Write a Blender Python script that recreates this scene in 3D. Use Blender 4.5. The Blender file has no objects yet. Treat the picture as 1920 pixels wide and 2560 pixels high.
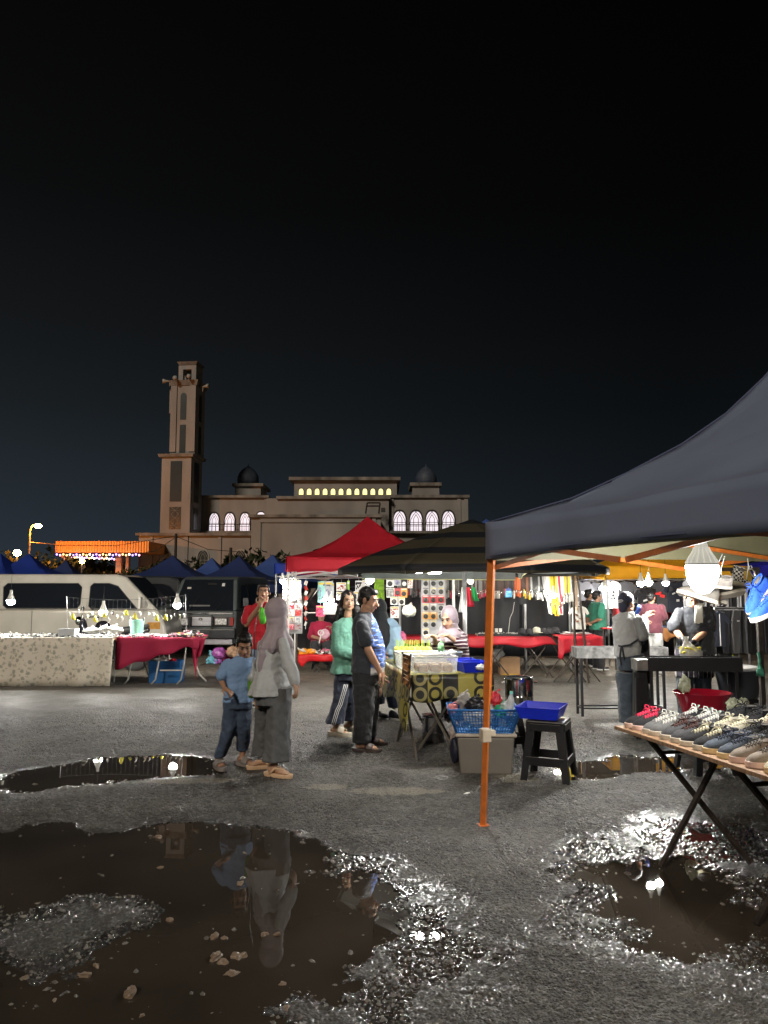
import bpy, math, random
import numpy as np
from mathutils import Vector, Matrix, noise
R=math.radians
sc=bpy.context.scene
COL=sc.collection
random.seed(7)
# ---------------- camera
F=1923.0; TH=math.atan(190/1923.0); CH=1.62; GZ=0.02
cam=bpy.data.cameras.new('camera'); camo=bpy.data.objects.new('camera',cam); COL.objects.link(camo)
camo.location=(0,0,CH); camo.rotation_euler=(R(90)+TH,0,0)
cam.sensor_fit='VERTICAL'; cam.sensor_height=36.0; cam.lens=F/2560*36.0
cam.clip_start=0.05; cam.clip_end=3000
sc.camera=camo
# ---------------- world: night sky, black overhead, town glow low in the sky
w=bpy.data.worlds.new('World'); sc.world=w; w.use_nodes=True
nt=w.node_tree; nt.nodes.clear()
def wn(t,**k):
    n=nt.nodes.new(t)
    for a,b in k.items(): setattr(n,a,b)
    return n
tc=wn('ShaderNodeTexCoord'); sep=wn('ShaderNodeSeparateXYZ'); nt.links.new(tc.outputs['Generated'],sep.inputs[0])
rmp=wn('ShaderNodeValToRGB'); nt.links.new(sep.outputs['Z'],rmp.inputs[0])
e=rmp.color_ramp.elements
e[0].position=0.0; e[0].color=(0.0095,0.0128,0.0168,1)
e[1].position=0.62; e[1].color=(0.0008,0.0008,0.0009,1)
for p,c in ((0.12,(0.0062,0.0084,0.0108,1)),(0.22,(0.0038,0.0049,0.0058,1)),(0.32,(0.0026,0.0030,0.0034,1)),(0.45,(0.0014,0.0015,0.0016,1))):
    x=e.new(p); x.color=c
gl=wn('ShaderNodeMapRange'); nt.links.new(sep.outputs['X'],gl.inputs[0])
gl.inputs[1].default_value=-0.5; gl.inputs[2].default_value=0.35; gl.inputs[3].default_value=2.1; gl.inputs[4].default_value=0.7
mul=wn('ShaderNodeVectorMath',operation='SCALE'); nt.links.new(rmp.outputs[0],mul.inputs[0]); nt.links.new(gl.outputs[0],mul.inputs['Scale'])
bg=wn('ShaderNodeBackground'); nt.links.new(mul.outputs[0],bg.inputs[0]); bg.inputs[1].default_value=0.62
sky=wn('ShaderNodeTexSky'); sky.sky_type='NISHITA'; sky.sun_disc=False; sky.sun_elevation=R(-6); sky.sun_rotation=R(200)
bg2=wn('ShaderNodeBackground'); nt.links.new(sky.outputs[0],bg2.inputs[0]); bg2.inputs[1].default_value=0.05
ads=wn('ShaderNodeAddShader'); nt.links.new(bg.outputs[0],ads.inputs[0]); nt.links.new(bg2.outputs[0],ads.inputs[1])
wo=wn('ShaderNodeOutputWorld'); nt.links.new(ads.outputs[0],wo.inputs[0])
# ---------------- added dim sun lamp, warm fill from behind left of the camera
sl=bpy.data.lights.new('fill_sun','SUN'); sl.energy=0.7; sl.angle=R(9); sl.color=(1.0,0.87,0.72)
so=bpy.data.objects.new('fill_sun',sl); COL.objects.link(so); so.rotation_euler=(R(58),0,R(-24))
so.location=(-20,-30,30)
sc.view_settings.view_transform='Standard'; sc.view_settings.look='None'; sc.view_settings.gamma=1.0
sc.view_settings.exposure=1.1
sc.cycles.use_denoising=True
try: sc.cycles.denoiser='OPENIMAGEDENOISE'
except Exception: pass
sc.cycles.max_bounces=6; sc.cycles.diffuse_bounces=3; sc.cycles.glossy_bounces=3; sc.cycles.transmission_bounces=5; sc.cycles.transparent_max_bounces=12
sc.cycles.sample_clamp_indirect=6.0; sc.cycles.caustics_reflective=False; sc.cycles.caustics_refractive=False
LAMP=1.1
# ---------------- helpers
def V(*a): return Vector(a)
def P(px,py,Y):                       # the real point at distance Y seen at photo pixel px,py
    u=(px-960)/F; v=(1280-py)/F; c=math.cos(TH); s=math.sin(TH)
    d=c-v*s; return Vector((u*Y/d, Y, CH+(s+v*c)*Y/d))
def G(px,py,z=GZ):                    # point of height z seen at photo pixel
    u=(px-960)/F; v=(1280-py)/F; c=math.cos(TH); s=math.sin(TH)
    t=(z-CH)/(s+v*c); return Vector((u*t,(c-v*s)*t,z))
XF={}
def M4(loc=(0,0,0),rz=0,rx=0,ry=0):
    return Matrix.Translation(loc)@Matrix.Rotation(rz,4,'Z')@Matrix.Rotation(rx,4,'X')@Matrix.Rotation(ry,4,'Y')
def tag(o,label=None,cat=None,group=None,kind=None):
    if label: o['label']=label
    if cat: o['category']=cat
    if group: o['group']=group
    if kind: o['kind']=kind
    return o
def T(name,label,cat,loc=(0,0,0),rz=0,group=None):
    o=bpy.data.objects.new(name,None); COL.objects.link(o); o.empty_display_size=.1
    o.location=loc; o.rotation_euler=(0,0,rz); XF[o.name]=M4(loc,rz)
    return tag(o,label,cat,group)
def kids(o): return [c for c in COL.objects if c.parent==o]
KID={}
def reg(o,p): KID.setdefault(p.name,[]).append(o)
def dup(root,loc=None,rz=None,label=None,group=None,mat=None):
    def cp(o,par):
        c=o.copy(); COL.objects.link(c)
        if par: c.parent=par; reg(c,par)
        for k in KID.get(o.name,[]): cp(k,c)
        return c
    r=cp(root,None)
    if loc is not None: r.location=loc
    if rz is not None: r.rotation_euler=(0,0,rz) if not hasattr(rz,'__len__') else rz
    if label: r['label']=label
    if group: r['group']=group
    return r
class MB:
    def __init__(s): s.v=[]; s.f=[]; s.m=[]; s.mi=0
    def add(s,vs,fs):
        b=len(s.v); s.v+= [Vector(x) for x in vs]; s.f+=[tuple(i+b for i in f) for f in fs]; s.m+=[s.mi]*len(fs); return s
    def box(s,c,d,rz=0,rx=0,ry=0,tp=(1,1)):
        m=M4(c,rz,rx,ry); x,y,z=d[0]/2,d[1]/2,d[2]/2; a,b=tp
        vs=[m@V(*p) for p in ((-x,-y,-z),(x,-y,-z),(x,y,-z),(-x,y,-z),(-x*a,-y*b,z),(x*a,-y*b,z),(x*a,y*b,z),(-x*a,y*b,z))]
        return s.add(vs,[(0,3,2,1),(4,5,6,7),(0,1,5,4),(1,2,6,5),(2,3,7,6),(3,0,4,7)])
    def bx(s,a,b):
        return s.box([(a[i]+b[i])/2 for i in range(3)],[abs(b[i]-a[i]) for i in range(3)])
    def cyl(s,a,b,r,r2=None,n=12,cap=True):
        a=Vector(a); b=Vector(b); r2=r if r2 is None else r2
        return s.tube([a,b],[r,r2],n,cap)
    def tube(s,pts,r,n=8,cap=True,closed=False):
        pts=[Vector(p) for p in pts]; k=len(pts)
        if not hasattr(r,'__len__'): r=[r]*k
        vs=[]; fs=[]; up=None
        for i,p in enumerate(pts):
            d=(pts[min(i+1,k-1)]-pts[max(i-1,0)])
            if d.length<1e-9: d=V(0,0,1)
            d.normalize()
            if up is None: up=V(0,0,1) if abs(d.z)<.95 else V(1,0,0)
            x=d.cross(up)
            if x.length<1e-6: x=d.cross(V(1,0,0.1))
            x.normalize(); y=x.cross(d).normalized(); up=y
            for j in range(n):
                a=2*math.pi*j/n; vs.append(p+x*(math.cos(a)*r[i])+y*(math.sin(a)*r[i]))
        for i in range(k-1):
            for j in range(n):
                q=(j+1)%n; fs.append((i*n+j,i*n+q,(i+1)*n+q,(i+1)*n+j))
        if cap: fs.append(tuple(range(n))[::-1]); fs.append(tuple((k-1)*n+j for j in range(n)))
        return s.add(vs,fs)
    def lathe(s,prof,c=(0,0,0),n=20,rx=0,ry=0,rz=0,sx=1,sy=1):
        m=M4(c,rz,rx,ry); vs=[];fs=[];k=len(prof)
        for r,z in prof:
            for j in range(n):
                a=2*math.pi*j/n; vs.append(m@V(math.cos(a)*r*sx,math.sin(a)*r*sy,z))
        for i in range(k-1):
            for j in range(n):
                q=(j+1)%n; fs.append((i*n+j,i*n+q,(i+1)*n+q,(i+1)*n+j))
        if prof[0][0]>1e-6: fs.append(tuple(range(n))[::-1])
        if prof[-1][0]>1e-6: fs.append(tuple((k-1)*n+j for j in range(n)))
        return s.add(vs,fs)
    def ell(s,c,r,fr=None,n=14,k=9):        # closed ellipsoid, fr = 3 axes
        c=Vector(c); r=r if hasattr(r,'__len__') else (r,r,r)
        ax=fr or (V(1,0,0),V(0,1,0),V(0,0,1)); vs=[];fs=[]
        vs.append(c-ax[2]*r[2])
        for i in range(1,k):
            t=-math.pi/2+math.pi*i/k
            for j in range(n):
                a=2*math.pi*j/n
                vs.append(c+ax[0]*(r[0]*math.cos(t)*math.cos(a))+ax[1]*(r[1]*math.cos(t)*math.sin(a))+ax[2]*(r[2]*math.sin(t)))
        vs.append(c+ax[2]*r[2]); L=len(vs)-1
        for j in range(n):
            q=(j+1)%n; fs.append((0,1+q,1+j)); fs.append((L,L-n+j,L-n+q))
            for i in range(k-2): fs.append((1+i*n+j,1+i*n+q,1+(i+1)*n+q,1+(i+1)*n+j))
        return s.add(vs,fs)
    def cap(s,a,b,ra,rb=None,n=12):         # rounded cone
        a=Vector(a);b=Vector(b); rb=ra if rb is None else rb
        d=(b-a); L=d.length
        if L<1e-6: return s.ell(a,ra)
        d/=L; pts=[];rr=[]
        for t in (-1,-.8,-.45,0): pts.append(a+d*ra*t); rr.append(ra*math.sqrt(max(0,1-t*t))+1e-4)
        for t in (0,.45,.8,1): pts.append(b+d*rb*t); rr.append(rb*math.sqrt(max(0,1-t*t))+1e-4)
        return s.tube(pts,rr,n)
    def chain(s,pts,rr,n=12):
        for i in range(len(pts)-1): s.cap(pts[i],pts[i+1],rr[i],rr[i+1],n)
        return s
    def loft(s,rings,n=24,yaw=0,rip=0,nr=9,ph=0,cap=True,p=2.0):
        # rings: (center, halfwidth, halfdepth[,ripple]) ellipse rings stacked
        rings=list(rings)
        if len(rings)>2 and rings[0][1]<.115 and rings[1][1]>.125 and abs(rings[0][0].z-rings[1][0].z)<.11 and p==2.0:
            r0,r1=rings[0],rings[1]; c1=r1[0]-V(0,0,.028); rings[1]=(c1,)+tuple(r1[1:]); rings.insert(1,((r0[0].lerp(c1,.42)),r0[1]*.45+r1[1]*.5,r0[2]*.5+r1[2]*.45))
        vs=[];fs=[];k=len(rings)
        for rg in rings:
            c=Vector(rg[0]); a,b=rg[1],rg[2]; rp=rg[3] if len(rg)>3 else rip
            for j in range(n):
                t=2*math.pi*j/n; q=1+rp*math.sin(nr*t+ph+c.z*3)
                ct,st=math.cos(t),math.sin(t)
                ex=2.0/p; x=a*q*math.copysign(abs(ct)**ex,ct); y=b*q*math.copysign(abs(st)**ex,st)
                vs.append(c+V(x*math.cos(yaw)-y*math.sin(yaw),x*math.sin(yaw)+y*math.cos(yaw),0))
        for i in range(k-1):
            for j in range(n):
                q=(j+1)%n; fs.append((i*n+j,i*n+q,(i+1)*n+q,(i+1)*n+j))
        if cap: fs.append(tuple(range(n))[::-1]); fs.append(tuple((k-1)*n+j for j in range(n)))
        return s.add(vs,fs)
    def grid(s,fn,nu,nv):
        vs=[fn(i/nu,j/nv) for j in range(nv+1) for i in range(nu+1)]
        fs=[(j*(nu+1)+i,j*(nu+1)+i+1,(j+1)*(nu+1)+i+1,(j+1)*(nu+1)+i) for j in range(nv) for i in range(nu)]
        return s.add(vs,fs)
    def prism(s,poly,m=None,th=.1):         # poly in local XZ, extruded along +Y by th, transformed by m
        m=m or Matrix(); n=len(poly)
        vs=[m@V(x,0,z) for x,z in poly]+[m@V(x,th,z) for x,z in poly]
        fs=[tuple(range(n)),tuple(range(2*n-1,n-1,-1))]+[(i,i+n,(i+1)%n+n,(i+1)%n) for i in range(n)]
        return s.add(vs,fs)
    def obj(s,name,mat,parent=None,smooth=False,local=False,bevel=0,solid=0,sub=0,remesh=0,disp=0,dscale=.15,sm=3,label=None,cat=None,group=None,kind=None,seg=2,origin=None,ang=None):
        mats=mat if isinstance(mat,(list,tuple)) else [mat]
        if parent is not None:
            if not local:
                inv=XF.get(parent.name,Matrix()).inverted(); vs=[inv@v for v in s.v]
            else: vs=s.v
            loc=None
        else:
            if local: loc=V(0,0,0); vs=s.v
            else:
                if origin is None:
                    xs=[v.x for v in s.v]; ys=[v.y for v in s.v]
                    loc=V((min(xs)+max(xs))/2,(min(ys)+max(ys))/2,min(v.z for v in s.v))
                else: loc=Vector(origin)
                vs=[v-loc for v in s.v]
        me=bpy.data.meshes.new(name); me.from_pydata([tuple(v) for v in vs],[],s.f)
        for m_ in mats: me.materials.append(m_)
        if len(mats)>1: me.polygons.foreach_set('material_index',s.m)
        o=bpy.data.objects.new(name,me); COL.objects.link(o)
        if parent is not None:
            o.parent=parent; reg(o,parent); XF[o.name]=XF.get(parent.name,Matrix())
        elif loc is not None: o.location=loc; XF[o.name]=Matrix.Translation(loc)
        if smooth: me.polygons.foreach_set('use_smooth',[True]*len(me.polygons))
        if smooth and ang:
            try: me.set_sharp_from_angle(angle=R(ang))
            except Exception: pass
        if remesh:
            r=o.modifiers.new('r','REMESH'); r.mode='VOXEL'; r.voxel_size=remesh; r.use_smooth_shade=True
            if sm: q=o.modifiers.new('s','SMOOTH'); q.iterations=sm; q.factor=.5
        if solid: q=o.modifiers.new('t','SOLIDIFY'); q.thickness=solid; q.offset=0
        if bevel: q=o.modifiers.new('b','BEVEL'); q.width=bevel; q.segments=seg; q.limit_method='ANGLE'; q.angle_limit=R(35)
        if sub: q=o.modifiers.new('u','SUBSURF'); q.levels=sub; q.render_levels=sub
        if disp:
            tx=TX(dscale); q=o.modifiers.new('d','DISPLACE'); q.texture=tx; q.strength=disp; q.mid_level=.5; q.texture_coords='LOCAL'
        return tag(o,label,cat,group,kind)
_tx={}
def TX(sc_):
    if sc_ not in _tx:
        t=bpy.data.textures.new('folds','CLOUDS'); t.noise_scale=sc_; t.noise_depth=2; _tx[sc_]=t
    return _tx[sc_]
_mt={}
def C(h):   # '#rrggbb' photo style colour to linear
    h=h.lstrip('#'); o=[]
    for i in (0,2,4):
        c=int(h[i:i+2],16)/255; o.append(c/12.92 if c<=.04045 else ((c+.055)/1.055)**2.4)
    return tuple(o)
def M(key,col=(.5,.5,.5),rough=.6,metal=0,bump=0,bs=40,var=.12,vs=6,emit=0,ecol=None,trans=0,alpha=1,spec=.5,ior=1.45,sheen=0,stretch=(1,1,1),sss=0,coat=0,transl=0,rv=0):
    if key in _mt: return _mt[key]
    if isinstance(col,str): col=C(col)
    m=bpy.data.materials.new(key); _mt[key]=m; m.use_nodes=True; n=m.node_tree; L=n.links
    b=n.nodes['Principled BSDF']; b.inputs['Roughness'].default_value=rough; b.inputs['Metallic'].default_value=metal
    b.inputs['Base Color'].default_value=(*col,1); b.inputs['IOR'].default_value=ior
    b.inputs['Specular IOR Level'].default_value=spec
    if sheen: b.inputs['Sheen Weight'].default_value=sheen
    if coat: b.inputs['Coat Weight'].default_value=coat; b.inputs['Coat Roughness'].default_value=.08
    if trans: b.inputs['Transmission Weight'].default_value=trans
    if alpha<1: b.inputs['Alpha'].default_value=alpha
    if sss: b.inputs['Subsurface Weight'].default_value=sss; b.inputs['Subsurface Radius'].default_value=(.02,.008,.004); b.inputs['Subsurface Scale'].default_value=.5
    if emit: b.inputs['Emission Color'].default_value=(*(ecol or col),1); b.inputs['Emission Strength'].default_value=emit
    if var or bump or rv:
        t=n.nodes.new('ShaderNodeTexCoord'); mp=n.nodes.new('ShaderNodeMapping'); mp.inputs['Scale'].default_value=stretch
        L.new(t.outputs['Object'],mp.inputs[0])
    if var:
        q=n.nodes.new('ShaderNodeTexNoise'); q.inputs['Scale'].default_value=vs; q.inputs['Detail'].default_value=5; L.new(mp.outputs[0],q.inputs['Vector'])
        r=n.nodes.new('ShaderNodeMapRange'); r.inputs[1].default_value=.3; r.inputs[2].default_value=.7; r.inputs[3].default_value=1-var; r.inputs[4].default_value=1+var
        L.new(q.outputs['Fac'],r.inputs[0]); k=n.nodes.new('ShaderNodeVectorMath'); k.operation='SCALE'; k.inputs[0].default_value=col
        L.new(r.outputs[0],k.inputs['Scale']); L.new(k.outputs[0],b.inputs['Base Color'])
        if rv:
            r2=n.nodes.new('ShaderNodeMapRange'); r2.inputs[1].default_value=.3; r2.inputs[2].default_value=.7; r2.inputs[3].default_value=rough-rv; r2.inputs[4].default_value=rough+rv
            L.new(q.outputs['Fac'],r2.inputs[0]); L.new(r2.outputs[0],b.inputs['Roughness'])
    if bump:
        q2=n.nodes.new('ShaderNodeTexNoise'); q2.inputs['Scale'].default_value=bs; q2.inputs['Detail'].default_value=4; L.new(mp.outputs[0],q2.inputs['Vector'])
        bm=n.nodes.new('ShaderNodeBump'); bm.inputs['Strength'].default_value=bump; bm.inputs['Distance'].default_value=.01 if not sheen else .035
        L.new(q2.outputs['Fac'],bm.inputs['Height']); L.new(bm.outputs[0],b.inputs['Normal'])
    if transl:
        out=n.nodes['Material Output']; tr=n.nodes.new('ShaderNodeBsdfTranslucent'); tr.inputs[0].default_value=(*col,1)
        mx=n.nodes.new('ShaderNodeMixShader'); mx.inputs[0].default_value=transl
        L.new(b.outputs[0],mx.inputs[1]); L.new(tr.outputs[0],mx.inputs[2]); L.new(mx.outputs[0],out.inputs[0])
    return m
def nodes(m): return m.node_tree.nodes, m.node_tree.links, m.node_tree.nodes['Principled BSDF']
def mathn(n,L,op,a,b=None,c=None):
    q=n.new('ShaderNodeMath'); q.operation=op
    for i,x in enumerate((a,b,c)):
        if x is None: continue
        if isinstance(x,(int,float)): q.inputs[i].default_value=x
        else: L.new(x,q.inputs[i])
    return q.outputs[0]
def mixc(n,L,f,a,b):
    q=n.new('ShaderNodeMix'); q.data_type='RGBA'
    if isinstance(f,(int,float)): q.inputs[0].default_value=f
    else: L.new(f,q.inputs[0])
    for i,x in ((6,a),(7,b)):
        if isinstance(x,tuple): q.inputs[i].default_value=(*x[:3],1)
        else: L.new(x,q.inputs[i])
    return q.outputs[2]
def coords(n,L,out='Object'):
    t=n.new('ShaderNodeTexCoord'); s=n.new('ShaderNodeSeparateXYZ'); L.new(t.outputs[out],s.inputs[0]); return t.outputs[out],s.outputs[0],s.outputs[1],s.outputs[2]
def text(name,body,size,mat,parent,loc,rot=(90,0,0),ext=.003,align='CENTER'):
    cu=bpy.data.curves.new(name,'FONT'); cu.body=body; cu.size=size; cu.extrude=ext; cu.align_x=align; cu.align_y='CENTER'
    o=bpy.data.objects.new('tmp',cu); COL.objects.link(o)
    dg=bpy.context.evaluated_depsgraph_get(); me=bpy.data.meshes.new_from_object(o.evaluated_get(dg))
    bpy.data.objects.remove(o); me.materials.clear(); me.materials.append(mat)
    q=bpy.data.objects.new(name,me); COL.objects.link(q); q.location=loc; q.rotation_euler=[R(a) for a in rot]
    if parent: q.parent=parent; reg(q,parent)
    return q
posn=['leftmost','second','third','fourth','fifth','sixth','seventh','eighth','ninth','tenth','eleventh','twelfth','thirteenth','fourteenth','fifteenth','sixteenth','seventeenth','eighteenth','nineteenth','twentieth','twenty-first','twenty-second','twenty-third','twenty-fourth','twenty-fifth','twenty-sixth','twenty-seventh','twenty-eighth','twenty-ninth','thirtieth','thirty-first','thirty-second','thirty-third','thirty-fourth','thirty-fifth','thirty-sixth']
OW=['first']+posn[1:]
# ================= THE SETTING: ground, puddles
def _h(ix,iy,s):
    n=(ix*374761393+iy*668265263+s*974634777)&0xffffffff
    n=((n^(n>>13))*1274126177)&0xffffffff
    return ((n^(n>>16))&0xffff)/65535.0
def vnoise(x,y,s=0):
    xi=np.floor(x).astype(np.int64); yi=np.floor(y).astype(np.int64); fx=x-xi; fy=y-yi
    fx=fx*fx*(3-2*fx); fy=fy*fy*(3-2*fy)
    a=_h(xi,yi,s); b=_h(xi+1,yi,s); c=_h(xi,yi+1,s); d=_h(xi+1,yi+1,s)
    return (a*(1-fx)+b*fx)*(1-fy)+(c*(1-fx)+d*fx)*fy
def fbm(x,y,o=4,s=0):
    r=0; a=.5
    for i in range(o): r=r+a*vnoise(x*2**i,y*2**i,s+i*17); a*=.5
    return r
def inpoly(x,y,poly):     # signed-ish distance, + inside
    inside=np.zeros(x.shape,bool); dist=np.full(x.shape,1e9)
    n=len(poly)
    for i in range(n):
        x1,y1=poly[i]; x2,y2=poly[(i+1)%n]
        dx,dy=x2-x1,y2-y1
        t=np.clip(((x-x1)*dx+(y-y1)*dy)/(dx*dx+dy*dy+1e-12),0,1)
        dist=np.minimum(dist,np.hypot(x-(x1+t*dx),y-(y1+t*dy)))
        c=((y1>y)!=(y2>y))&(x<(x2-x1)*(y-y1)/(y2-y1+1e-12)+x1)
        inside^=c
    return np.where(inside,dist,-dist)
def gp(pts): return [tuple(G(a,b,0)[:2]) for a,b in pts]
PUD=[ # outline, depth scale, edge softness
 gp([(-250,2110),(150,2075),(560,2068),(720,2075),(790,2130),(900,2200),(1010,2270),(1060,2330),(1040,2380),(960,2420),(860,2470),(760,2560),(560,2760),(-700,2800),(-700,2400)]),
 gp([(-20,1970),(60,1925),(230,1900),(420,1888),(520,1900),(560,1918),(540,1935),(380,1948),(220,1962),(80,1985)]),
 gp([(1425,1905),(1560,1895),(1780,1898),(1790,1915),(1700,1932),(1440,1945),(1405,1925)]),
 gp([(1420,2260),(1500,2180),(1600,2150),(1700,2165),(1850,2240),(2050,2280),(2050,2420),(1800,2420),(1620,2370),(1470,2320)]),
 gp([(1690,2085),(1740,2068),(1800,2080),(1815,2105),(1760,2120),(1700,2112)]),
]
DAMP=[gp([(700,2100),(860,2120),(1000,2190),(1160,2270),(1260,2340),(1240,2420),(1120,2470),(900,2540),(760,2570),(960,2400),(1010,2330),(900,2240)]),gp([(1330,2260),(1420,2160),(1560,2070),(1700,2040),(1870,2060),(2060,2120),(2060,2430),(1850,2440),(1620,2400),(1430,2350)])]
ISL=gp([(-250,2300),(60,2262),(330,2245),(400,2290),(350,2370),(230,2440),(60,2450),(-250,2440)])
def height(x,y):
    dm=np.full(x.shape,-9.)
    wob=(fbm(x*2.2,y*2.2,4,3)-.47)*.60+(fbm(x*9,y*9,3,8)-.44)*.24
    for i,p in enumerate(PUD):
        if i in (3,4): p_=inpoly(x,y,p)*.55-.03
        else: p_=inpoly(x,y,p)
        k=1.0 if i in (0,3) else .55
        dm=np.maximum(dm,p_+wob*k)
    isl=inpoly(x,y,ISL)+wob*.9
    d=np.minimum(dm,-isl*.35+.02)
    d=np.where(isl>-.15,d,dm)
    dp=np.maximum(inpoly(x,y,DAMP[0]),inpoly(x,y,DAMP[1]))+wob*.6
    damp=np.clip(.5+dp/.5,0,1)**.8; damp=np.clip(damp*(.55+1.7*(fbm(x*5,y*5,4,61)-.28)*2),0,1)
    wet=np.maximum(np.clip(1+d/.14,0,1),damp)
    # level: +0.02 dry, falling through 0 at the waterline
    base=np.where(d>0,-.006-.03*np.clip(d/.35,0,1),.0)+np.where(d<=0,np.clip(-d/.5,0,1)**.8*.022,0)
    base=np.where(d<=0,base*(1-damp)+(.0035)*damp,base)
    lum=(fbm(x*5,y*5,3,21)-.44)*.012
    peb=np.clip(vnoise(x*84,y*84,31)*.62+vnoise(x*150,y*150,41)*.38-.33,0,1)
    pa=.016*(1-.55*np.clip(d/.25,0,1))+.004*damp*(d<.02)
    near=np.clip((13-y)/5,0.15,1)
    h=base+lum*np.where(d>0,.7,1)+peb*pa*near-.002
    h=np.where(isl>0,np.maximum(h,.0015+peb*.018+lum*.8),h)
    far=np.clip((y-11)/2,0,1); h=h*(1-far)+.018*far
    return h,wet,np.clip(d,-1,1)
Ys=np.concatenate([[-40,-12,-4,-1,.2],np.exp(np.linspace(math.log(.9),math.log(17),1250)),np.exp(np.linspace(math.log(17.5),math.log(900),70))])
us=np.concatenate([[-40,-12,-4,-1.6,-.9],np.linspace(-.66,.66,820),[.9,1.6,4,12,40]])
U,YY=np.meshgrid(us,Ys); XX=U*np.maximum(YY,.9)
HH,WW,DD=height(XX,YY)
nr_,nc_=XX.shape
co=np.stack([XX,YY,HH],-1).reshape(-1,3).astype(np.float32)
idx=np.arange(nr_*nc_).reshape(nr_,nc_)
q=np.stack([idx[:-1,:-1],idx[:-1,1:],idx[1:,1:],idx[1:,:-1]],-1).reshape(-1,4).astype(np.int32)
me=bpy.data.meshes.new('ground'); me.vertices.add(len(co)); me.vertices.foreach_set('co',co.ravel())
me.loops.add(q.size); me.loops.foreach_set('vertex_index',q.ravel()); me.polygons.add(len(q)); me.polygons.foreach_set('loop_start',np.arange(0,q.size,4,dtype=np.int32))
me.update(calc_edges=True); me.polygons.foreach_set('use_smooth',[True]*len(q))
at=me.attributes.new('wet','FLOAT','POINT'); at.data.foreach_set('value',WW.ravel().astype(np.float32))
gm=M('wet gravel ground',(.1,.1,.1),var=0)
n,L,b=nodes(gm); _,cx,cy,cz=coords(n,L); tcv=_
at_=n.new('ShaderNodeAttribute'); at_.attribute_name='wet'; wet=at_.outputs['Fac']
def NZ(s,d=5,r=.6): 
    q=n.new('ShaderNodeTexNoise'); q.inputs['Scale'].default_value=s; q.inputs['Detail'].default_value=d; q.inputs['Roughness'].default_value=r; L.new(tcv,q.inputs['Vector']); return q.outputs['Fac']
def RMP(x,a,b_,c=0.,d=1.):
    q=n.new('ShaderNodeMapRange'); q.inputs[1].default_value=a; q.inputs[2].default_value=b_; q.inputs[3].default_value=c; q.inputs[4].default_value=d; L.new(x,q.inputs[0]); return q.outputs[0]
vor=n.new('ShaderNodeTexVoronoi'); vor.inputs['Scale'].default_value=70; L.new(tcv,vor.inputs['Vector'])
vor2=n.new('ShaderNodeTexVoronoi'); vor2.inputs['Scale'].default_value=26; L.new(tcv,vor2.inputs['Vector'])
dry=mixc(n,L,RMP(NZ(1.1),.35,.65),(.052,.049,.043),(.120,.114,.098))
stone=n.new('ShaderNodeSeparateColor'); L.new(vor.outputs['Color'],stone.inputs[0])
dry=mixc(n,L,RMP(stone.outputs[0],.70,.95,0,.8),dry,(.24,.23,.20))
dry=mixc(n,L,RMP(NZ(14),.5,.75,0,.5),dry,(.05,.048,.045))
trk=n.new('ShaderNodeTexNoise'); trk.inputs['Scale'].default_value=1.0; trk.inputs['Detail'].default_value=4; mp_=n.new('ShaderNodeMapping'); mp_.inputs['Scale'].default_value=(.35,3.2,1); mp_.inputs['Rotation'].default_value=(0,0,.12); L.new(tcv,mp_.inputs[0]); L.new(mp_.outputs[0],trk.inputs['Vector'])
dry=mixc(n,L,RMP(trk.outputs['Fac'],.50,.68,0,.6),dry,(.032,.030,.028))
dry=mixc(n,L,RMP(trk.outputs['Fac'],.46,.30,0,.45),dry,(.14,.13,.11))
st2_=n.new('ShaderNodeSeparateColor'); L.new(vor2.outputs['Color'],st2_.inputs[0])
dry=mixc(n,L,RMP(st2_.outputs[1],.6,.95,0,.55),dry,(.17,.165,.15))
dry=mixc(n,L,RMP(st2_.outputs[2],.7,.95,0,.6),dry,(.022,.021,.020))
sand=mixc(n,L,RMP(NZ(9),.35,.6),(.13,.11,.08),(.25,.215,.165))
farm=mathn(n,L,'MULTIPLY',RMP(mathn(n,L,'ADD',cy,RMP(NZ(.7),.3,.7,-1.3,1.3)),13.2,14.6),1.0)
colr=mixc(n,L,farm,dry,sand)
asph=mathn(n,L,'MULTIPLY',RMP(cy,9.4,10.6),RMP(cy,12.6,13.4,1,0))
colr=mixc(n,L,mathn(n,L,'MULTIPLY',asph,.7),colr,(.12,.115,.098))
pmask=RMP(NZ(.55,3),.42,.58)
colr=mixc(n,L,mathn(n,L,'MULTIPLY',pmask,.38),colr,(.045,.043,.038))
# pale dried silt patches
for (a,b_,rx,ry) in ((450,1955,150,9),(985,1985,120,12),(1290,1950,60,14),(820,1975,60,8)):
    g=G(a,b_,0); g2=G(a+rx,b_,0); g3=G(a,b_+ry,0)
    dx=mathn(n,L,'DIVIDE',mathn(n,L,'SUBTRACT',cx,g.x),abs(g2.x-g.x)); dy=mathn(n,L,'DIVIDE',mathn(n,L,'SUBTRACT',cy,g.y),abs(g3.y-g.y))
    d2=mathn(n,L,'ADD',mathn(n,L,'MULTIPLY',dx,dx),mathn(n,L,'MULTIPLY',dy,dy))
    colr=mixc(n,L,RMP(mathn(n,L,'ADD',d2,RMP(NZ(10),.3,.7,-.7,.7)),.5,1.1,.75,0),colr,(.27,.25,.19))
wetc=mixc(n,L,.5,colr,(.014,.012,.010))
colr=mixc(n,L,wet,colr,wetc)
L.new(colr,b.inputs['Base Color'])
rg=mathn(n,L,'SUBTRACT',RMP(NZ(3),.3,.7,.62,.42),mathn(n,L,'MULTIPLY',RMP(wet,.3,.95),.40))
L.new(rg,b.inputs['Roughness'])
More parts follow.
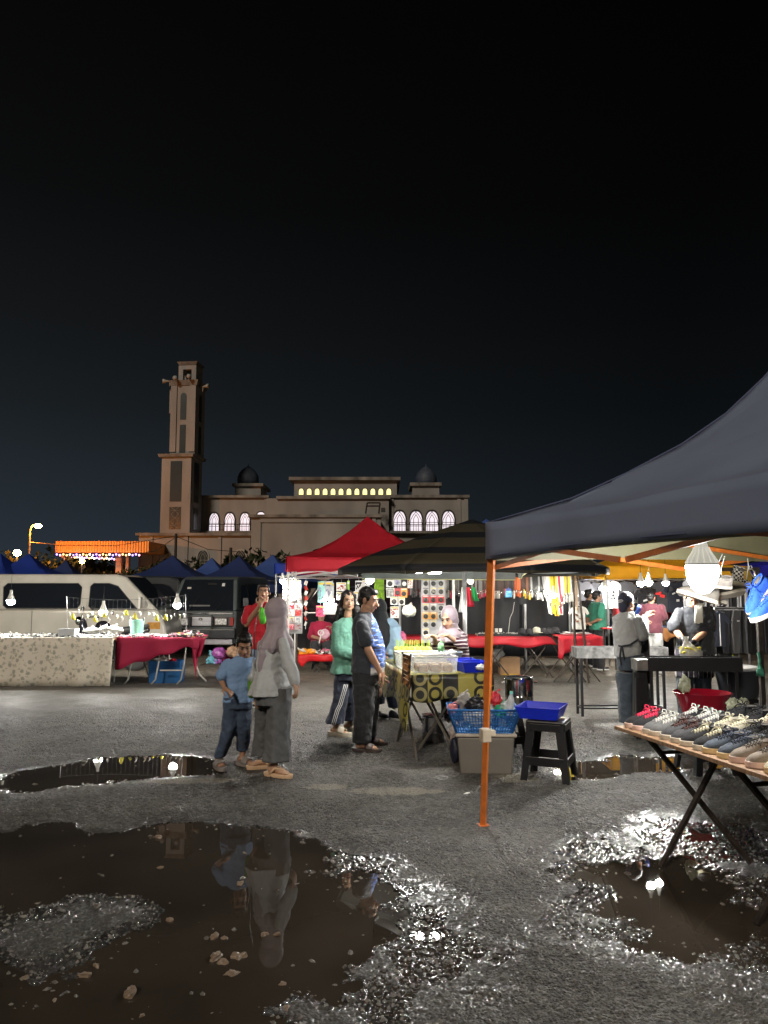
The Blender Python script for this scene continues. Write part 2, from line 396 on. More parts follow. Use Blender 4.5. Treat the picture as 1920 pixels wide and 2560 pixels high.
hsum=mathn(n,L,'ADD',mathn(n,L,'MULTIPLY',RMP(vor.outputs['Distance'],0,.7,1,0),1.0),mathn(n,L,'ADD',mathn(n,L,'MULTIPLY',RMP(vor2.outputs['Distance'],0,.6,1,0),.9),mathn(n,L,'MULTIPLY',NZ(160,3),.7)))
bmp=n.new('ShaderNodeBump'); bmp.inputs['Distance'].default_value=.02
L.new(mathn(n,L,'SUBTRACT',1.0,mathn(n,L,'ADD',mathn(n,L,'MULTIPLY',asph,.45),mathn(n,L,'MULTIPLY',pmask,.45))),bmp.inputs['Strength']); L.new(hsum,bmp.inputs['Height']); L.new(bmp.outputs[0],b.inputs['Normal'])
b.inputs['Coat IOR'].default_value=1.75; b.inputs['Coat Roughness'].default_value=.06
L.new(mathn(n,L,'MULTIPLY',RMP(wet,.15,.9),1.0),b.inputs['Coat Weight'])
cv=n.new('ShaderNodeTexVoronoi'); cv.feature='SMOOTH_F1'; cv.inputs['Scale'].default_value=105; L.new(tcv,cv.inputs['Vector'])
cb=n.new('ShaderNodeBump'); cb.inputs['Strength'].default_value=1; cb.inputs['Distance'].default_value=.00085
L.new(mathn(n,L,'ADD',mathn(n,L,'MULTIPLY',cv.outputs['Distance'],-1),mathn(n,L,'MULTIPLY',NZ(200,2),.5)),cb.inputs['Height']); L.new(cb.outputs[0],b.inputs['Coat Normal'])
me.materials.append(gm)
go=bpy.data.objects.new('ground',me); COL.objects.link(go); tag(go,'wet grey gravel and asphalt lot with shallow puddles','ground',kind='structure')
wm=M('muddy water',(.047,.038,.029),rough=.012,ior=1.33,var=.35,vs=1.2,spec=.5)
n,L,b=nodes(wm); tcv=coords(n,L)[0]; q=n.new('ShaderNodeTexNoise'); q.inputs['Scale'].default_value=1.5; L.new(tcv,q.inputs['Vector'])
bm=n.new('ShaderNodeBump'); bm.inputs['Strength'].default_value=.03; bm.inputs['Distance'].default_value=.01; L.new(q.outputs['Fac'],bm.inputs['Height']); L.new(bm.outputs[0],b.inputs['Normal'])
PL=['big muddy brown puddle in the foreground at left','long dark puddle beside the boy','narrow puddle right of the stool with the blue tray','sparkling puddle under the shoe table','small reddish puddle under the shoe table']
for i,p in enumerate(PUD):
    xs=[a for a,_ in p]; ys=[b_ for _,b_ in p]; m_=.25 if i in (1,2) else (1.4 if i==0 else 1.0)
    if i==4: continue
    y0=min(ys)-m_
    mb=MB(); mb.grid(lambda u,v:V(min(xs)-m_+(max(xs)-min(xs)+2*m_)*u,y0+(max(ys)+m_-y0)*v,.0006*i),8,8)
    mb.obj('puddle_water',wm,smooth=True,label=PL[i],cat='puddle',kind='structure',origin=((min(xs)+max(xs))/2,(min(ys)+max(ys))/2,0))
# loose stones: the ones one can tell apart, then the gravel as one mass
stm=M('pale stone',(.27,.20,.14),rough=.28,bump=.6,bs=60,var=.35,vs=25)
stw=M('wet grey stone',(.15,.14,.125),rough=.22,bump=.7,bs=90,var=.5,vs=20)
def rock(mb,c,r,fl=.6,seed=0):
    rnd=random.Random(seed); c=Vector(c); a=rnd.random()*6
    ax=(V(math.cos(a),math.sin(a),0),V(-math.sin(a),math.cos(a),0),V(0,0,1)); i0=len(mb.v)
    mb.ell(c,(r*rnd.uniform(.9,1.3),r*rnd.uniform(.6,.9),r*fl),ax,n=11,k=8)
    for i in range(i0,len(mb.v)):
        d=mb.v[i]-c; q_=mb.v[i]*(1.1/r)+V(seed,0,0); k=1+.75*noise.noise(q_)+.35*noise.noise(q_*2.7); mb.v[i]=c+d*k; mb.v[i].z=min(mb.v[i].z,c.z+r*fl*rnd.uniform(.75,1.0))
SL=[(535,2343,17,'pale stone of the pair left of the orange stones'),(560,2346,10,'small pale stone of the pair'),(597,2392,21,'orange-brown pointed stone in the puddle'),(540,2394,22,'broad split stone in the puddle'),(557,2408,16,'stone leaning on the broad split stone'),(578,2436,17,'rounded orange stone below the pointed one'),(322,2488,25,'largest orange stone near the bottom edge'),(398,2093,12,'lone pale stone near the far shore of the puddle'),(600,2210,11,'tiny pale stone in the middle of the puddle'),(706,2460,11,'small round stone near the right shore'),(716,2524,13,'brown stone at the gravel shore'),(517,2346,9,'flat grey stone beside the pair'),(662,2336,12,'flat pale stone'),(692,2338,11,'thin pale stone'),(424,2301,11,'white flat pebble'),(62,2445,10,'white pebble at far left'),(238,2268,18,'big grey stone on the gravel bar'),(212,2440,17,'brown stone at the end of the gravel bar'),(295,2283,13,'grey stone at the edge of the gravel bar'),(400,2170,8,'pebble with a pale top'),(240,2415,12,'pale stone on the gravel bar'),(136,2500,8,'pebble in the brown water'),(355,2540,9,'pebble near the bottom edge')]
for i,(a,b_,r,l) in enumerate(SL):
    g=G(a,b_,0); rr=r/F*g.y*.85
    mb=MB(); rock(mb,g+V(0,0,rr*.02),rr,.6,i*7+3)
    mb.obj('stone',stm if i not in (16,18,11) else stw,smooth=False,label=l+' lying in shallow muddy water',cat='stone',group='stones standing out of the big puddle',sub=0)
rnd=random.Random(5); mb=MB(); N=0
cand=np.array([[rnd.uniform(-.62,.62),math.exp(rnd.uniform(math.log(1.7),math.log(9.5)))] for _ in range(60000)])
cx_=cand[:,0]*cand[:,1]; cy_=cand[:,1]; hh,ww,dd=height(cx_,cy_)
for i in range(len(cand)):
    w_=ww[i]
    if dd[i]>.01 and not -.004<hh[i]: w_=.5
    pr=.10+.55*max(0,(w_-.5)*2) if hh[i]>-.012 else .012
    if rnd.random()>pr: continue
    r=rnd.choice((.003,.004,.005,.006,.006,.009,.012))*(.55+.1*cy_[i])
    if hh[i]<-.008: r*=1.6; z=-.002
    else: z=hh[i]+r*.2
    c=V(cx_[i],cy_[i],z); a=rnd.random()*6; s1,s2=rnd.uniform(.8,1.5)*r,rnd.uniform(.6,1)*r; h=r*rnd.uniform(.5,.9)
    ca,sa=math.cos(a),math.sin(a)
    ring=[V(c.x+s1*ca*math.cos(t)-s2*sa*math.sin(t),c.y+s1*sa*math.cos(t)+s2*ca*math.sin(t),c.z+rnd.uniform(-.2,.2)*r) for t in (0,1.3,2.5,3.8,5)]
    mb.add(ring+[c+V(rnd.uniform(-.3,.3)*r,rnd.uniform(-.3,.3)*r,h),c-V(0,0,h)],[(0,1,5),(1,2,5),(2,3,5),(3,4,5),(4,0,5),(1,0,6),(2,1,6),(3,2,6),(4,3,6),(0,4,6)]); N+=1
grm=M('loose gravel',(.17,.16,.145),rough=.3,var=.7,vs=35,bump=.4,bs=200)
mb.obj('gravel',grm,label='loose wet gravel scattered over the lot and thick round the puddles',cat='gravel',kind='stuff',origin=(0,5,0))
# ================= large structures
def arch(wd,h,n=7,sp=.5):          # pointed arch outline, base at z=0
    hw=wd/2; sh=h*sp; pts=[(-hw,0),(hw,0)]
    for i in range(n+1):
        t=i/n; x=hw*math.cos(t*math.pi/2)**.75 if t<1 else 0; z=sh+(h-sh)*math.sin(t*math.pi/2)**1.05
        pts.append((x,z))
    return pts+[(-a,b_) for a,b_ in pts[::-1][1:-2]]
def ringprism(mb,out,inn,m,th):
    n=len(out)
    vs=[m@V(x,y,z) for y in (0,th) for pl in (out,inn) for x,z in pl]
    fs=[]
    for i in range(n):
        j=(i+1)%n
        fs+=[(i,j,n+j,n+i),(2*n+i,3*n+i,3*n+j,2*n+j),(i,2*n+i,2*n+j,j),(n+i,n+j,3*n+j,3*n+i)]
    mb.add(vs,fs)
plaster=M('stained cream plaster',(.265,.25,.23),rough=.9,var=.22,vs=.35,stretch=(1,1,.35))
plasterd=M('grimy cornice',(.19,.175,.155),rough=.95,var=.5,vs=.8,stretch=(1,1,.4))
darkg=M('dark window panel',(.03,.04,.042),rough=.3,var=.2,vs=.5)
frm=M('dark window bars',(.04,.035,.03),rough=.7,var=0)
paleb=M('pale window bars',(.30,.29,.26),rough=.7,var=0)
litw=M('lit hall window',(.75,.70,.78),emit=.45,ecol=(.80,.72,.80),var=0)
lity=M('lit yellow window',(.9,.8,.3),emit=.65,ecol=(1,.86,.36),var=0)
def wallbox(mb,x0,y0,x1,y1,Y,dp,z0=None):
    a=P(x0,y1,Y); b_=P(x1,y0,Y)
    if z0 is not None: a.z=z0
    mb.bx((a.x,Y,a.z),(b_.x,Y+dp,b_.z))
mosque=T('mosque','long cream mosque with lit arched windows rising behind the tents','mosque',P(800,1400,92)*1.0)
mosque.location.z=0; XF[mosque.name]=M4(mosque.location)
mb=MB()
wallbox(mb,345,1338,626,1420,86,9,0); wallbox(mb,626,1292,952,1420,84,12,0)
wallbox(mb,500,1243,670,1420,92,12,0); wallbox(mb,664,1246,700,1420,91,12,0)
wallbox(mb,692,1246,972,1420,90,16,0); wallbox(mb,735,1199,992,1250,96,14,0)
wallbox(mb,972,1243,1170,1420,91,14,0)
wallbox(mb,587,1214,652,1245,97,5); wallbox(mb,1031,1213,1098,1245,97,5)
mb.obj('wall',plaster,mosque)
mb=MB()
def corn(x0,y0,x1,y1,Y,pj=.35,dp=.8): 
    a=P(x0,y1,Y-pj); b_=P(x1,y0,Y-pj); mb.bx((a.x,Y-pj,a.z),(b_.x,Y+dp,b_.z))
corn(338,1332,628,1339,86); corn(620,1286,956,1293,84); corn(497,1238,672,1244,92); corn(690,1240,976,1247,90)
corn(722,1192,1001,1200,96,.6,14); corn(968,1237,1174,1244,91); corn(580,1208,658,1215,97,.4,6); corn(1025,1206,1104,1214,97,.4,6)
corn(500,1327,630,1332,91.5,.3); corn(960,1327,1174,1333,90.5,.3)
mb.obj('cornice',plasterd,mosque)
mb=MB()      # pilasters and raised panel borders
for x0,x1,y0,y1,Y in ((640,652,1305,1420,84),(926,940,1293,1420,84),(372,382,1340,1420,86),(458,470,1340,1420,86),(543,553,1340,1420,86),(505,512,1245,1328,92),(660,668,1245,1328,92),(976,984,1245,1420,91),(1144,1152,1245,1420,91),(1162,1170,1245,1420,91),(650,930,1293,1306,84)):
    a=P(x0,y1,Y-.14); b_=P(x1,y0,Y-.14)
    if y1==1420: a.z=0
    mb=MB(); mb.bx((a.x,Y-.14,a.z),(b_.x,Y+.1,b_.z)); mb.obj('pilaster',plaster,mosque)
pass
for x in (620,1065):
    mb=MB(); c=P(x,1210,99.5); mb.lathe([(1.3,-.2),(1.42,.35),(1.36,.95),(1.1,1.5),(.68,1.95),(.22,2.25),(.05,2.4),(0.02,2.7)],c,18)
    mb.obj('dome',M('dark blue dome tiles',(.045,.058,.082),rough=.6,var=.3,vs=3),mosque,smooth=True)
def archwin(cx,y0,y1,wpx,Y,mat,frame=frm,bars=True,parent=None,yaw=0,tall=.5):
    a=P(cx,y1,Y); b_=P(cx,y0,Y); wd=wpx/F*Y; h=b_.z-a.z; m=M4((a.x,Y-.12,a.z),yaw)
    o=MB(); o.prism(arch(wd,h,sp=tall),m@Matrix.Translation((0,.06,0)),.05); wo_=o.obj('window',mat,parent or mosque)
    f=MB(); A=arch(wd*1.1,h*1.04,sp=tall); B=arch(wd*.92,h*.95,sp=tall); ringprism(f,A,B,m,.14)
    if bars:
        r=wd*.022
        f.cyl(m@V(-wd*.45,.03,h*.42),m@V(wd*.45,.03,h*.42),r,n=5); f.cyl(m@V(-wd*.47,.03,h*.25),m@V(wd*.47,.03,h*.25),r,n=5)
        for s in (-1,1):
            f.tube([m@V(s*wd*.46,.03,h*.30),m@V(s*wd*.40,.03,h*.55),m@V(s*wd*.2,.03,h*.78),m@V(-s*wd*.05,.03,h*.96)],r,5)
            f.tube([m@V(s*wd*.18,.03,0),m@V(s*wd*.18,.03,h*.6),m@V(0,.03,h*.8)],r,5)
    f.obj('window_frame',frame,wo_ if parent is None else wo_)
for cx,wv in ((535,26),(574,27),(612,26)): archwin(cx,1281,1328,wv,92,litw)
archwin(652,1279,1310,24,92,litw,bars=False)
for cx in (999,1040,1080,1121): archwin(cx,1276,1328,33,91,litw)
for cx in (410,507,601): archwin(cx,1374,1420,30,86,darkg,paleb)
for i in range(12): archwin(753+i*19.9,1221,1237,12.5,96,lity,frm,False)
mb=MB()      # terrace railing and scaffold frame
for x in range(0,14):
    for a,b_,Y in ((520,640,91.2),(985,1165,90.2)):
        t=a+(b_-a)*x/13; p=P(t,1327,Y); mb.cyl(p,p+V(0,0,.75),.025,n=4)
for a,b_,Y in ((520,640,91.2),(985,1165,90.2)):
    mb.cyl(P(a,1311,Y),P(b_,1311,Y),.04,n=4)
mb.obj('railing',frm,mosque)
mb=MB(); Y=88
for a,b_ in (((914,1284),(918,1257)),((918,1257),(950,1257)),((950,1257),(947,1284)),((915,1265),(949,1265))): mb.cyl(P(*a,Y),P(*b_,Y),.09,n=4)
a=P(958,1275,Y); mb.box(a,(.5,.3,.5)); mb.obj('scaffold_frame',frm,mosque)
# minaret
mina=T('minaret','tall stepped minaret tower with dark window slots and rooftop loudspeakers','minaret',(P(440,1325,88).x,90,0),R(-7))
XF[mina.name]=M4(mina.location,R(-7)); mx=mina.location.x
def mz(py): return P(440,py,88).z
mb=MB(); S=88/F
mb.box((0,0,(mz(1141)+0)/2),(3.55,3.55,mz(1141))); mb.box((.55,0,(mz(1141)+mz(958))/2),(3.0,3.0,mz(958)-mz(1141)))
for sx in (-1,1):
    for sy in (-1,1):
        mb.box((.75+sx*.8,sy*.8,(mz(958)+mz(908))/2),(.55,.55,mz(908)-mz(958)))
for sx,sy in ((0,-1),(0,1),(-1,0),(1,0)):   # arch heads between the lantern piers
    mb.box((.75+sx*.83,sy*.83,(mz(908)+mz(918))/2),(1.1 if sy else .48,.48 if sy else 1.1,mz(908)-mz(918)))
for sx in (-1,1): mb.box((.55+sx*1.15,-1.57,(mz(1128)+mz(962))/2),(.72,.16,mz(962)-mz(1128)))
mb.box((-.95-.3,.2,(mz(1025)+mz(965))/2),(.6,1.6,mz(965)-mz(1025)))
mb.obj('shaft',plaster,mina,local=True)
for q_ in (((0,0,mz(1138)),(4.1,4.1,.34),1.06),((.55,0,mz(955)),(3.2,3.2,.6),1.13),((.75,0,mz(903)),(2.1,2.1,.36),1.2)): MB().box(q_[0],q_[1],tp=(q_[2],q_[2])).obj('cornice',plasterd,mina,local=True)
mb=MB()
def slot(x,y,z0,z1,wd,side=False,arched=False):
    m=M4((x,y,z0),R(90) if side else 0)
    A=arch(wd,z1-z0,sp=.85) if arched else [(-wd/2,0),(wd/2,0),(wd/2,z1-z0),(-wd/2,z1-z0)]
    mb.prism(A,m@Matrix.Translation((0,-.05,0)),.1)
for sd in (0,1):
    def at(u,r,off=0): return (u,-r) if not sd else (r,u)
    for z0,z1,wd,r,ar,o_ in ((1253,1152,1.38,1.78,False,0),(1322,1267,1.38,1.78,False,0),(1130,1060,.72,1.5,False,.55),(1047,980,.72,1.5,True,.55)):
        if sd: mb_=(r+o_,0)
        else: mb_=(o_,-r)
        slot(mb_[0],mb_[1],mz(z0),mz(z1),wd,bool(sd),ar)
mb.obj('window',darkg,mina,local=True)
mb=MB(); z0,z1=mz(1322),mz(1267)
for s in (-1,1):
    mb.cyl((0,-1.87,z0),(0,-1.87,z1),.035,n=4)
    for k in range(3):
        zz=z0+(z1-z0)*(k+.5)/3; mb.cyl((-.5,-1.87,zz),(.5,-1.87,zz),.03,n=4); mb.cyl((-.45,-1.87,zz-.4*s),(.45,-1.87,zz+.4*s),.025,n=4)
mb.obj('window_bars',paleb,mina,local=True)
for (x,y,z,dx,dy) in ((-1.25,-1.4,mz(949),-1,-.3),(1.2,-1.7,mz(944),.4,-1),(2.6,-.8,mz(962),1,-.4),(-.2,-1.7,mz(947),.0,-1)):
    mb=MB(); d=V(dx,dy,0).normalized(); c=V(x,y,z); mb.tube([c-d*.5,c,c+d*.45,c+d*.8],[.08,.09,.16,.28],10); mb.cyl(c,c-V(0,0,.6),.05,n=5)
    mb.obj('loudspeaker',M('grey horn speaker',(.32,.31,.28),rough=.6,var=0),mina,local=True,smooth=True)
# orange lit portico
ora=M('ribbed orange roof panel',(.80,.36,.09),rough=.7,var=.12,vs=1)
n,L,b=nodes(ora); _,cx,cy,cz=coords(n,L); wv=mathn(n,L,'SINE',mathn(n,L,'MULTIPLY',cx,22)); bm=n.new('ShaderNodeBump'); bm.inputs['Strength'].default_value=1; bm.inputs['Distance'].default_value=.05; L.new(wv,bm.inputs['Height']); L.new(bm.outputs[0],b.inputs['Normal'])
port=T('entrance_portico','flat roofed orange lit entrance porch hung with coloured fairy lights','porch',(P(250,1400,82).x,82,0))
mb=MB(); a=P(138,1381,80); b_=P(372,1353,80); mb.bx((a.x,80,a.z),(b_.x,86,b_.z)); mb.obj('fascia',ora,port)
mb=MB(); 
for x0,x1 in ((288,304),(313,322)):
    a=P(x0,1440,82); b_=P(x1,1382,82); MB().bx((a.x,82,0),(b_.x,82.6,b_.z)).obj('column',M('peach plaster',(.5,.36,.26),rough=.8),port)
a=P(172,1440,84); mb.cyl((a.x,84,0),(a.x,84,P(172,1382,84).z),.15,n=8)
mb.obj('column',M('peach plaster',(.5,.36,.26),rough=.8),port)
mb=MB(); mb.cyl(P(150,1384,81),P(164,1400,81),.13,n=6); mb.cyl(P(164,1400,81),P(170,1384,81),.05,n=6); mb.obj('bracket',M('peach plaster'),port)
fl=[M('fairy '+k,c_,emit=s,var=0) for k,c_,s in (('violet',(.35,.2,1),3.5),('white',(1,.85,.7),3.5),('amber',(1,.5,.15),3),('pink',(1,.35,.55),3))]
string=T('fairy_lights','string of violet and white fairy lights under the porch edge','string lights',P(142,1386,79.8))
wire=MB(); 
for row in (0,1):
    n_=26 if row==0 else 18; prev=None
    for i in range(n_):
        px=142+i*(206/25) if row==0 else 180+i*6.2; py=1386+ (2 if i%2 else 0) + (6+i*.25 if row else 0)
        p=P(px,py,79.7); mb=MB(); mb.ell(p,.10,n=6,k=4); mb.obj('bulb',fl[(i*7+row*3+i//3)%4],string)
        if prev: wire.cyl(prev,p+V(0,0,.1),.02,n=3)
        prev=p+V(0,0,.1)
wire.obj('wire',frm,string)
# street lamps
def bulbmat(key,c_,s): return M(key,c_,emit=s*LAMP,ecol=c_,var=0)
steel=M('galvanised steel',(.42,.42,.42),rough=.35,metal=.8,var=.2)
st=T('street_lamp','tall street lamp glowing orange left of the mosque porch','street lamp',V(P(75,1400,72).x,72,0))
mb=MB(); p=P(75,1327,72); mb.tube([(p.x,72,0),(p.x,72,p.z),(p.x+.15,72,p.z+.5),(p.x+.6,72,p.z+.65)],.08,6); mb.obj('pole',steel,st)
mb=MB(); h=P(95,1315,72); mb.ell(h,(.36,.25,.18)); mb.obj('lamp_head',bulbmat('sodium lamp',(1,.28,.03),800),st)
mb=MB(); h=P(75,1356,72); h2=P(138,1361,79); mb.cyl(h,h2,.05,n=4); mb.obj('overhead_cable',M('cable pale',(.5,.4,.35),rough=.6,var=0),label='pale cable running from the orange street lamp to the porch roof',cat='cable')
for (px,py,Y,l) in ((43,1382,48,'small yellow lamp low on a pole behind the leftmost blue tent'),(205,1403,70,'small yellow lamp shining below the porch')):
    st=T('yard_lamp',l,'lamp',(P(px,py,Y).x,Y,0)); h=P(px,py,Y)
    mb=MB(); mb.cyl((h.x,Y,0),h,.05,n=6); mb.obj('pole',steel,st)
    mb=MB(); mb.ell(h,(.22,.22,.2)); mb.obj('lamp_head',bulbmat('yellow yard lamp',(1,.5,.10),90),st)
for px,y0,Y,l in ((440,1334,60,'thin dark utility pole in front of the mosque wall'),(577,1369,55,'short dark utility pole right of the first')):
    mb=MB(); h=P(px,y0,Y); mb.cyl((h.x,Y,0),h,.13,.11,n=8); mb.obj('utility_pole',frm,label=l,cat='pole')
for a,b_,Y in (((138,1363),(440,1340),60),((440,1342),(345,1385),60),((440,1341),(600,1380),60)):
    mb=MB(); p=P(*a,Y); q=P(*b_,Y); mb.tube([p,(p+q)/2-V(0,0,.4),q],.025,4)
    mb.obj('overhead_cable',frm,label='thin dark cable sagging '+('toward the porch' if a[0]==138 else 'from the utility pole to the left' if b_[0]==345 else 'from the utility pole to the right'),cat='cable')
# trees / bushes
leafm=M('night foliage',(.035,.05,.022),rough=.7,var=.6,vs=2)
bark=M('bark',(.08,.06,.045),rough=.9)
def tree(x,Y,h,wd,label,n_=900,seed=1,group=None):
    t=T('tree',label,'tree',(x,Y,0),0,group); rnd=random.Random(seed)
    mb=MB(); mb.tube([(0,0,0),(.1,0,h*.35),(-.1,0,h*.6)],[.16,.12,.06],7)
    for k in range(5): a=k*1.3; mb.tube([(0,0,h*.35),(math.cos(a)*wd*.3,math.sin(a)*wd*.3,h*.65)],[.07,.03],5)
    mb.obj('trunk',bark,t,local=True)
    mb=MB(); cl=[(rnd.uniform(-.5,.5)*wd,rnd.uniform(-.5,.5)*wd,h*rnd.uniform(.45,.85),rnd.uniform(.14,.28)*wd) for _ in range(11)]
    for i in range(n_):
        c=rnd.choice(cl); d=V(rnd.gauss(0,1),rnd.gauss(0,1),rnd.gauss(0,1)).normalized()*c[3]*rnd.random()**.35
        p=V(*c[:3])+d; s=rnd.uniform(.2,.42)*wd/5; a=V(rnd.gauss(0,1),rnd.gauss(0,1),rnd.gauss(0,1)).normalized(); b_=a.cross(V(0,0,1.1)).normalized()
        mb.add([p-a*s,p+b_*s*.5,p+a*s,p-b_*s*.5],[(0,1,2,3)])
    mb.obj('crown',leafm,t,local=True)
for i,(px,Y,h,wd,l) in enumerate(((20,75,5,6,'dark tree at the far left under the street lamp'),(110,78,4.5,6,'dark tree between the street lamp and the porch'),(215,90,5.5,8,'dark tree seen under the porch roof'),(350,72,3.6,3.5,'bush at the right column of the porch'),(435,60,3.9,4.5,'rounded dark tree before the left arched window'),(560,66,3.3,4,'dark bush between two arched windows'),(655,62,4.4,5,'dark tree rising behind the light blue tent'),(728,60,4.6,5,'dark tree left of the red tent peak'),(275,76,3.4,3,'low bush beside the porch column'))):
    tree(P(px,1400,Y).x,Y,h,wd,l,900,i+3)
# ---------------- tents
def fabric(key,col,transl=.25,**k): return M(key,col,rough=.75,bump=.25,bs=5,var=.10,vs=2,transl=transl,**k)
def tent(label,c,side,rz,ze,zt,val,mat,legmat=None,group=None,prof=None,legs=(0,1,2,3),truss=True,base={},lining=None,nm='tent',scal=0.02,legbot=0,ins=None,leg_r=.019):
    # c=centre xy ; ze=top edge of eave ; zt=apex ; val=valence depth
    t=T(nm,label,'tent',(c[0],c[1],0),rz,group); h=side/2
    prof=prof or [(0,0),(.27,.12),(.585,.36),(.703,.49),(.8,.65),(.9,.82),(1,1)]
    def pf(t_):
        for i in range(len(prof)-1):
            if t_<=prof[i+1][0]+1e-9:
                a,b_=prof[i],prof[i+1]; return a[1]+(b_[1]-a[1])*(t_-a[0])/(b_[0]-a[0])
        return 1
    cs=[(-h,-h),(h,-h),(h,h),(-h,h)]
    mb=MB(); vl=MB()
    for k in range(4):
        a=V(*cs[k],0); b_=V(*cs[(k+1)%4],0)
        def fn(u,v,a=a,b_=b_):
            p=(a*(1-u)+b_*u)*(1-v); sag=-.05*math.sin(math.pi*u)*(1-v)*math.sin(math.pi*min(1,v*1.3+.12)); 
            return V(p.x,p.y,ze+(zt-ze)*pf(v)+sag)
        mb.grid(fn,14,16)
        def fv(u,v,a=a,b_=b_,k=k):
            p=(a*(1-u)+b_*u); nrm=V(b_.y-a.y,a.x-b_.x,0).normalized()
            e_=ze+.012-.014*0-(val+.012)*v*(1-.22*math.sin(math.pi*u)) -.05*math.sin(math.pi*u)*0.6
            w_=nrm*(.016+.012*v*math.sin(u*23+k)*side/3)
            return V(p.x,p.y,e_)+w_
        vl.grid(fv,20,4)
    mb.obj('canopy',mat,t,local=True,smooth=True,solid=.006,disp=.035,dscale=.55); vl.obj('valence',mat,t,local=True,smooth=True,solid=.006)
    lm=legmat or steel
    if lining:
        lb=MB(); lv=MB()
        for k in range(4):
            a=V(*cs[k],0)*.99; b_=V(*cs[(k+1)%4],0)*.99
            lb.grid(lambda u,v:V(*((a*(1-u)+b_*u)*(1-v)).xy,ze-.014+(zt-ze)*pf(v)-.05*math.sin(math.pi*u)*(1-v)*math.sin(math.pi*min(1,v*1.3+.12))),14,16)
            lv.grid(lambda u,v:V(*(a*(1-u)+b_*u).xy,ze-.015-val*v*(.97-.22*math.sin(math.pi*u))-.03*math.sin(math.pi*u)),20,3)
        lb.obj('lining',lining,t,local=True,smooth=True); lv.obj('valence_lining',lining,t,local=True,smooth=True)
    for i in legs:
        g_=MB(); x,y=cs[i][0]*.985,cs[i][1]*.985; r=leg_r
        if i in base:
            bl_=XF[t.name].inverted()@Vector(base[i]); tp=V(x,y,ze-.02); md=bl_.lerp(tp,.43)
            for p_,q_,w_ in ((md,tp,r*1.5),(bl_,md+(tp-md)*.03,r*1.22)): g_.tube([p_,q_],w_,4)
            x,y=bl_.x,bl_.y
        else: g_.box((x,y,(ze-.02+.85)/2+.0),(r*2.2,r*2.2,ze-.02-.85)) ; g_.box((x,y,(.9+legbot)/2),(r*1.75,r*1.75,.9-legbot))
        lo=g_.obj('leg',lm,t,local=True,bevel=.003)
        g_=MB(); g_.box((x,y,legbot+.008),(.075,.075,.016)); g_.obj('foot_plate',lm,lo,local=True,bevel=.003)
    if truss:
        g_=MB(); zz=ze-.06
        for k in range(4):
            a=V(*cs[k],0)*.985; b_=V(*cs[(k+1)%4],0)*.985; off=.016
            nrm=V(b_.y-a.y,a.x-b_.x,0).normalized()*off
            for j in range(2):
                p=a.lerp(b_,j/2); q=a.lerp(b_,(j+1)/2)
                g_.box((p+q)/2+nrm+V(0,0,zz-.14),((p-q).length*1.0,.014,.028),rz=math.atan2((q-p).y,(q-p).x),ry=.12)
                g_.box((p+q)/2-nrm+V(0,0,zz-.14),((p-q).length*1.0,.014,.028),rz=math.atan2((q-p).y,(q-p).x),ry=-.12)
        g_.obj('truss',lm,t,local=True)
        g_=MB(); g_.cyl((0,0,ze-.25),(0,0,zt-.03),.02,n=8); g_.obj('centre_pole',lm,t,local=True)
    return t
navy=M('front tent cloth',(.20,.245,.36),rough=.8,bump=.3,bs=4,var=.10,vs=1.5,transl=.04)
A=P(1221,1405,5.15); d1=V(.29,-.956,0).normalized(); d2=V(.956,.29,0).normalized(); side=3.0
cen=V(A.x,A.y,0)+(d1+d2)*side/2
rzf=math.atan2(d2.y,d2.x)
orangem=M('orange painted steel',(.62,.17,.03),rough=.4,metal=.0,var=.15,vs=20,coat=.3)
front=tent('large navy blue canopy tent with orange frame at the right foreground',cen,side,rzf,2.045,3.33,.235,navy,orangem,legs=(0,2,3),leg_r=.021,legbot=.012,base={3:G(1208,2066,.014)},lining=M('olive silver lining',(.20,.19,.11),rough=.55,var=.1,bump=.3,bs=5),
  prof=[(0,0),(.27,.105),(.585,.33),(.703,.455),(.8,.60),(.9,.78),(1,1)])
SE=MB()
for sx_,sy_ in ((-1,1),(-1,-1),(1,1),(1,-1)):
    SE.tube([V(sx_*1.5*(1-t_),sy_*1.5*(1-t_),2.045+1.285*k_+.012) for t_,k_ in ((0,0),(.13,.05),(.27,.105),(.43,.21),(.585,.33),(.703,.455),(.8,.60),(.9,.78),(1,1))],.007,6)
SE.obj('ridge_seam',M('seam piping',(.09,.11,.20),rough=.7,var=0),front,local=True,smooth=True)
MB().tube([V(-1.512,-1.5+3*k_/16,2.045-.235*(1-.22*math.sin(math.pi*k_/16))-.03*math.sin(math.pi*k_/16)+.02) for k_ in range(17)],.005,5).obj('hem_seam',M('seam piping'),front,local=True,smooth=True)
# joint collar and knob on the visible leg
mb=MB(); lg=XF[front.name].inverted()@P(1213,1838,5.13); mb.box(lg,(.062,.062,.085)); mb.box(lg+V(.045,0,.012),(.05,.03,.04)); mb.obj('leg_clamp',M('dirty cream plastic',(.55,.47,.36),rough=.5,var=.25),front,local=True,bevel=.006)
redc=M('red tent cloth',(.50,.012,.03),rough=.7,bump=.4,bs=5,var=.12,vs=3,transl=.30)
tent('bright red canopy tent over the trinket stall',(-.30,14.0),2.75,R(4),2.12,2.92,.24,redc,M('white pole',(.6,.6,.58),rough=.4),prof=[(0,0),(.3,.14),(.55,.38),(.75,.62),(.9,.85),(1,1)])
yel=M('yellow tent cloth',(.78,.42,.015),rough=.7,bump=.4,bs=5,var=.12,vs=3,transl=.35)
tent('yellow canopy tent over the clothes racks',(6.1,17.7),3.0,R(2),2.07,2.78,.28,yel,steel)
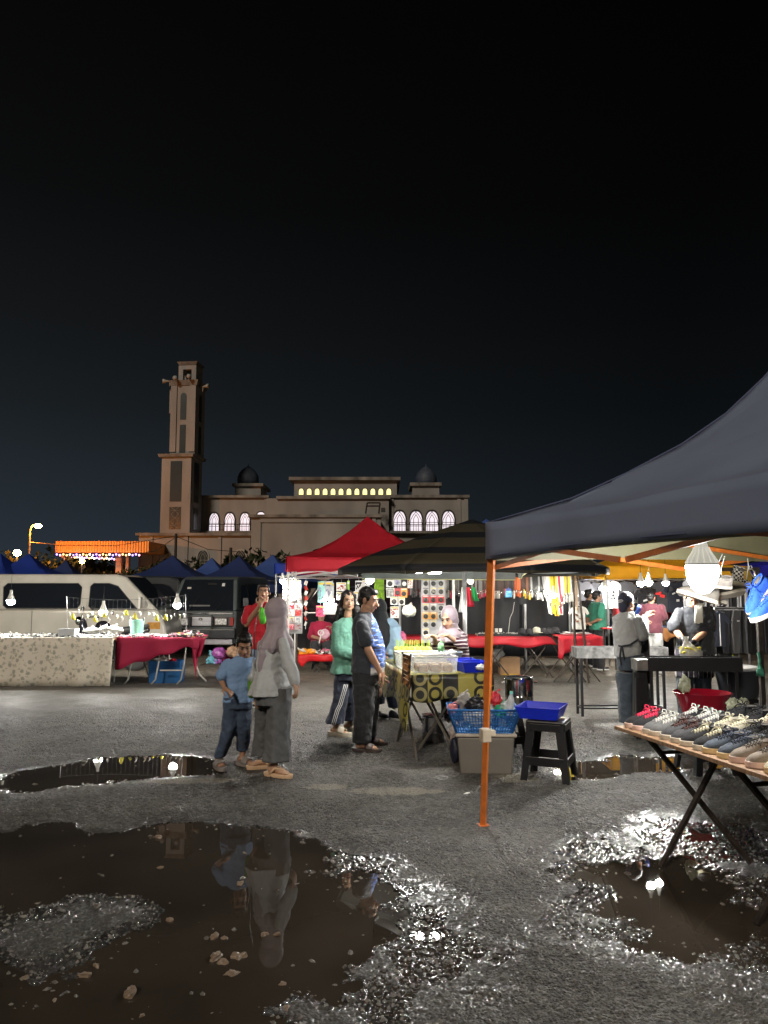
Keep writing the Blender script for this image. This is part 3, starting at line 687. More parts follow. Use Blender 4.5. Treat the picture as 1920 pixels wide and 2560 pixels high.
bluec=M('bright blue tent cloth',(.02,.06,.42),rough=.7,bump=.3,bs=5,var=.12,vs=2,transl=.3)
tent('blue canopy tent at the right edge behind the hanging shoes',(9.6,16.2),3.1,R(0),2.12,2.85,.30,M('violet blue tent cloth',(.03,.03,.50),rough=.7,var=.1,transl=.35),steel)
tent('blue canopy tent lit from below behind the red stall',(-.9,18.5),3.0,R(0),2.15,2.4,.22,bluec,steel)
dkb=M('dark blue tent cloth',(.018,.035,.13),rough=.75,bump=.3,bs=5,var=.12,vs=2,transl=.05)
mdb=M('mid blue tent cloth',(.05,.10,.33),rough=.75,bump=.3,bs=5,var=.12,vs=2,transl=.15)
for i,(px,py,Y,sd,m_,l) in enumerate(((2,1384,27,3.1,bluec,'blue canopy tent at the left frame edge'),(72,1384,27.5,3.6,bluec,'bright blue canopy tent behind the white van roof, second from the left'),(165,1400,34,2.8,dkb,'small dark blue canopy tent below the porch column'),
   (432,1388,26,4.0,dkb,'wide dark navy canopy tent before the dark bush'),(530,1394,32,3.0,mdb,'pale blue canopy tent peak between two navy ones'),(598,1390,25,3.6,dkb,'dark navy canopy tent behind the old grey van'),(682,1386,27,3.2,mdb,'pale blue canopy tent left of the red tent'),(1215,1297,21,3.2,mdb,'blue canopy tent peak showing over the corner of the navy tent'))):
    p=P(px,py,Y); tent(l,(p.x,Y),sd,R((i*37)%20-10),p.z-(.95 if i!=7 else .8),p.z,.25,m_,steel,truss=False,group='canopy tents in the row behind the vans')
# striped market umbrella
stp=M('black and olive striped cloth',(.02,.02,.02),rough=.7,bump=.3,bs=5,var=0,transl=.0)
n,L,b=nodes(stp); _,cx,cy,cz=coords(n,L); 
at_=n.new('ShaderNodeAttribute'); at_.attribute_name='Col'
s_=mathn(n,L,'GREATER_THAN',mathn(n,L,'FRACT',mathn(n,L,'MULTIPLY',mathn(n,L,'SUBTRACT',cz,1.675),5.2)),.62)
L.new(mixc(n,L,s_,(.055,.048,.03),(.010,.012,.017)),b.inputs['Base Color'])
um=T('market_umbrella','big black and olive striped umbrella sheltering the snack table','umbrella',(1.05,9.2,0))
mb=MB(); lin=MB(); vl=MB(); N8=8; RR=1.62
def uring(k,r,z): a=2*math.pi*k/N8+R(14); return V(math.cos(a)*r,math.sin(a)*r,z)
for k in range(N8):
    def fn(u,v,k=k):
        p=uring(k,RR*(1-v),0).lerp(uring(k+1,RR*(1-v),0),u); return V(p.x,p.y,1.84+.60*(v**.9)-.05*math.sin(math.pi*u)*(1-v)*math.sin(math.pi*min(1,v+.15)))
    mb.grid(fn,8,8)
    def fv(u,v,k=k):
        p=uring(k,RR,0).lerp(uring(k+1,RR,0),u); o_=p.normalized()*(.01*math.sin(u*9+k)*v+.005); return V(p.x,p.y,1.84-.002-(.075*(1-.25*math.sin(math.pi*u)))*v)+o_
    vl.grid(fv,12,3)
    def fl_(u,v,k=k):
        p=uring(k,RR*.985*(1-v),0).lerp(uring(k+1,RR*.985*(1-v),0),u); return V(p.x,p.y,1.825+.59*(v**.9)-.05*math.sin(math.pi*u)*(1-v)*math.sin(math.pi*min(1,v+.15)))
    lin.grid(fl_,4,4)
mb.obj('canopy',stp,um,local=True,smooth=True,solid=.004); vl.obj('valence',stp,um,local=True,smooth=True,solid=.004)
lin.obj('lining',M('silver grey lining',(.42,.44,.43),rough=.5,var=.1),um,local=True,smooth=True)
mb=MB(); 
for k in range(N8): mb.cyl(uring(k,RR*.97,1.79),V(0,0,2.36),.008,n=5); mb.cyl(uring(k,RR*.5,2.08),V(0,0,1.9),.007,n=5)
mb.obj('ribs',steel,um,local=True)
mb=MB(); a=P(1165,1430,8.9); g=G(1186,1770); mb.cyl((-.12,-.25,.02),(-.10,-.1,2.2),.024,n=12); mb.obj('pole',M('grey zinc tube',(.5,.5,.5),rough=.35,metal=.7,var=.25,vs=12),um,local=True,smooth=True)
# grey tarp strip with a pale yellow hem hanging below the umbrella edge
trp=M('grey green tarp',(.33,.36,.34),rough=.5,bump=.3,bs=8,transl=.3)
tp=T('tarp_valance','grey tarp strip with pale yellow hem below the striped umbrella','tarp',(0,0,0))
hem=M('pale yellow hem',(.75,.72,.35),rough=.6,var=0)
mb=MB(); hm=MB()
for px0,px1,Y0,Y1,d0,d1_ in ((905,1288,9.9,9.5,1450,1450),(1296,1334,9.5,9.6,1428,1428)):
    a0=P(px0,1420,Y0); a1=P(px1,1420,Y1)
    e0=P(px0,1447,Y0); e1=P(px1,d0,Y1)
    def ft(u,v): 
        t_=a0.lerp(a1,u); q_=e0.lerp(e1,u); r_=t_.lerp(q_,v)
        if px0==1296: r_.z=t_.z+(P(px0,1446 if u<.2 else 1446-25*u,Y0).z-t_.z)*v
        return r_+V(0,.015*math.sin(u*17)*v,0)
    mb.grid(ft,16,3)
    hm.tube([ft(i/16,1) for i in range(17)],.006,5)
mb.obj('cloth',trp,tp,solid=.003); hm.obj('hem',hem,tp)
tri=MB()
# ================= lamps
LB=[]
def lamp(px,py,Y,label,r=.045,s=520,col=(1.0,.97,.91),top=.25,flat=False,z0=None):
    p=P(px,py,Y); t=T('light_bulb',label,'lamp',p)
    m=bulbmat('bulb %g %s'%(s,str(col)),col,s)
    if flat:
        MB().lathe([(0.001,-.022),(r*.8,-.02),(r,-.005),(r,.01),(.001,.012)],(0,0,0),18).obj('diffuser',m,t,local=True,smooth=True)
        MB().lathe([(r*1.02,.012),(r*1.02,.03),(r*.4,.045),(.012,.06)],(0,0,0),18).obj('housing',M('white lamp plastic',(.75,.75,.72),rough=.4,var=0),t,local=True)
        MB().cyl((0,0,.06),(0,0,.06+top*.3),.003,n=4).obj('cord',frm,t,local=True)
    else:
        MB().lathe([(.001,-r),(r*.5,-r*.86),(r*.87,-r*.5),(r,0),(r*.96,r*.25)],(0,0,0),18).obj('globe',m,t,local=True,smooth=True)
        MB().lathe([(r*.97,r*.26),(r*.9,r*.7),(r*.6,r*1.5),(r*.38,r*2.1),(r*.33,r*2.9)],(0,0,0),18).obj('housing',M('white lamp plastic',(.75,.75,.72),rough=.4,var=0),t,local=True,smooth=True)
        MB().cyl((0,0,r*2.9),(0,0,r*2.9+top),.003,n=4).obj('cord',frm,t,local=True)
    LB.append(t); return t
W_=(.90,.95,1.0)
lamp(27,1503,13.0,'glowing bulb over the flowered cloth table',.065,340)
lamp(258,1530,13.1,'glowing bulb in front of the van door',.065,380)
lamp(443,1512,13.1,'glowing bulb in front of the grey van grille',.065,340)
lamp(706,1452,12.6,'bulb at the left post of the red tent',.045,130)
lamp(718,1480,12.7,'lower bulb among the hanging packets at left of the red stall',.05,150,(1,.95,.82))
lamp(828,1500,13.2,'bulb above the seated person in red',.05,240)
lamp(925,1450,10.9,'brilliant bulb right above the head of the man in navy',.055,700)
lamp(1040,1428,7.95,'left one of two flat lamps under the striped umbrella',.07,190,flat=True,top=.1)
lamp(1086,1429,7.95,'right one of two flat lamps under the striped umbrella',.07,190,flat=True,top=.1)
lamp(1176,1453,11.5,'warm yellowish bulb right of the steel pole',.04,500,(1,.93,.7))
lamp(1381,1428,11.8,'flat lamp over the yellow belts',.09,100,flat=True,top=.1)
lamp(1384,1487,13.4,'bulb glowing among the yellow belts',.055,170,(1,.97,.85))
lamp(1513,1470,16.4,'bulb above the man in the green shirt',.075,480)
lamp(1602,1458,8.9,'paired bulb hanging between the cap man and the cook, left one',.042,800)
lamp(1622,1456,9.0,'paired bulb hanging between the cap man and the cook, right one',.042,800)
lamp(1664,1457,13.5,'bulb before the clothes racks left of the big bulb',.055,900)
# the big bulb of the shoe stall
p=P(1755,1417,4.55); big=T('light_bulb','large ribbed white bulb glowing over the shoe table','lamp',p); r=.0925
MB().lathe([(.001,-r*1.72),(r*.38,-r*1.63),(r*.68,-r*1.32),(r*.88,-r*.88),(r*.98,-.4*r),(r*.99,.08*r)],(0,0,0),28).obj('globe',bulbmat('big bulb',(1,.98,.94),120),big,local=True,smooth=True)
mb=MB(); mb.lathe([(r*1.0,.11*r),(r*1.02,.17*r),(r*1.0,.2*r),(r*.84,.5*r),(r*.55,.95*r),(r*.42,1.25*r),(r*.36,1.5*r)],(0,0,0),28)
for k in range(14):
    a=2*math.pi*k/14; mb.tube([V(math.cos(a)*q_*r,math.sin(a)*q_*r,z*r) for q_,z in ((.99,.25),(.84,.5),(.56,.96),(.43,1.25))],.004,4)
mb.obj('housing',M('ribbed white plastic',(.75,.75,.70),rough=.4,var=.05,transl=.3,emit=.22,ecol=(1,.98,.9)),big,local=True,smooth=True,ang=40)
MB().lathe([(r*1.0,.09*r),(r*1.035,.10*r),(r*1.035,.17*r),(r*1.0,.18*r)],(0,0,0),28).obj('ring',M('dark ring',(.08,.08,.08),rough=.4,var=0),big,local=True,smooth=True)
MB().lathe([(r*.36,1.51*r),(r*.37,2.0*r),(r*.3,2.3*r)],(0,0,0),20).obj('socket',M('grey plastic',(.5,.5,.48),rough=.5),big,local=True,smooth=True,ang=40)
MB().tube([(0,0,2.25*r),(.02,.0,.30),(.0,.05,.5)],.004,6).obj('cord',frm,big,local=True)
# ================= vans and the motorcycle
glass=M('dark tinted glass',(.012,.015,.02),rough=.04,var=0,spec=.8)
chrome=M('chrome',(.75,.75,.75),rough=.08,metal=1,var=0)
rubber=M('black rubber',(.02,.02,.02),rough=.7)
blk=M('black plastic trim',(.02,.02,.022),rough=.35,var=.2)
def van(label,loc,rz,Lg,Wd,low,up,belt,body,wins,inset=.16,ws=None,wheels=(.75,3.4),front=None,wr=.31,cat='van',wsx=0):
    t=T('parked_van',label,cat,loc,rz); h=Wd/2
    def yy(z): return h-(max(0,z-belt)*inset)
    mb=MB()
    for poly in (low,up):
        n_=len(poly); vs=[V(x,-yy(z),z) for x,z in poly]+[V(x,yy(z),z) for x,z in poly]
        mb.add(vs,[tuple(range(n_)),tuple(range(2*n_-1,n_-1,-1))]+[(i,i+n_,(i+1)%n_+n_,(i+1)%n_) for i in range(n_)])
    mb.obj('body',body,t,local=True,bevel=.05,seg=3,smooth=True,ang=50)
    for nm,poly in wins:
        for s in (-1,1):
            m_=MB(); n_=len(poly); o1=.006
            vs=[V(x,s*(yy(z)+o1),z) for x,z in poly]+[V(x,s*(yy(z)-.02),z) for x,z in poly]
            m_.add(vs,[tuple(range(n_)),tuple(range(2*n_-1,n_-1,-1))]+[(i,i+n_,(i+1)%n_+n_,(i+1)%n_) for i in range(n_)])
            wo_=m_.obj('side_window',glass,t,local=True)
            f_=MB(); k=[V(x,s*(yy(z)+.010),z) for x,z in poly]; f_.tube(k+[k[0]],.011,5,cap=False); f_.obj('window_seal',blk,wo_,local=True)
    if ws:
        (x1,z1),(x2,z2)=ws; m_=MB(); d=V(z2-z1,0,-(x2-x1)).normalized()*(.006 if wsx==0 else .006); 
        q=[V(x1,-yy(z1)+.09,z1),V(x1,yy(z1)-.09,z1),V(x2,yy(z2)-.1,z2),V(x2,-yy(z2)+.1,z2)]
        m_.add([a+d*2 for a in q]+[a-d for a in q],[(0,1,2,3),(7,6,5,4),(0,4,5,1),(1,5,6,2),(2,6,7,3),(3,7,4,0)])
        m_.obj('windscreen',glass,t,local=True)
    for x in wheels:
        for s in (-1,1):
            m_=MB(); m_.lathe([(wr*.6,-.1),(wr*.93,-.1),(wr,-.06),(wr,.06),(wr*.93,.1),(wr*.6,.1)],(x,s*(h-.09),wr),22,rx=R(90)); w1=m_.obj('wheel',rubber,t,local=True,smooth=True,ang=40)
            m_=MB(); m_.lathe([(.001,.09),(wr*.2,.1),(wr*.5,.07),(wr*.62,.095)],(x,s*(h-.09),wr),18,rx=R(90)*(1 if s<0 else -1)); m_.obj('hubcap',steel,w1,local=True,smooth=True)
            m_=MB(); m_.lathe([(wr*1.16,-.02),(wr*1.16,.012),(wr*.6,.013)],(x,s*(h),wr),22,rx=R(90)*(1 if s<0 else -1)); m_.obj('wheel_arch',blk,t,local=True)
    if front: front(t,h,yy)
    return t
cream=M('cream white van paint',(.60,.58,.51),rough=.22,coat=.6,var=.10,vs=2)
lo=[(0,.28),(4.42,.28),(4.55,.42),(4.58,.62),(4.52,.86),(4.36,1.14),(0.02,1.14)]
upp=[(.02,1.142),(4.352,1.142),(3.62,1.86),(3.40,1.92),(.2,1.93),(.06,1.86)]
def wf(t,h,yy):
    for s in (-1,1):
        m_=MB(); m_.box((4.47,s*(h-.17),.80),(.10,.30,.17)); hl=m_.obj('headlight',M('headlamp glass',(.5,.45,.35),rough=.1,var=.3,vs=20),t,local=True,bevel=.02)
        m_=MB(); m_.box((4.30,s*(h+.004),.80),(.28,.014,.15)); m_.obj('turn_signal',M('amber lens',(.5,.25,.06),rough=.15,var=.2,vs=20),t,local=True,bevel=.004)
        m_=MB(); m_.tube([(3.98,s*h,1.16),(4.02,s*(h+.1),1.2)],.012,6); m_.box((4.03,s*(h+.13),1.30),(.05,.15,.24)); m_.obj('wing_mirror',cream,t,local=True,bevel=.02)
        m_=MB(); m_.box((3.05,s*(h+.012),.98),(.14,.03,.035)); m_.obj('door_handle',blk,t,local=True,bevel=.006)
        m_=MB(); m_.box((2.3,s*(h+.006),.60),(4.1,.012,.016)); m_.box((3.16,s*(h+.003),.75),(.012,.008,.75)); m_.box((1.62,s*(h+.003),.75),(.012,.008,.75)); m_.obj('panel_seam',M('seam grey',(.18,.17,.15),rough=.5,var=0),t,local=True)
        m_=MB(); m_.box((3.78,s*(h+.004),.95),(.10,.01,.10)); 
    m_=MB(); m_.box((4.50,0,.40),(.20,2*h-.04,.20)); m_.obj('bumper',M('grey bumper',(.25,.25,.25),rough=.4),t,local=True,bevel=.04)
    m_=MB(); m_.box((2.3,0,1.9),(3.0,.05,.01)); 
wins=[('a',[(3.92,1.16),(3.46,1.66),(3.26,1.72),(2.92,1.72),(2.86,1.66),(2.86,1.22),(2.92,1.16)]),
      ('b',[(2.60,1.18),(2.66,1.26),(2.66,1.64),(2.58,1.72),(1.02,1.72),(.94,1.64),(.98,1.24),(1.06,1.18)]),
      ('c',[(.84,1.26),(.84,1.64),(.76,1.72),(.10,1.72),(.08,1.24),(.76,1.18)])]
c0=P(412,1600,17); van('cream white van parked side-on behind the flowered cloth table',(c0.x-4.55,17.85,0),0,4.55,1.69,lo,upp,1.14,cream,wins,ws=((4.352,1.142),(3.62,1.86)),wheels=(.80,3.35),front=wf)
# dark van nose just behind it
dkp=M('dark grey car paint',(.035,.04,.045),rough=.2,coat=.6,var=.1)
van('dark van whose sloping windscreen shows past the nose of the cream van',(c0.x-4.05,20.2,0),0,4.55,1.69,lo,upp,1.14,dkp,wins[:1],ws=((4.352,1.142),(3.62,1.86)),wheels=(3.35,))
wv2=M('beige van paint',(.33,.31,.27),rough=.3,coat=.4)
van('pale framed van partly hidden behind the grey van',(P(395,1500,24).x,24.5,0),0,3.6,1.7,[(0,.28),(3.6,.28),(3.6,1.14),(0,1.14)],[(.0,1.142),(3.6,1.142),(3.5,1.86),(.3,1.86)],1.14,wv2,[('a',[(.35,1.18),(1.5,1.18),(1.5,1.72),(.5,1.72)]),('b',[(1.62,1.18),(3.2,1.18),(3.2,1.72),(1.62,1.72)])],wheels=(.7,2.9))
# old grey van facing the camera: local +x points at the camera
gvp=M('flat grey-green van paint',(.095,.115,.115),rough=.35,coat=.2,var=.12)
lo2=[(0,.30),(3.86,.30),(3.93,.45),(3.95,.72),(3.90,1.08),(.0,1.08)]
up2=[(.0,1.082),(3.89,1.082),(3.42,1.82),(3.15,1.90),(.25,1.92),(.05,1.82)]
def gf(t,h,yy):
    X=3.95
    sil=M('silver grille panel',(.42,.41,.43),rough=.3,metal=.3,var=.1)
    def part(nm,c,d,m_,bv=.008,par=None): return MB().box(c,d).obj(nm,m_,par or t,local=True,bevel=bv)
    part('grille',(X+.0,0,.83),(.05,1.50,.26),blk,.02); part('grille_panel',(X+.03,.02,.83),(.03,.50,.20),sil)
    for s in (-1,1):
        hl=part('headlight',(X+.025,s*.47,.83),(.05,.33,.19),chrome,.012); part('headlight_glass',(X+.052,s*.47,.83),(.008,.27,.14),M('headlamp clear glass',(.6,.6,.58),rough=.15,var=.6,vs=30,bump=1,bs=40),.003,hl)
        part('turn_signal',(X+.0,s*.72,.83),(.06,.09,.19),M('amber lens') if s<0 else M('red lens',(.35,.03,.02),rough=.2,var=.1),.01)
        part('bumper_guard',(X+.11,s*.27,.72),(.04,.035,.55),blk)
        m_=MB(); m_.tube([(3.55,s*(h),1.15),(3.62,s*(h+.12),1.2)],.012,6); m_.box((3.63,s*(h+.15),1.28),(.05,.14,.2)); m_.obj('wing_mirror',blk,t,local=True,bevel=.02)
        part('door_handle',(2.55,s*(h+.01),.98),(.13,.03,.035),blk)
    part('chrome_strip',(X-.02,0,1.02),(.04,1.5,.05),chrome); part('bumper',(X+.04,0,.55),(.16,1.66,.24),blk,.03); part('lower_apron',(X+.0,0,.36),(.1,1.5,.14),sil,.02)
    part('licence_plate',(X+.13,0,.56),(.012,.42,.10),blk,.003)
    text('brand_lettering','TOYOTA',.075,M('white lettering',(.7,.7,.7),rough=.4,var=0),t,(X+.05,.14,.79),(90,0,90))
    m_=MB(); 
    for a,b_ in ((.045,.03),(.022,.03),(.045,.012)):
        m_.tube([V(X+.052,-.02+a*math.cos(q_*.5236),.885+b_*math.sin(q_*.5236)) for q_ in range(13)],.005,5,cap=False)
    m_.obj('emblem',blk,t,local=True)
    for (y_,z_,w_,h_,m_) in ((.38,1.70,.07,.09,M('white lettering')),(-.45,1.62,.10,.05,cream),(.1,1.72,.22,.05,blk),(-.1,1.2,.5,.04,M('grey dash',(.16,.16,.16),rough=.6))):
        x_=3.89-(z_-1.082)*.637+.016; MB().box((x_,y_,z_),(.006,w_,h_),ry=-.567).obj('windscreen_sticker',m_,t,local=True)
    for a in (-.35,.3): MB().tube([(3.9,a,1.1),(3.7,a+.2,1.42)],.008,5).obj('wiper',blk,t,local=True)
    for s in (-1,1):    # cream front seats seen through the side glass
        MB().box((2.75,s*.45,1.35),(.16,.42,.55),ry=R(-8)).obj('seat',M('beige seat cloth',(.5,.47,.40),rough=.8),t,local=True,bevel=.05)
g=G(497,1640)
gl2=M('clear car glass',(.5,.55,.6),rough=.02,var=0,trans=1,ior=1.05)
van('old grey-green van facing the lot with dented bumper behind the red table',(g.x+.34,g.y+3.9,0),R(-90-4),3.95,1.64,lo2,up2,1.08,gvp,[('a',[(3.46,1.12),(3.1,1.68),(2.72,1.72),(2.6,1.66),(2.6,1.14)]),('b',[(2.46,1.14),(2.46,1.70),(1.3,1.74),(1.24,1.14)]),('c',[(1.12,1.14),(1.16,1.72),(.3,1.72),(.2,1.16)])],ws=((3.89,1.082),(3.42,1.82)),wheels=(.75,3.1),front=gf)
# dark car behind the red stall
van('black van parked behind the hanging packets of the red stall',(P(735,1500,16.6).x,17.2,0),0,4.2,1.6,lo,[(.15,1.142),(4.352,1.142),(3.62,1.76),(3.3,1.86),(.9,1.86),(.55,1.72)],1.14,M('black car paint',(.012,.012,.014),rough=.15,coat=.8,var=0),[('a',[(.75,1.2),(1.0,1.62),(1.7,1.68),(1.7,1.2)]),('b',[(1.8,1.2),(1.8,1.68),(2.8,1.68),(2.8,1.2)])],wheels=(.9,3.4))
# motorcycle
mo=T('motorcycle','small dark scooter parked between the cream van and the cloth table','motorcycle',(P(250,1600,15).x,15.2,0))
m0=mo.location.x
bk=M('glossy black fairing',(.015,.015,.018),rough=.12,coat=.8,var=0)
for x in (-.62,.62):
    w1=MB().lathe([(.2,-.035),(.26,-.04),(.28,0),(.26,.04),(.2,.035)],(x,0,.29),22,rx=R(90)).obj('wheel',rubber,mo,local=True,smooth=True)
    m_=MB(); 
    for k in range(5): a=k*1.2566; m_.cyl((x,0,.29),(x+.2*math.cos(a),0,.29+.2*math.sin(a)),.012,n=5)
    m_.obj('rim',steel,w1,local=True)
MB().chain([(-.28,0,.52),(-.40,0,.75),(-.42,0,.98)],[.10,.11,.06]).obj('front_fairing',bk,mo,local=True,smooth=True)
MB().chain([(-.62,0,.29),(-.47,0,.7),(-.38,0,1.02)],[.03,.03,.025]).obj('fork',steel,mo,local=True,smooth=True)
MB().chain([(-.75,0,.52),(-.6,0,.60),(-.45,0,.55)],[.03,.06,.03]).obj('mudguard',bk,mo,local=True,smooth=True)
MB().chain([(-.25,0,.42),(.2,0,.45),(.45,0,.66),(.85,0,.80)],[.09,.12,.12,.05]).obj('body_panel',bk,mo,local=True,smooth=True)
MB().chain([(-.02,0,.74),(.3,0,.78),(.6,0,.82),(.85,0,.88)],[.05,.075,.07,.04]).obj('seat',M('black vinyl seat',(.03,.03,.032),rough=.35),mo,local=True,smooth=True)
MB().tube([(-.30,-.32,1.05),(-.38,-.18,1.04),(-.40,0,1.0),(-.38,.18,1.04),(-.30,.32,1.05)],.014,6).obj('handlebar',chrome,mo,local=True,smooth=True)
MB().ell((-.50,0,.98),(.07,.09,.09)).obj('headlight',chrome,mo,local=True,smooth=True)
for s in (-1,1): MB().cyl((-.36,s*.2,1.05),(-.33,s*.24,1.2),.006,n=5).ell((-.33,s*.26,1.23),(.02,.07,.045)).obj('mirror',blk,mo,local=True)
MB().ell((-.02,-.02,.86),(.15,.13,.13)).obj('fuel_cover',bk,mo,local=True,smooth=True)
MB().chain([(.1,-.12,.22),(.75,-.13,.33)],[.03,.045]).obj('exhaust',chrome,mo,local=True,smooth=True)
MB().box((-.1,-.1,.12),(.03,.03,.26),rx=.4).obj('side_stand',steel,mo,local=True)
# ================= people
skin=M('brown skin',(.38,.215,.14),rough=.5,var=.08,vs=12,sss=.08,spec=.35)
skinl=M('light brown skin',(.48,.30,.20),rough=.5,var=.06,vs=12,sss=.08,spec=.35)
skind=M('tan skin',(.34,.19,.12),rough=.5,var=.08,vs=12,sss=.08,spec=.35)
hairm=M('black hair',(.008,.007,.007),rough=.45,bump=.8,bs=90,var=.2,stretch=(1,1,.25))
eyew=M('eye white',(.6,.57,.53),rough=.2,var=0); eyed=M('dark iris',(.015,.01,.008),rough=.1,var=0)
lipm=M('lips',(.30,.10,.085),rough=.4,var=0)
def cloth(key,col,rough=.8,**k):
    k.setdefault('bump',.35); k.setdefault('bs',9); k.setdefault('var',.08); k.setdefault('vs',5); k.setdefault('stretch',(1,1,.35)); k.setdefault('sheen',.15)
    return M(key,col,rough=rough,**k)
def frame(yaw,pitch=0,roll=0):       # yaw 0 = facing the camera, +90 = facing image right
    f=V(math.sin(R(yaw)),-math.cos(R(yaw)),0); r=V(math.cos(R(yaw)),math.sin(R(yaw)),0)  # r = image-right when facing camera... 
    u=V(0,0,1); q=Matrix.Rotation(R(-pitch),3,r); f2=q@f; u2=q@u
    if roll: k=Matrix.Rotation(R(roll),3,f2); r=k@r; u2=k@u2
    return r,f2,u2
def hand(mb,w,d,n,s=1,curl=30,thumb=1,spread=1):
    d=Vector(d).normalized(); n=Vector(n); n=(n-d*n.dot(d)).normalized(); l=n.cross(d).normalized()*thumb
    pc=w+d*.045*s; mb.ell(pc,(.040*s,.047*s,.016*s),(l,d,n)); mb.cap(w-d*.01,w+d*.03*s,.024*s,.026*s)
    for i,(o_,ln) in enumerate(((.028,.070),(.010,.079),(-.009,.073),(-.027,.058))):
        p=w+d*.082*s+l*o_*s; a=R(curl)*(.55+.12*i); dd=d; pts=[w+d*.055*s+l*o_*.9*s,p]
        for k,fr in enumerate((.45,.32,.23)):
            q=Matrix.Rotation(-a*(1.0 if k else .7),3,l*thumb)@dd; dd=q
            p=p+dd*ln*fr*s*1.05+l*o_*.05*spread*s; pts.append(p)
        mb.chain(pts,[.0095*s,.0095*s,.0085*s,.0078*s,.0068*s],7)
    b0=w+d*.018*s+l*.026*s; mb.chain([b0,b0+(d*.4+l*.75).normalized()*.036*s,b0+(d*.85+l*.75+n*.2).normalized()*.066*s,b0+(d*1+l*.45+n*.5).normalized()*.09*s],[.013*s,.0115*s,.0095*s,.008*s],7)
def head(mb,c,fr,s=1,ears=True):
    r,f,u=fr
    def q(a,b_,c_): return c+(r*a+f*b_+u*c_)*s
    def E(a,b_,c_,x,y,z): mb.ell(q(a,b_,c_),(x*s,y*s,z*s),fr)
    E(0,-.012,.028,.073,.092,.086); E(0,.030,-.028,.062,.060,.082); E(0,.052,-.088,.032,.030,.024)
    for k in (-1,1):
        E(k*.033,.052,-.038,.026,.028,.030); E(k*.04,.02,-.07,.025,.04,.03)
        if ears: E(k*.076,-.008,-.012,.010,.020,.030)
    mb.chain([q(0,.078,.008),q(0,.098,-.018),q(0,.108,-.034)],[.009*s,.011*s,.014*s],8)
    for k in (-1,1): E(k*.012,.098,-.036,.009,.010,.008)
    E(0,.068,.024,.046,.022,.011); E(0,.080,-.062,.022,.013,.016)
def face(par,c,fr,s=1,brow=True,lip=lipm):
    r,f,u=fr
    def q(a,b_,c_): return c+(r*a+f*b_+u*c_)*s
    for k in (-1,1):
        mb=MB(); mb.ell(q(k*.029,.0835,.003),(.0135*s,.008*s,.0065*s),fr); mb.mi=1; mb.ell(q(k*.029,.0895,.003),(.0062*s,.0035*s,.0062*s),fr); mb.mi=2
        mb.tube([q(k*.014,.090,.006),q(k*.029,.0935,.0105),q(k*.044,.086,.006)],.0022*s,5)
        mb.obj('eye',[eyew,eyed,hairm],par,smooth=True)
        mb=MB(); mb.tube([q(k*.012,.092,.022),q(k*.03,.0925,.029),q(k*.05,.078,.023)],[.003*s,.0045*s,.002*s],6); mb.obj('eyebrow',hairm,par,smooth=True)
    mb=MB(); mb.tube([q(-.021,.088,-.062),q(-.008,.096,-.0585),q(0,.096,-.060),q(.008,.096,-.0585),q(.021,.088,-.062)],[.002*s,.0045*s,.0045*s,.0045*s,.002*s],6)
    mb.tube([q(-.017,.089,-.066),q(0,.096,-.0685),q(.017,.089,-.066)],[.002*s,.0055*s,.002*s],6); mb.obj('mouth',lip,par,smooth=True)
def shorthair(par,c,fr,s=1,top=1.0,mat=None):
    r,f,u=fr
    def q(a,b_,c_): return c+(r*a+f*b_+u*c_)*s
    mb=MB(); mb.ell(q(0,-.022,.046),(.081*s,.094*s,.080*s*top),fr); mb.ell(q(0,-.055,-.005),(.070*s,.056*s,.068*s),fr)
    mb.ell(q(0,.035,.082),(.06*s,.052*s,.034*s*top),fr)
    for k in (-1,1): mb.ell(q(k*.068,.018,.022),(.012*s,.022*s,.034*s),fr)
    rn=random.Random(3)
    for i in range(26):
        a=rn.uniform(0,6.28); z=rn.uniform(.3,1); d=V(math.cos(a)*math.sqrt(1-z*z),math.sin(a)*math.sqrt(1-z*z),z)
        p=q(d.x*.078,d.y*.09-.02,.045+d.z*.078*top); mb.cap(p,p+(r*d.x+f*(d.y*.4+.5)+u*.2)*.02*s,.011*s,.004*s,6)
    mb.obj('hair',mat or hairm,par,remesh=.006*s,disp=.008*s,dscale=.02,sm=2)
def sneaker_simple(par,an,td,s=1,mat=None,sole=None,name='shoe'):
    td=Vector(td); td.z=0; td.normalize(); l=V(-td.y,td.x,0); z=GZ
    b=V(an.x,an.y,0)-td*.06*s
    mb=MB(); mb.mi=0
    fr=(l,td,V(0,0,1))
    mb.ell(b+td*.05*s+V(0,0,z+.05*s),(.042*s,.07*s,.05*s),fr); mb.ell(b+td*.16*s+V(0,0,z+.04*s),(.046*s,.09*s,.034*s),fr); mb.ell(b+td*.03*s+V(0,0,z+.075*s),(.036*s,.045*s,.04*s),fr)
    o_=mb.obj(name,mat,par,remesh=.008,sm=2)
    sl_=MB(); sl_.loft([(b+td*.10*s+V(0,0,z),.045*s,.137*s),(b+td*.10*s+V(0,0,z+.024*s),.049*s,.142*s)],20,yaw=math.atan2(td.y,td.x)-math.pi/2,p=2.6); sl_.obj('sole',sole,o_)
    return o_
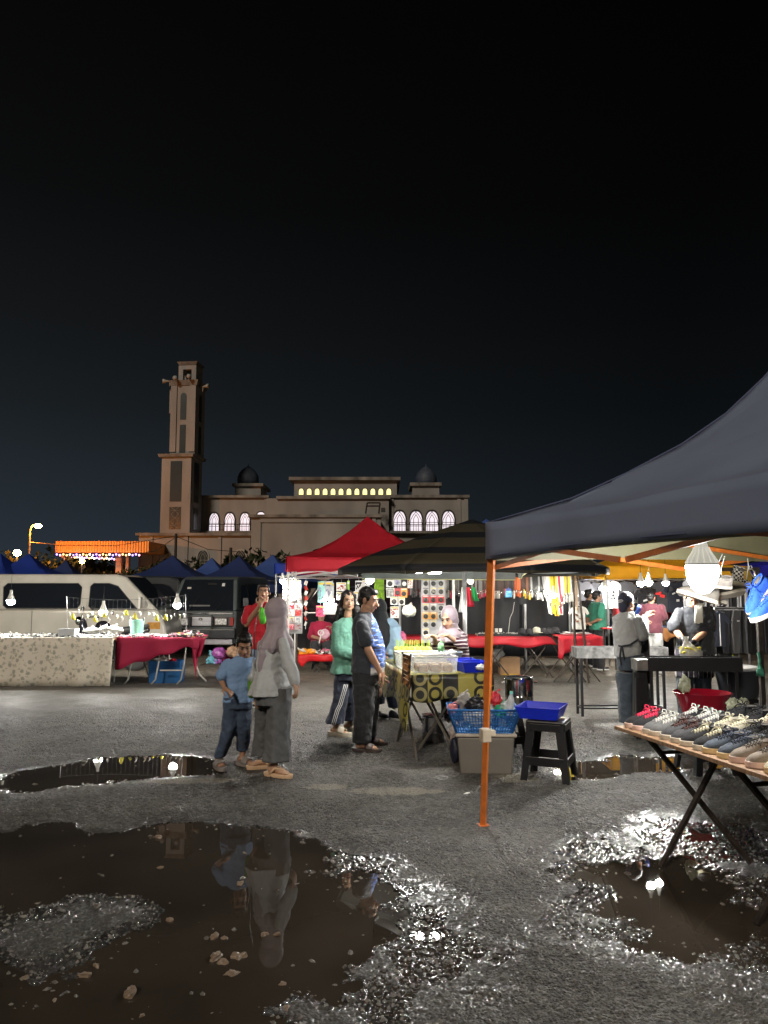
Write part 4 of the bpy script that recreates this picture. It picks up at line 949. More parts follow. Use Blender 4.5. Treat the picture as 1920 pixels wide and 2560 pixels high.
def foot(mb,an,td,s=1,z=GZ+.03):
    td=Vector(td); td.z=0; td.normalize(); l=V(-td.y,td.x,0); b=V(an.x,an.y,0)-td*.045*s; fr=(l,td,V(0,0,1))
    mb.ell(b+V(0,0,z+.03*s),(.031*s,.036*s,.034*s),fr); mb.cap(Vector(an),b+td*.03*s+V(0,0,z+.04*s),.034*s,.034*s)
    mb.chain([b+td*.03*s+V(0,0,z+.038*s),b+td*.12*s+V(0,0,z+.022*s)],[.034*s,.026*s]); mb.ell(b+td*.13*s+V(0,0,z+.016*s),(.041*s,.05*s,.017*s),fr)
    for i,o_ in enumerate((-.030,-.014,.001,.015,.029)): mb.cap(b+td*.15*s+l*o_*s+V(0,0,z+.012*s),b+td*(.19-.006*abs(i))*s+l*o_*s+V(0,0,z+.010*s),.0105*s,.009*s,6)
def sandal(par,an,td,s,mat,z=GZ,thick=.028,style='slide'):
    td=Vector(td); td.z=0; td.normalize(); l=V(-td.y,td.x,0); b=V(an.x,an.y,0)-td*.045*s
    yw=math.atan2(td.y,td.x)-math.pi/2
    mb=MB(); mb.loft([(b+td*.08*s+V(0,0,z),.046*s,.140*s),(b+td*.08*s+V(0,0,z+thick),.052*s,.146*s),(b+td*.08*s+V(0,0,z+thick+.006),.049*s,.143*s)],22,yaw=yw,p=2.6)
    mb.obj('sandal_sole',mat,par,smooth=True,ang=40)
    mb=MB(); zz=z+thick
    if style=='slide':
        def fn(u,v): a=math.pi*u; return b+td*(.07+.075*v)*s+l*(math.cos(a)*.052)*s+V(0,0,zz+math.sin(a)*(.062-.022*v)*s)
        mb.grid(fn,12,3); mb.obj('sandal_strap',mat,par,smooth=True,solid=.008)
    else:
        for k in (-1,1): mb.tube([b+td*.02*s+l*k*.05*s+V(0,0,zz),b+td*.07*s+l*k*.035*s+V(0,0,zz+.05*s),b+td*.14*s+l*.002+V(0,0,zz+.035*s)],[.011,.011,.011],8)
        mb.tube([b+td*.14*s+V(0,0,zz+.035*s),b+td*.15*s+V(0,0,zz)],.006,6); mb.obj('sandal_strap',mat,par,smooth=True)
def P3(Y): return lambda px,py,dy=0: P(px,py,Y+dy)
def sh_(v): return v-V(0,0,.022)
class Person:
    def __init__(s,label,Y,skinm,group=None):
        s.label=label; s.J=P3(Y); s.Y=Y; s.b=MB(); s.sk=skinm; s.todo=[]
    def build(s,origin,extra=None):
        o=s.b.obj('person',s.sk,remesh=.0062,sm=2,label=s.label,cat='person',origin=origin); s.o=o
        for fn in s.todo: fn(o)
        return o
    def arm(s,sh,el,wr,hd,hn,k=1,curl=35,thumb=1,hs=1,bare=None):
        s.b.chain([sh-V(0,0,.02),el],[.032*k,.034*k]); s.b.chain([el,el.lerp(wr,.35),wr],[.037*k,.037*k,.024*k])
        hand(s.b,wr,hd,hn,hs,curl,thumb)
    def leg(s,hip,kn,an,td,k=1,footed=True,fs=1):
        s.b.chain([hip-V(0,0,.05),kn],[.058*k,.046*k]); s.b.chain([kn,kn.lerp(an,.3),an],[.052*k,.052*k,.033*k])
        if footed: foot(s.b,an,td,fs)
def garment(name,mat,par,fill,vox=.011,disp=.022,ds=.12,sm=4):
    mb=MB(); fill(mb); o=mb.obj(name,mat,par,remesh=vox,sm=sm,disp=disp*(1.55 if disp>.01 else 1),dscale=ds)
    if disp>.011:
        q=o.modifiers.new('e','DISPLACE'); q.texture=TX(.045); q.strength=.011; q.mid_level=.5; q.texture_coords='LOCAL'
    return o
# ---- woman in grey with the mauve headscarf
w=Person('woman in grey tunic and wide trousers with mauve headscarf seen from behind',6.8,skinl); J=w.J
fr=frame(135,-3); hc=J(693,1531)
head(w.b,hc,fr,1.0,False); w.b.cap(hc-V(0,0,.06),hc-V(-.01,0,.16),.05)
shR=J(728,1612,-.16); shL=J(662,1620,.14)
eR=J(748,1715,-.20); wR=J(733+5,1735,-.2)
eR=J(724,1700,-.22)
el=J(724,1678,-.24); wr=J(736,1752-40,-.22)
el=J(716,1672,-.22); 
# right arm hangs down and slightly out to the right
el=J(722,1668,-.2); wr=J(733,1702,-.25)
el=J(716,1660,-.2)
sR=J(708,1600,-.12); el=J(722,1662,-.18); wr=J(737,1703,-.22)
w.arm(sR,el,wr,wr-el+V(.0,0,-.1),V(-1,.3,0),.9,40,thumb=-1,hs=.95)
sL=J(655,1606,.10); elL=J(645,1680,.12); wL=J(640,1735,.02)
w.arm(sL,elL,wL,V(-.1,-.3,-1),V(1,0,0),.85,50,hs=.9)
aR=J(688,1893,-.05); aL=J(664,1878,.26)
hipc=J(683,1692); 
w.leg(J(700,1710,-.05),J(698,1800,-.06),aR,V(.85,-.45,0),.9); w.leg(J(668,1710,.1),J(664,1795,.18),aL,V(-.6,-.2,0),.85,True)
w.build(V(hipc.x,hipc.y,0))
gt=cloth('grey tunic cloth',(.44,.46,.47)); gtr=cloth('charcoal wide trousers',(.105,.11,.115),bump=.6,bs=7); mauve=cloth('mauve headscarf cloth',(.33,.275,.30),rough=.6,bump=.5,bs=6,sheen=.3)
yw=R(45)
def f(mb):
    c=[J(692,1592),J(690,1606),J(686,1640),J(684,1670),J(680,1705),J(678,1736)]
    mb.loft([(c[0],.085,.06),(c[1],.165,.085),(c[2],.150,.11),(c[3],.140,.115),(c[4],.185,.145,.03),(c[5],.215,.165,.05)],36,yaw=yw,nr=7)
    mb.chain([sh_(sR),el,wr],[0.046,.056,.048]); mb.chain([sh_(sL),elL,wL],[0.044,.05,.043])
garment('tunic',gt,w.o,f,.009,.02,.13)
def f(mb):
    mb.loft([(J(683,1690),.155,.12),(J(684,1730),.175,.14),(J(684,1760),.17,.14)],32,yaw=yw)
    for hp,kn,an,k,rp in ((J(698,1722,-.04),J(697,1805,-.05),J(692,1901,-.05),1,.05),(J(668,1722,.08),J(663,1800,.16),J(660,1888,.24),.92,.05)):
        mb.loft([(an+V(0,0,.0),.125*k,.115*k,rp*1.6),(an.lerp(kn,.5),.112*k,.105*k,rp),(kn,.105*k,.10*k,rp),(hp+V(0,0,.02),.105*k,.11*k,.02)],32,yaw=yw,nr=6,ph=k*3)
garment('trousers',gtr,w.o,f,.010,.018,.10)
def f(mb):
    r,ff,u=fr
    mb.ell(hc+u*.02-ff*.012,(.097,.110,.114),fr); mb.ell(hc-u*.07-ff*.01,(.082,.088,.07),fr)
    mb.loft([(hc-V(0,0,.03),.082,.088),(hc-V(0,0,.12),.088,.095),(J(693,1572),.092,.092,.03),(J(692,1588),.115,.105,.05),(J(692,1603),.158,.115,.06),(J(690,1618,.0),.165,.125,.08),(J(686,1632,.0),.13,.11,.11)],40,yaw=yw,nr=9)
    # long tail of the scarf down the left back
    mb.loft([(J(676,1590,-.02),.07,.06),(J(662,1630,-.09),.06,.04,.1),(J(653,1665,-.10),.035,.025,.12),(J(650,1685,-.10),.015,.012,.1)],24,yaw=yw,nr=5)
    mb.loft([(J(712,1600,.06),.05,.05),(J(724,1630,.08),.04,.03,.1),(J(731,1655,.08),.02,.015,.1)],20,yaw=yw,nr=4)
garment('headscarf',mauve,w.o,f,.008,.009,.07,4)
sb=M('cream rubber sandal',(.62,.42,.26),rough=.5,var=.05)
sandal(w.o,aR,V(.85,-.45,0),1.0,sb,style='thong'); sandal(w.o,aL,V(-.6,-.2,0),.95,sb,style='thong')
# ---- boy in blue
w=Person('small boy in faded blue t-shirt and navy trousers looking down',7.05,skin); J=w.J
fr=frame(12,-24); hc=J(611,1612,-.03); s_=.90
head(w.b,hc,fr,s_); w.b.cap(hc-V(0,-.02,.07),hc-V(0,-.03,.14),.042,.05)
sR=J(570,1652,.0); eR=J(553,1699,-.02); wR=J(563,1722,-.12)
w.arm(sR,eR,wR,V(.7,-.6,-.25),V(0,0,-1),.72,45,1,.82)
sL=J(632,1648,.02); eL=J(641,1700,.05); wL=J(637,1712,-.05)
w.arm(sL,eL,wL,V(-.2,-.7,-.5),V(1,0,0),.72,60,1,.82)
aL=J(547,1890,.02); aR=J(608,1873,.12)
w.leg(J(578,1760),J(571,1825,-.02),aL,V(.42,-.9,0),.75,True,.86); w.leg(J(608,1760,.02),J(608,1820,.02),aR,V(.75,-.6,0),.75,True,.86)
w.build(V(hc.x,hc.y,0)); 
face(w.o,hc,fr,s_); shorthair(w.o,hc,fr,s_,1.02)
bl=cloth('faded blue cotton',(.20,.33,.56)); nv=cloth('navy track trousers',(.045,.07,.12))
def f(mb):
    mb.loft([(J(607,1641),.07,.06),(J(605,1650),.127,.075),(J(602,1668),.128,.085),(J(600,1710),.130,.09,.02),(J(597,1754),.140,.10,.04)],32,yaw=R(8),nr=6)
    mb.chain([sh_(sR),sR.lerp(eR,.75)],[0.046,.072]); mb.chain([sh_(sL),sL.lerp(eL,.8)],[0.046,.07])
garment('t_shirt',bl,w.o,f,.008,.018,.10)
def f(mb):
    mb.loft([(J(594,1742),.128,.095),(J(594,1770),.135,.10)],24,yaw=R(8))
    for hp,kn,an in ((J(580,1768),J(573,1825,-.02),J(549,1893,.02)),(J(606,1768,.02),J(608,1822,.02),J(606,1876,.12))):
        mb.loft([(an,.050,.048,.06),(an.lerp(kn,.5),.064,.062,.05),(kn,.070,.068,.03),(hp,.078,.085)],24,nr=5)
garment('trousers',nv,w.o,f,.008,.016,.08)
sb=M('taupe rubber slides',(.23,.205,.19),rough=.5,var=.08)
sandal(w.o,aL,V(.42,-.9,0),.95,sb); sandal(w.o,aR,V(.75,-.6,0),.95,sb)
# ---- man in red drinking
w=Person('stocky man in red t-shirt sipping from a straw behind the woman in grey',10.6,skin); J=w.J
fr=frame(8,2); hc=J(659,1480); head(w.b,hc,fr,1.06); w.b.cap(hc-V(0,0,.06),hc-V(0,-.02,.17),.062,.07)
sR=J(622,1520); eR=J(617,1561,-.03); wR=J(650,1514,-.20)
w.arm(sR,eR,wR,V(.25,.1,1),V(0,-1,0),1.15,70,1,1.0)
sL=J(700,1522); eL=J(708,1580,.05); wL=J(690,1600,-.1); w.arm(sL,eL,wL,V(-.5,-.5,-.2),V(0,0,1),1.1,60)
aR=J(648,1733,.05); aL=J(690,1735,.1)
w.leg(J(648,1620),J(646,1680),aR,V(-.2,-1,0),1.1,False); w.leg(J(684,1620),J(688,1680),aL,V(.3,-1,0),1.1,False)
w.build(V(hc.x,hc.y,0)); face(w.o,hc,fr,1.06); shorthair(w.o,hc,fr,1.06,.85)
rd=cloth('red cotton',(.48,.01,.025),bump=.3); jn=cloth('washed blue denim',(.17,.22,.33))
def f(mb):
    mb.loft([(J(660,1505),.09,.075),(J(661,1513),.19,.10),(J(661,1535),.225,.13),(J(662,1580),.225,.155),(J(663,1622),.205,.15,.02)],34,nr=6)
    mb.chain([sh_(sR),sR.lerp(eR,.75)],[0.069,.085]); mb.chain([sh_(sL),sL.lerp(eL,.7)],[0.069,.085])
garment('t_shirt',rd,w.o,f,.011,.02,.12)
def f(mb):
    mb.loft([(J(664,1612),.185,.135),(J(664,1640),.19,.14)],24)
    for x,x2 in ((648,650),(684,690)): mb.loft([(J(x2,1735),.085,.085),(J(x,1690),.095,.095),(J(x,1635),.105,.11)],20,nr=5,rip=.03)
garment('jeans',jn,w.o,f,.011,.016,.1)
for a,td in ((aR,V(-.2,-1,0)),(aL,V(.3,-1,0))): sneaker_simple(w.o,a,td,1.0,blk,M('white sole',(.7,.7,.68),rough=.5,var=.05))
# drink bag he sips from
dr=T('drink_bag','green drink bag with straw held up by the man in red','drink',J(653,1530,-.24))
MB().loft([(J(657,1560,-.25),.03,.025),(J(657,1545,-.25),.055,.04),(J(656,1528,-.25),.045,.035),(J(654,1518,-.25),.012,.012)],16).obj('bag',M('green syrup bag',(.12,.55,.06),rough=.15,var=.2,vs=20),dr,smooth=True)
MB().cyl(J(655,1530,-.26),J(655,1492,-.165),.005,n=8).obj('straw',M('white straw',(.8,.8,.78),rough=.4,var=0),dr)
# ---- girl in green
w=Person('girl with long dark hair in loose mint green sweater looking over her shoulder',8.6,skinl); J=w.J
fr=frame(18,-4); hc=J(870,1501,-.02); head(w.b,hc,fr,.95,False); w.b.cap(hc-V(0,0,.06),hc-V(.0,-.03,.17),.042,.048)
sR=J(845,1560,-.08); eR=J(846,1625,-.10); wR=J(885,1640,-.16); w.arm(sR,eR,wR,V(1,.0,.05),V(0,0,-1),.85,40)
sL=J(882,1556,.12); eL=J(900,1620,.12); wL=J(895,1640,.0); w.arm(sL,eL,wL,V(.7,-.2,0),V(0,0,-1),.85,40)
aR=J(842,1806,-.04); aL=J(875,1795,.22)
w.leg(J(855,1690),J(853,1750,-.03),aR,V(.8,-.35,0),.9,True,.95); w.leg(J(875,1690,.08),J(873,1745,.1),aL,V(.8,-.3,0),.9,True,.95)
w.build(V(hc.x,hc.y,0)); face(w.o,hc,fr,.95)
def f(mb):
    r,ff,u=fr
    mb.ell(hc+u*.036-ff*.022,(.078,.090,.084),fr); mb.ell(hc-ff*.05-u*.03,(.07,.05,.09),fr)
    for k in (-1,1): mb.chain([hc+r*k*.055+u*.06+ff*.02,hc+r*k*.074+ff*.0,hc+r*k*.078-u*.10-ff*.02],[.03,.022,.03])
    mb.loft([(hc+V(0,.02,-.02),.085,.05),(hc+V(.0,.05,-.12),.105,.055),(J(862,1545,.09),.12,.06,.04),(J(856,1575,.10),.10,.05,.05)],26,yaw=R(18),nr=7)
    mb.chain([J(850,1525,-.02),J(838,1550,-.02)],[.04,.02]); mb.chain([J(890,1520,.0),J(898,1550,.0)],[.045,.04])
garment('hair',hairm,w.o,f,.008,.012,.04,3)
gn=cloth('mint green knit',(.12,.30,.23),bump=.5,bs=7); nt_=cloth('navy track pants',(.025,.033,.06))
yw=R(62)
def f(mb):
    mb.loft([(J(866,1543),.075,.055),(J(863,1552),.155,.085),(J(862,1580),.155,.12),(J(863,1630),.15,.135,.02),(J(865,1665),.16,.145,.04),(J(862,1683),.165,.15,.05)],32,yaw=yw,nr=6)
    mb.chain([sh_(sR),eR,eR.lerp(wR,.9)],[0.059,.085,.055]); mb.chain([sh_(sL),eL,wL],[0.054,.075,.05])
garment('sweater',gn,w.o,f,.009,.024,.11)
def f(mb):
    mb.loft([(J(865,1665),.13,.12),(J(865,1700),.135,.125)],24,yaw=yw)
    for hp,kn,an in ((J(856,1700),J(850,1755,-.03),J(836,1808,-.04)),(J(876,1700,.08),J(874,1750,.1),J(872,1800,.2))):
        mb.loft([(an,.105,.10,.05),(an.lerp(kn,.5),.092,.09,.03),(kn,.085,.085,.02),(hp,.092,.10)],24,nr=5)
tr=garment('trousers',nt_,w.o,f,.009,.014,.1)
ws_=M('white stripe tape',(.7,.7,.7),rough=.7,var=.05)
for i in range(3):
    pts=[]
    for t_ in range(9):
        q_=t_/8; x=(861-q_*30+i*4.4); y=1711+q_*103; pts.append(J(x-(3 if q_>.6 else 0),y,-.135+.03*(1-abs(2*q_-1))*0-(.005)))
    MB().tube(pts,.0042,6).obj('side_stripe',ws_,tr,smooth=True)
sb=M('cream foam slides',(.50,.45,.36),rough=.6,var=.08)
sandal(w.o,aR,V(.8,-.35,0),1.0,sb,thick=.04); sandal(w.o,aL,V(.8,-.3,0),.95,sb,thick=.04)
# ---- man in navy and blue shirt
w=Person('man in navy t-shirt with blue and white patterned front at the snack table',7.85,skin); J=w.J
fr=frame(70,-12); hc=J(921,1499); head(w.b,hc,fr,1.04); w.b.cap(hc-V(.01,0,.06),hc-V(.03,-.0,.17),.058,.062)
sR=J(905,1560,-.19); eR=J(921,1625,-.22); wR=J(950,1680,-.20); w.arm(sR,eR,wR,V(.35,.1,-1),V(-1,.2,0),1.08,40,1,1.02)
sL=J(925,1555,.16); eL=J(945,1620,.2); wL=J(955,1675,.1); w.arm(sL,eL,wL,V(.2,0,-1),V(1,0,0),1.05,40)
aR=J(908,1850,-.10); aL=J(925,1835,.22)
w.leg(J(905,1690,-.06),J(908,1770,-.08),aR,V(.95,-.2,0),1.05,True,1.02); w.leg(J(920,1690,.1),J(920,1765,.15),aL,V(.97,-.1,0),1.05,True,1.02)
w.build(V(hc.x,hc.y,0)); face(w.o,hc,fr,1.04); shorthair(w.o,hc,fr,1.04,.98)
pt=cloth('navy shirt with blue patterned front',(.02,.025,.035))
n,L,b=nodes(pt); tcv,cx,cy,cz=coords(n,L)
wv=n.new('ShaderNodeTexNoise'); wv.inputs['Scale'].default_value=9; wv.inputs['Detail'].default_value=4; mp=n.new('ShaderNodeMapping'); mp.inputs['Scale'].default_value=(1,1,5); L.new(tcv,mp.inputs[0]); L.new(mp.outputs[0],wv.inputs['Vector'])
def rm(x,a,b_): 
    q=n.new('ShaderNodeMapRange'); q.inputs[1].default_value=a; q.inputs[2].default_value=b_; L.new(x,q.inputs[0]); return q.outputs[0]
c1=mixc(n,L,rm(wv.outputs['Fac'],.45,.49),(.015,.025,.07),(.04,.13,.50)); c2=mixc(n,L,rm(wv.outputs['Fac'],.585,.615),c1,(.65,.70,.78))
hem_=mathn(n,L,'LESS_THAN',cz,.83); c2=mixc(n,L,hem_,c2,(.7,.7,.72))
msk=mathn(n,L,'GREATER_THAN',mathn(n,L,'ADD',cx,mathn(n,L,'MULTIPLY',mathn(n,L,'SUBTRACT',1.2,cz),.02)),.035)
L.new(mixc(n,L,msk,(.028,.033,.043),c2),b.inputs['Base Color'])
yw=R(75)
def f(mb):
    mb.loft([(J(912,1530),.075,.065),(J(911,1541),.185,.10),(J(914,1570),.205,.135),(J(922,1620),.19,.165),(J(921,1660),.185,.165,.01),(J(918,1680),.185,.165,.02)],34,yaw=yw,nr=6)
    mb.loft([(J(923,1684),.17,.135,.02),(J(922,1660),.18,.15)],24,yaw=yw)
    mb.chain([sh_(sR),sR.lerp(eR,.62)],[0.066,.082]); mb.chain([sh_(sL),sL.lerp(eL,.6)],[0.064,.08])
garment('t_shirt',pt,w.o,f,.009,.016,.12)
bt=cloth('black trousers',(.018,.019,.022))
def f(mb):
    mb.loft([(J(916,1672),.165,.14),(J(914,1705),.17,.145)],24,yaw=yw)
    for hp,kn,an,dd in ((J(909,1710,-.05),J(911,1775,-.08),J(902,1856,-.10),1),(J(922,1710,.1),J(922,1768,.15),J(920,1840,.22),1)):
        mb.loft([(an,.088,.09,.04),(an.lerp(kn,.5),.095,.095,.03),(kn,.10,.10,.02),(hp,.112,.125)],24,nr=5)
garment('trousers',bt,w.o,f,.009,.016,.1)
sb=M('dark brown sandal',(.05,.035,.03),rough=.5)
sandal(w.o,aR,V(.95,-.2,0),1.05,sb); sandal(w.o,aL,V(.97,-.1,0),1.05,sb)
# ---- person in black headscarf and light blue top
w=Person('woman in black headscarf and pale blue top bending over the snack table',9.6,skinl); J=w.J
fr=frame(215,-10); hc=J(949,1522); head(w.b,hc,fr,.95,False); w.b.cap(hc-V(0,0,.05),hc-V(0,0,.15),.045)
sR=J(985,1570,-.1); eR=J(995,1610,-.12); wR=J(975,1632,-.14); w.arm(sR,eR,wR,V(-1,0,-.2),V(0,0,-1),.9,40)
sL=J(950,1575,.12); eL=J(955,1620,.15); wL=J(962,1635,.0); w.arm(sL,eL,wL,V(.3,-1,0),V(0,0,-1),.9,40)
aR=J(985,1768,0); aL=J(945,1760,.1); w.leg(J(975,1680),J(980,1725),aR,V(.7,-.6,0),.9,False); w.leg(J(952,1680),J(948,1725),aL,V(.6,-.5,0),.9,False)
w.build(V(hc.x,hc.y,0))
pb=cloth('pale blue cloth',(.30,.45,.60)); bkc=cloth('black scarf cloth',(.012,.014,.017),bump=.5,bs=6)
def f(mb):
    mb.loft([(J(965,1545),.09,.07),(J(967,1560),.17,.10),(J(970,1600),.165,.13),(J(968,1640),.16,.13),(J(966,1668),.175,.14,.03)],30,nr=6)
    mb.chain([sh_(sR),eR,wR],[0.059,.072,.05]); mb.chain([sh_(sL),eL,wL],[0.054,.07,.05])
garment('top',pb,w.o,f,.010,.024,.1)
def f(mb):
    mb.ell(hc+V(0,0,.015),(.094,.105,.118)); mb.loft([(hc-V(0,0,.04),.09,.10),(J(952,1550),.11,.11),(J(956,1575,-.03),.15,.13,.03),(J(955,1605,-.05),.13,.12,.06),(J(952,1640,-.05),.06,.06,.08),(J(951,1655,-.05),.02,.02)],30,nr=7)
garment('headscarf',bkc,w.o,f,.009,.009,.07)
def f(mb):
    mb.loft([(J(965,1655),.15,.12),(J(965,1690),.155,.125)],24)
    for hp,an in ((J(976,1690),J(986,1768)),(J(952,1690,.05),J(945,1760,.1))): mb.loft([(an,.08,.08,.04),(hp,.10,.105)],20,nr=5)
garment('trousers',nt_,w.o,f,.010,.014,.1)
for a,td in ((aR,V(.8,-.55,0)),(aL,V(.6,-.6,0))): sneaker_simple(w.o,a,td,1.0,M('dark sneaker cloth',(.02,.02,.03),rough=.7),M('white sole'))
# ---- vendor in striped top
w=Person('vendor in pale pink headscarf and maroon striped top leaning over a grey basin',8.8,skinl); J=w.J
fr=frame(-32,-17); hc=J(1122,1545,-.05); head(w.b,hc,fr,1.08,False); w.b.cap(hc-V(0,0,.05),hc-V(-.03,-.05,.15),.045)
sR=J(1103,1590,.0); eR=J(1090,1612,-.10); wR=J(1086,1592,-.26); w.arm(sR,eR,wR,V(-.6,-.5,.25),V(0,0,-1),.9,60,1,.95)
sL=J(1150,1585,.05); eL=J(1156,1613,-.16); wL=J(1118,1588,-.28); w.arm(sL,eL,wL,V(-1,-.25,.05),V(0,0,-1),.9,50,-1,.95)
w.leg(J(1125,1690,.1),J(1122,1745,.1),J(1122,1800,.1),V(-.5,-1,0),.9,False); w.leg(J(1155,1690,.15),J(1155,1745,.15),J(1155,1797,.15),V(-.3,-1,0),.9,False)
w.build(V(hc.x+.1,8.9,0)); face(w.o,hc,fr,1.08)
st_=cloth('maroon and white striped jersey',(.08,.012,.03)); n,L,b=nodes(st_); tcv,cx,cy,cz=coords(n,L)
wv=n.new('ShaderNodeTexNoise'); wv.inputs['Scale'].default_value=3; L.new(tcv,wv.inputs['Vector'])
q_=mathn(n,L,'GREATER_THAN',mathn(n,L,'FRACT',mathn(n,L,'MULTIPLY',mathn(n,L,'ADD',cz,mathn(n,L,'MULTIPLY',wv.outputs['Fac'],.06)),24)),.68)
L.new(mixc(n,L,q_,(.055,.012,.028),(.62,.55,.56)),b.inputs['Base Color'])
def f(mb):
    mb.loft([(J(1128,1568),.09,.08),(J(1130,1580),.165,.10),(J(1132,1610,.05),.175,.135),(J(1138,1650,.1),.165,.14),(J(1140,1690,.12),.17,.14)],30,nr=6)
    mb.chain([sh_(sL),eL,eL.lerp(wL,.35)],[0.059,.07,.055]); mb.chain([sh_(sR),eR],[0.054,.06])
garment('striped_top',st_,w.o,f,.009,.018,.1)
pk=cloth('pale pink headscarf cloth',(.30,.24,.27),rough=.6,bump=.4)
def f(mb):
    r,ff,u=fr
    mb.ell(hc+u*.022-ff*.024,(.098,.108,.120),fr); mb.ell(hc-u*.105+ff*.005,(.078,.07,.045),fr); mb.ell(hc-u*.05-ff*.05,(.09,.08,.08),fr)
    mb.loft([(hc-V(-.02,-.02,.06),.08,.085),(J(1124,1570),.105,.095),(J(1126,1584,-.02),.15,.12,.04),(J(1122,1604,-.05),.12,.12,.06)],30,nr=7)
garment('headscarf',pk,w.o,f,.008,.008,.07)
def f(mb): mb.loft([(J(1122,1800,.1),.09,.09),(J(1125,1700,.1),.11,.11)],18); mb.loft([(J(1155,1797,.15),.09,.09),(J(1152,1700,.15),.11,.11)],18); mb.loft([(J(1140,1700,.12),.16,.13),(J(1140,1680,.12),.16,.13)],18)
garment('trousers',bt,w.o,f,.012,.014,.1)
# ---- seated vendor in red
w=Person('seated vendor in crimson polo shirt behind the small red table, face behind a packet',15.6,skin); J=w.J
fr=frame(10,-10); hc=J(803,1536); head(w.b,hc,fr,1.0); w.b.cap(hc-V(0,0,.05),hc-V(0,0,.16),.05)
sR=J(782,1560); eR=J(777,1590,-.1); wR=J(800,1597,-.35); w.arm(sR,eR,wR,V(1,-.3,0),V(0,0,-1),1,40)
sL=J(822,1560); eL=J(834,1580,-.15); wL=J(830,1570,-.35); w.arm(sL,eL,wL,V(-.5,-.4,.3),V(0,0,-1),1,40,-1)
w.leg(J(792,1622),J(785,1612,-.45),J(790,1655,-.45),V(0,-1,0),1,False); w.leg(J(815,1622),J(822,1612,-.45),J(820,1655,-.45),V(0,-1,0),1,False)
w.build(V(hc.x,15.6,0)); face(w.o,hc,fr,1.0); shorthair(w.o,hc,fr,1.0)
crm=cloth('crimson polo cotton',(.33,.008,.045))
def f(mb):
    mb.loft([(J(802,1552),.08,.07),(J(802,1557),.18,.10),(J(801,1585),.19,.13),(J(800,1618),.18,.14)],30,nr=6)
    mb.chain([sh_(sR),eR],[0.064,.075]); mb.chain([sh_(sL),sL.lerp(eL,.8)],[0.064,.075])
garment('polo_shirt',crm,w.o,f,.012,.016,.1)
def f(mb): mb.chain([J(795,1618),J(786,1612,-.42),J(790,1655,-.45)],[.11,.09,.07]); mb.chain([J(813,1618),J(822,1612,-.42),J(820,1655,-.45)],[.11,.09,.07])
garment('trousers',bt,w.o,f,.013,.014,.1)
stl=T('stool','low dark stool under the seated vendor in crimson','stool',(hc.x,15.6,0)); MB().box((0,0,.38),(.34,.34,.04)).obj('seat',blk,stl,local=True,bevel=.01)
for sx in (-1,1):
    for sy in (-1,1): MB().cyl((sx*.13,sy*.13,.36),(sx*.16,sy*.16,.0),.018,n=6).obj('leg',blk,stl,local=True)
# ---- man in cap and apron
w=Person('man in backwards dark cap, grey long-sleeved shirt and black apron at the grills',8.85,skind); J=w.J
fr=frame(130,-4); hc=J(1566,1508); head(w.b,hc,fr,1.02); w.b.cap(hc-V(0,0,.06),hc-V(0,0,.16),.052)
sR=J(1595,1545,-.10); eR=J(1608,1590,-.12); wR=J(1612,1545,.12); w.arm(sR,eR,wR,V(.5,.2,.6),V(0,0,-1),1,50)
sL=J(1545,1548,.08); eL=J(1560,1600,.28); wL=J(1600,1562,.36); w.arm(sL,eL,wL,V(.7,.2,.4),V(0,0,-1),1,50)
aR=J(1570,1800,-.02); aL=J(1608,1790,.2); w.leg(J(1568,1660),J(1565,1730),aR,V(-.3,-.8,0),1,False); w.leg(J(1595,1660,.05),J(1602,1725,.1),aL,V(.8,.3,0),1,False)
w.build(V(hc.x,8.85,0)); face(w.o,hc,fr,1.02); shorthair(w.o,hc,fr,1.0,.9)
gry=cloth('heather grey jersey',(.33,.34,.34)); 
def f(mb):
    mb.loft([(J(1568,1529),.085,.07),(J(1568,1538),.185,.10),(J(1568,1570),.185,.12),(J(1568,1610),.165,.125),(J(1568,1640),.165,.13,.03)],30,yaw=R(20),nr=6)
garment('shirt',gry,w.o,f,.009,.02,.11)
dgr=cloth('dark grey sleeve jersey',(.16,.165,.165))
def f(mb): mb.chain([sh_(sR),eR,wR],[0.054,.062,.045]); mb.chain([sh_(sL),eL,wL],[0.054,.06,.045])
garment('sleeves',dgr,w.o,f,.009,.016,.08)
apm=cloth('black apron cloth',(.012,.013,.018)); 
dnt=cloth('slate blue trousers',(.035,.048,.065))
def f(mb):
    mb.loft([(J(1575,1635),.16,.125),(J(1577,1675),.165,.13)],24,yaw=R(20))
    for hp,kn,an in ((J(1564,1680),J(1566,1735),J(1568,1806)),(J(1594,1680,.05),J(1602,1730,.1),J(1606,1795,.2))): mb.loft([(an,.085,.085,.05),(an.lerp(kn,.4),.09,.09,.03),(kn,.095,.095,.02),(hp,.11,.115)],24,nr=5)
garment('trousers',dnt,w.o,f,.009,.018,.1)
mb=MB()
def fa(u,v):
    c=J(1580,1560+v*150,.0); a=R(-38+u*150); rx=.185+.02*v; ry=.15+.03*v
    if v<.28: a=R(8+u*65)
    return c+V(math.cos(a)*rx,math.sin(a)*ry,0)
mb.grid(fa,18,14); ap=mb.obj('apron',apm,w.o,smooth=True,solid=.006,disp=.01,dscale=.1)
mb=MB(); mb.tube([J(1540,1612,-.02),J(1552,1616,-.14),J(1575,1612,-.16),J(1600,1595,-.10)],.011,6); mb.tube([J(1553,1616,-.15),J(1550,1640,-.165),J(1553,1662,-.16)],.012,6); mb.tube([J(1555,1616,-.15),J(1561,1650,-.165)],.012,6); mb.obj('apron_tie',apm,w.o,smooth=True)
capm=cloth('dark navy cap cloth',(.02,.022,.045),bump=.15)
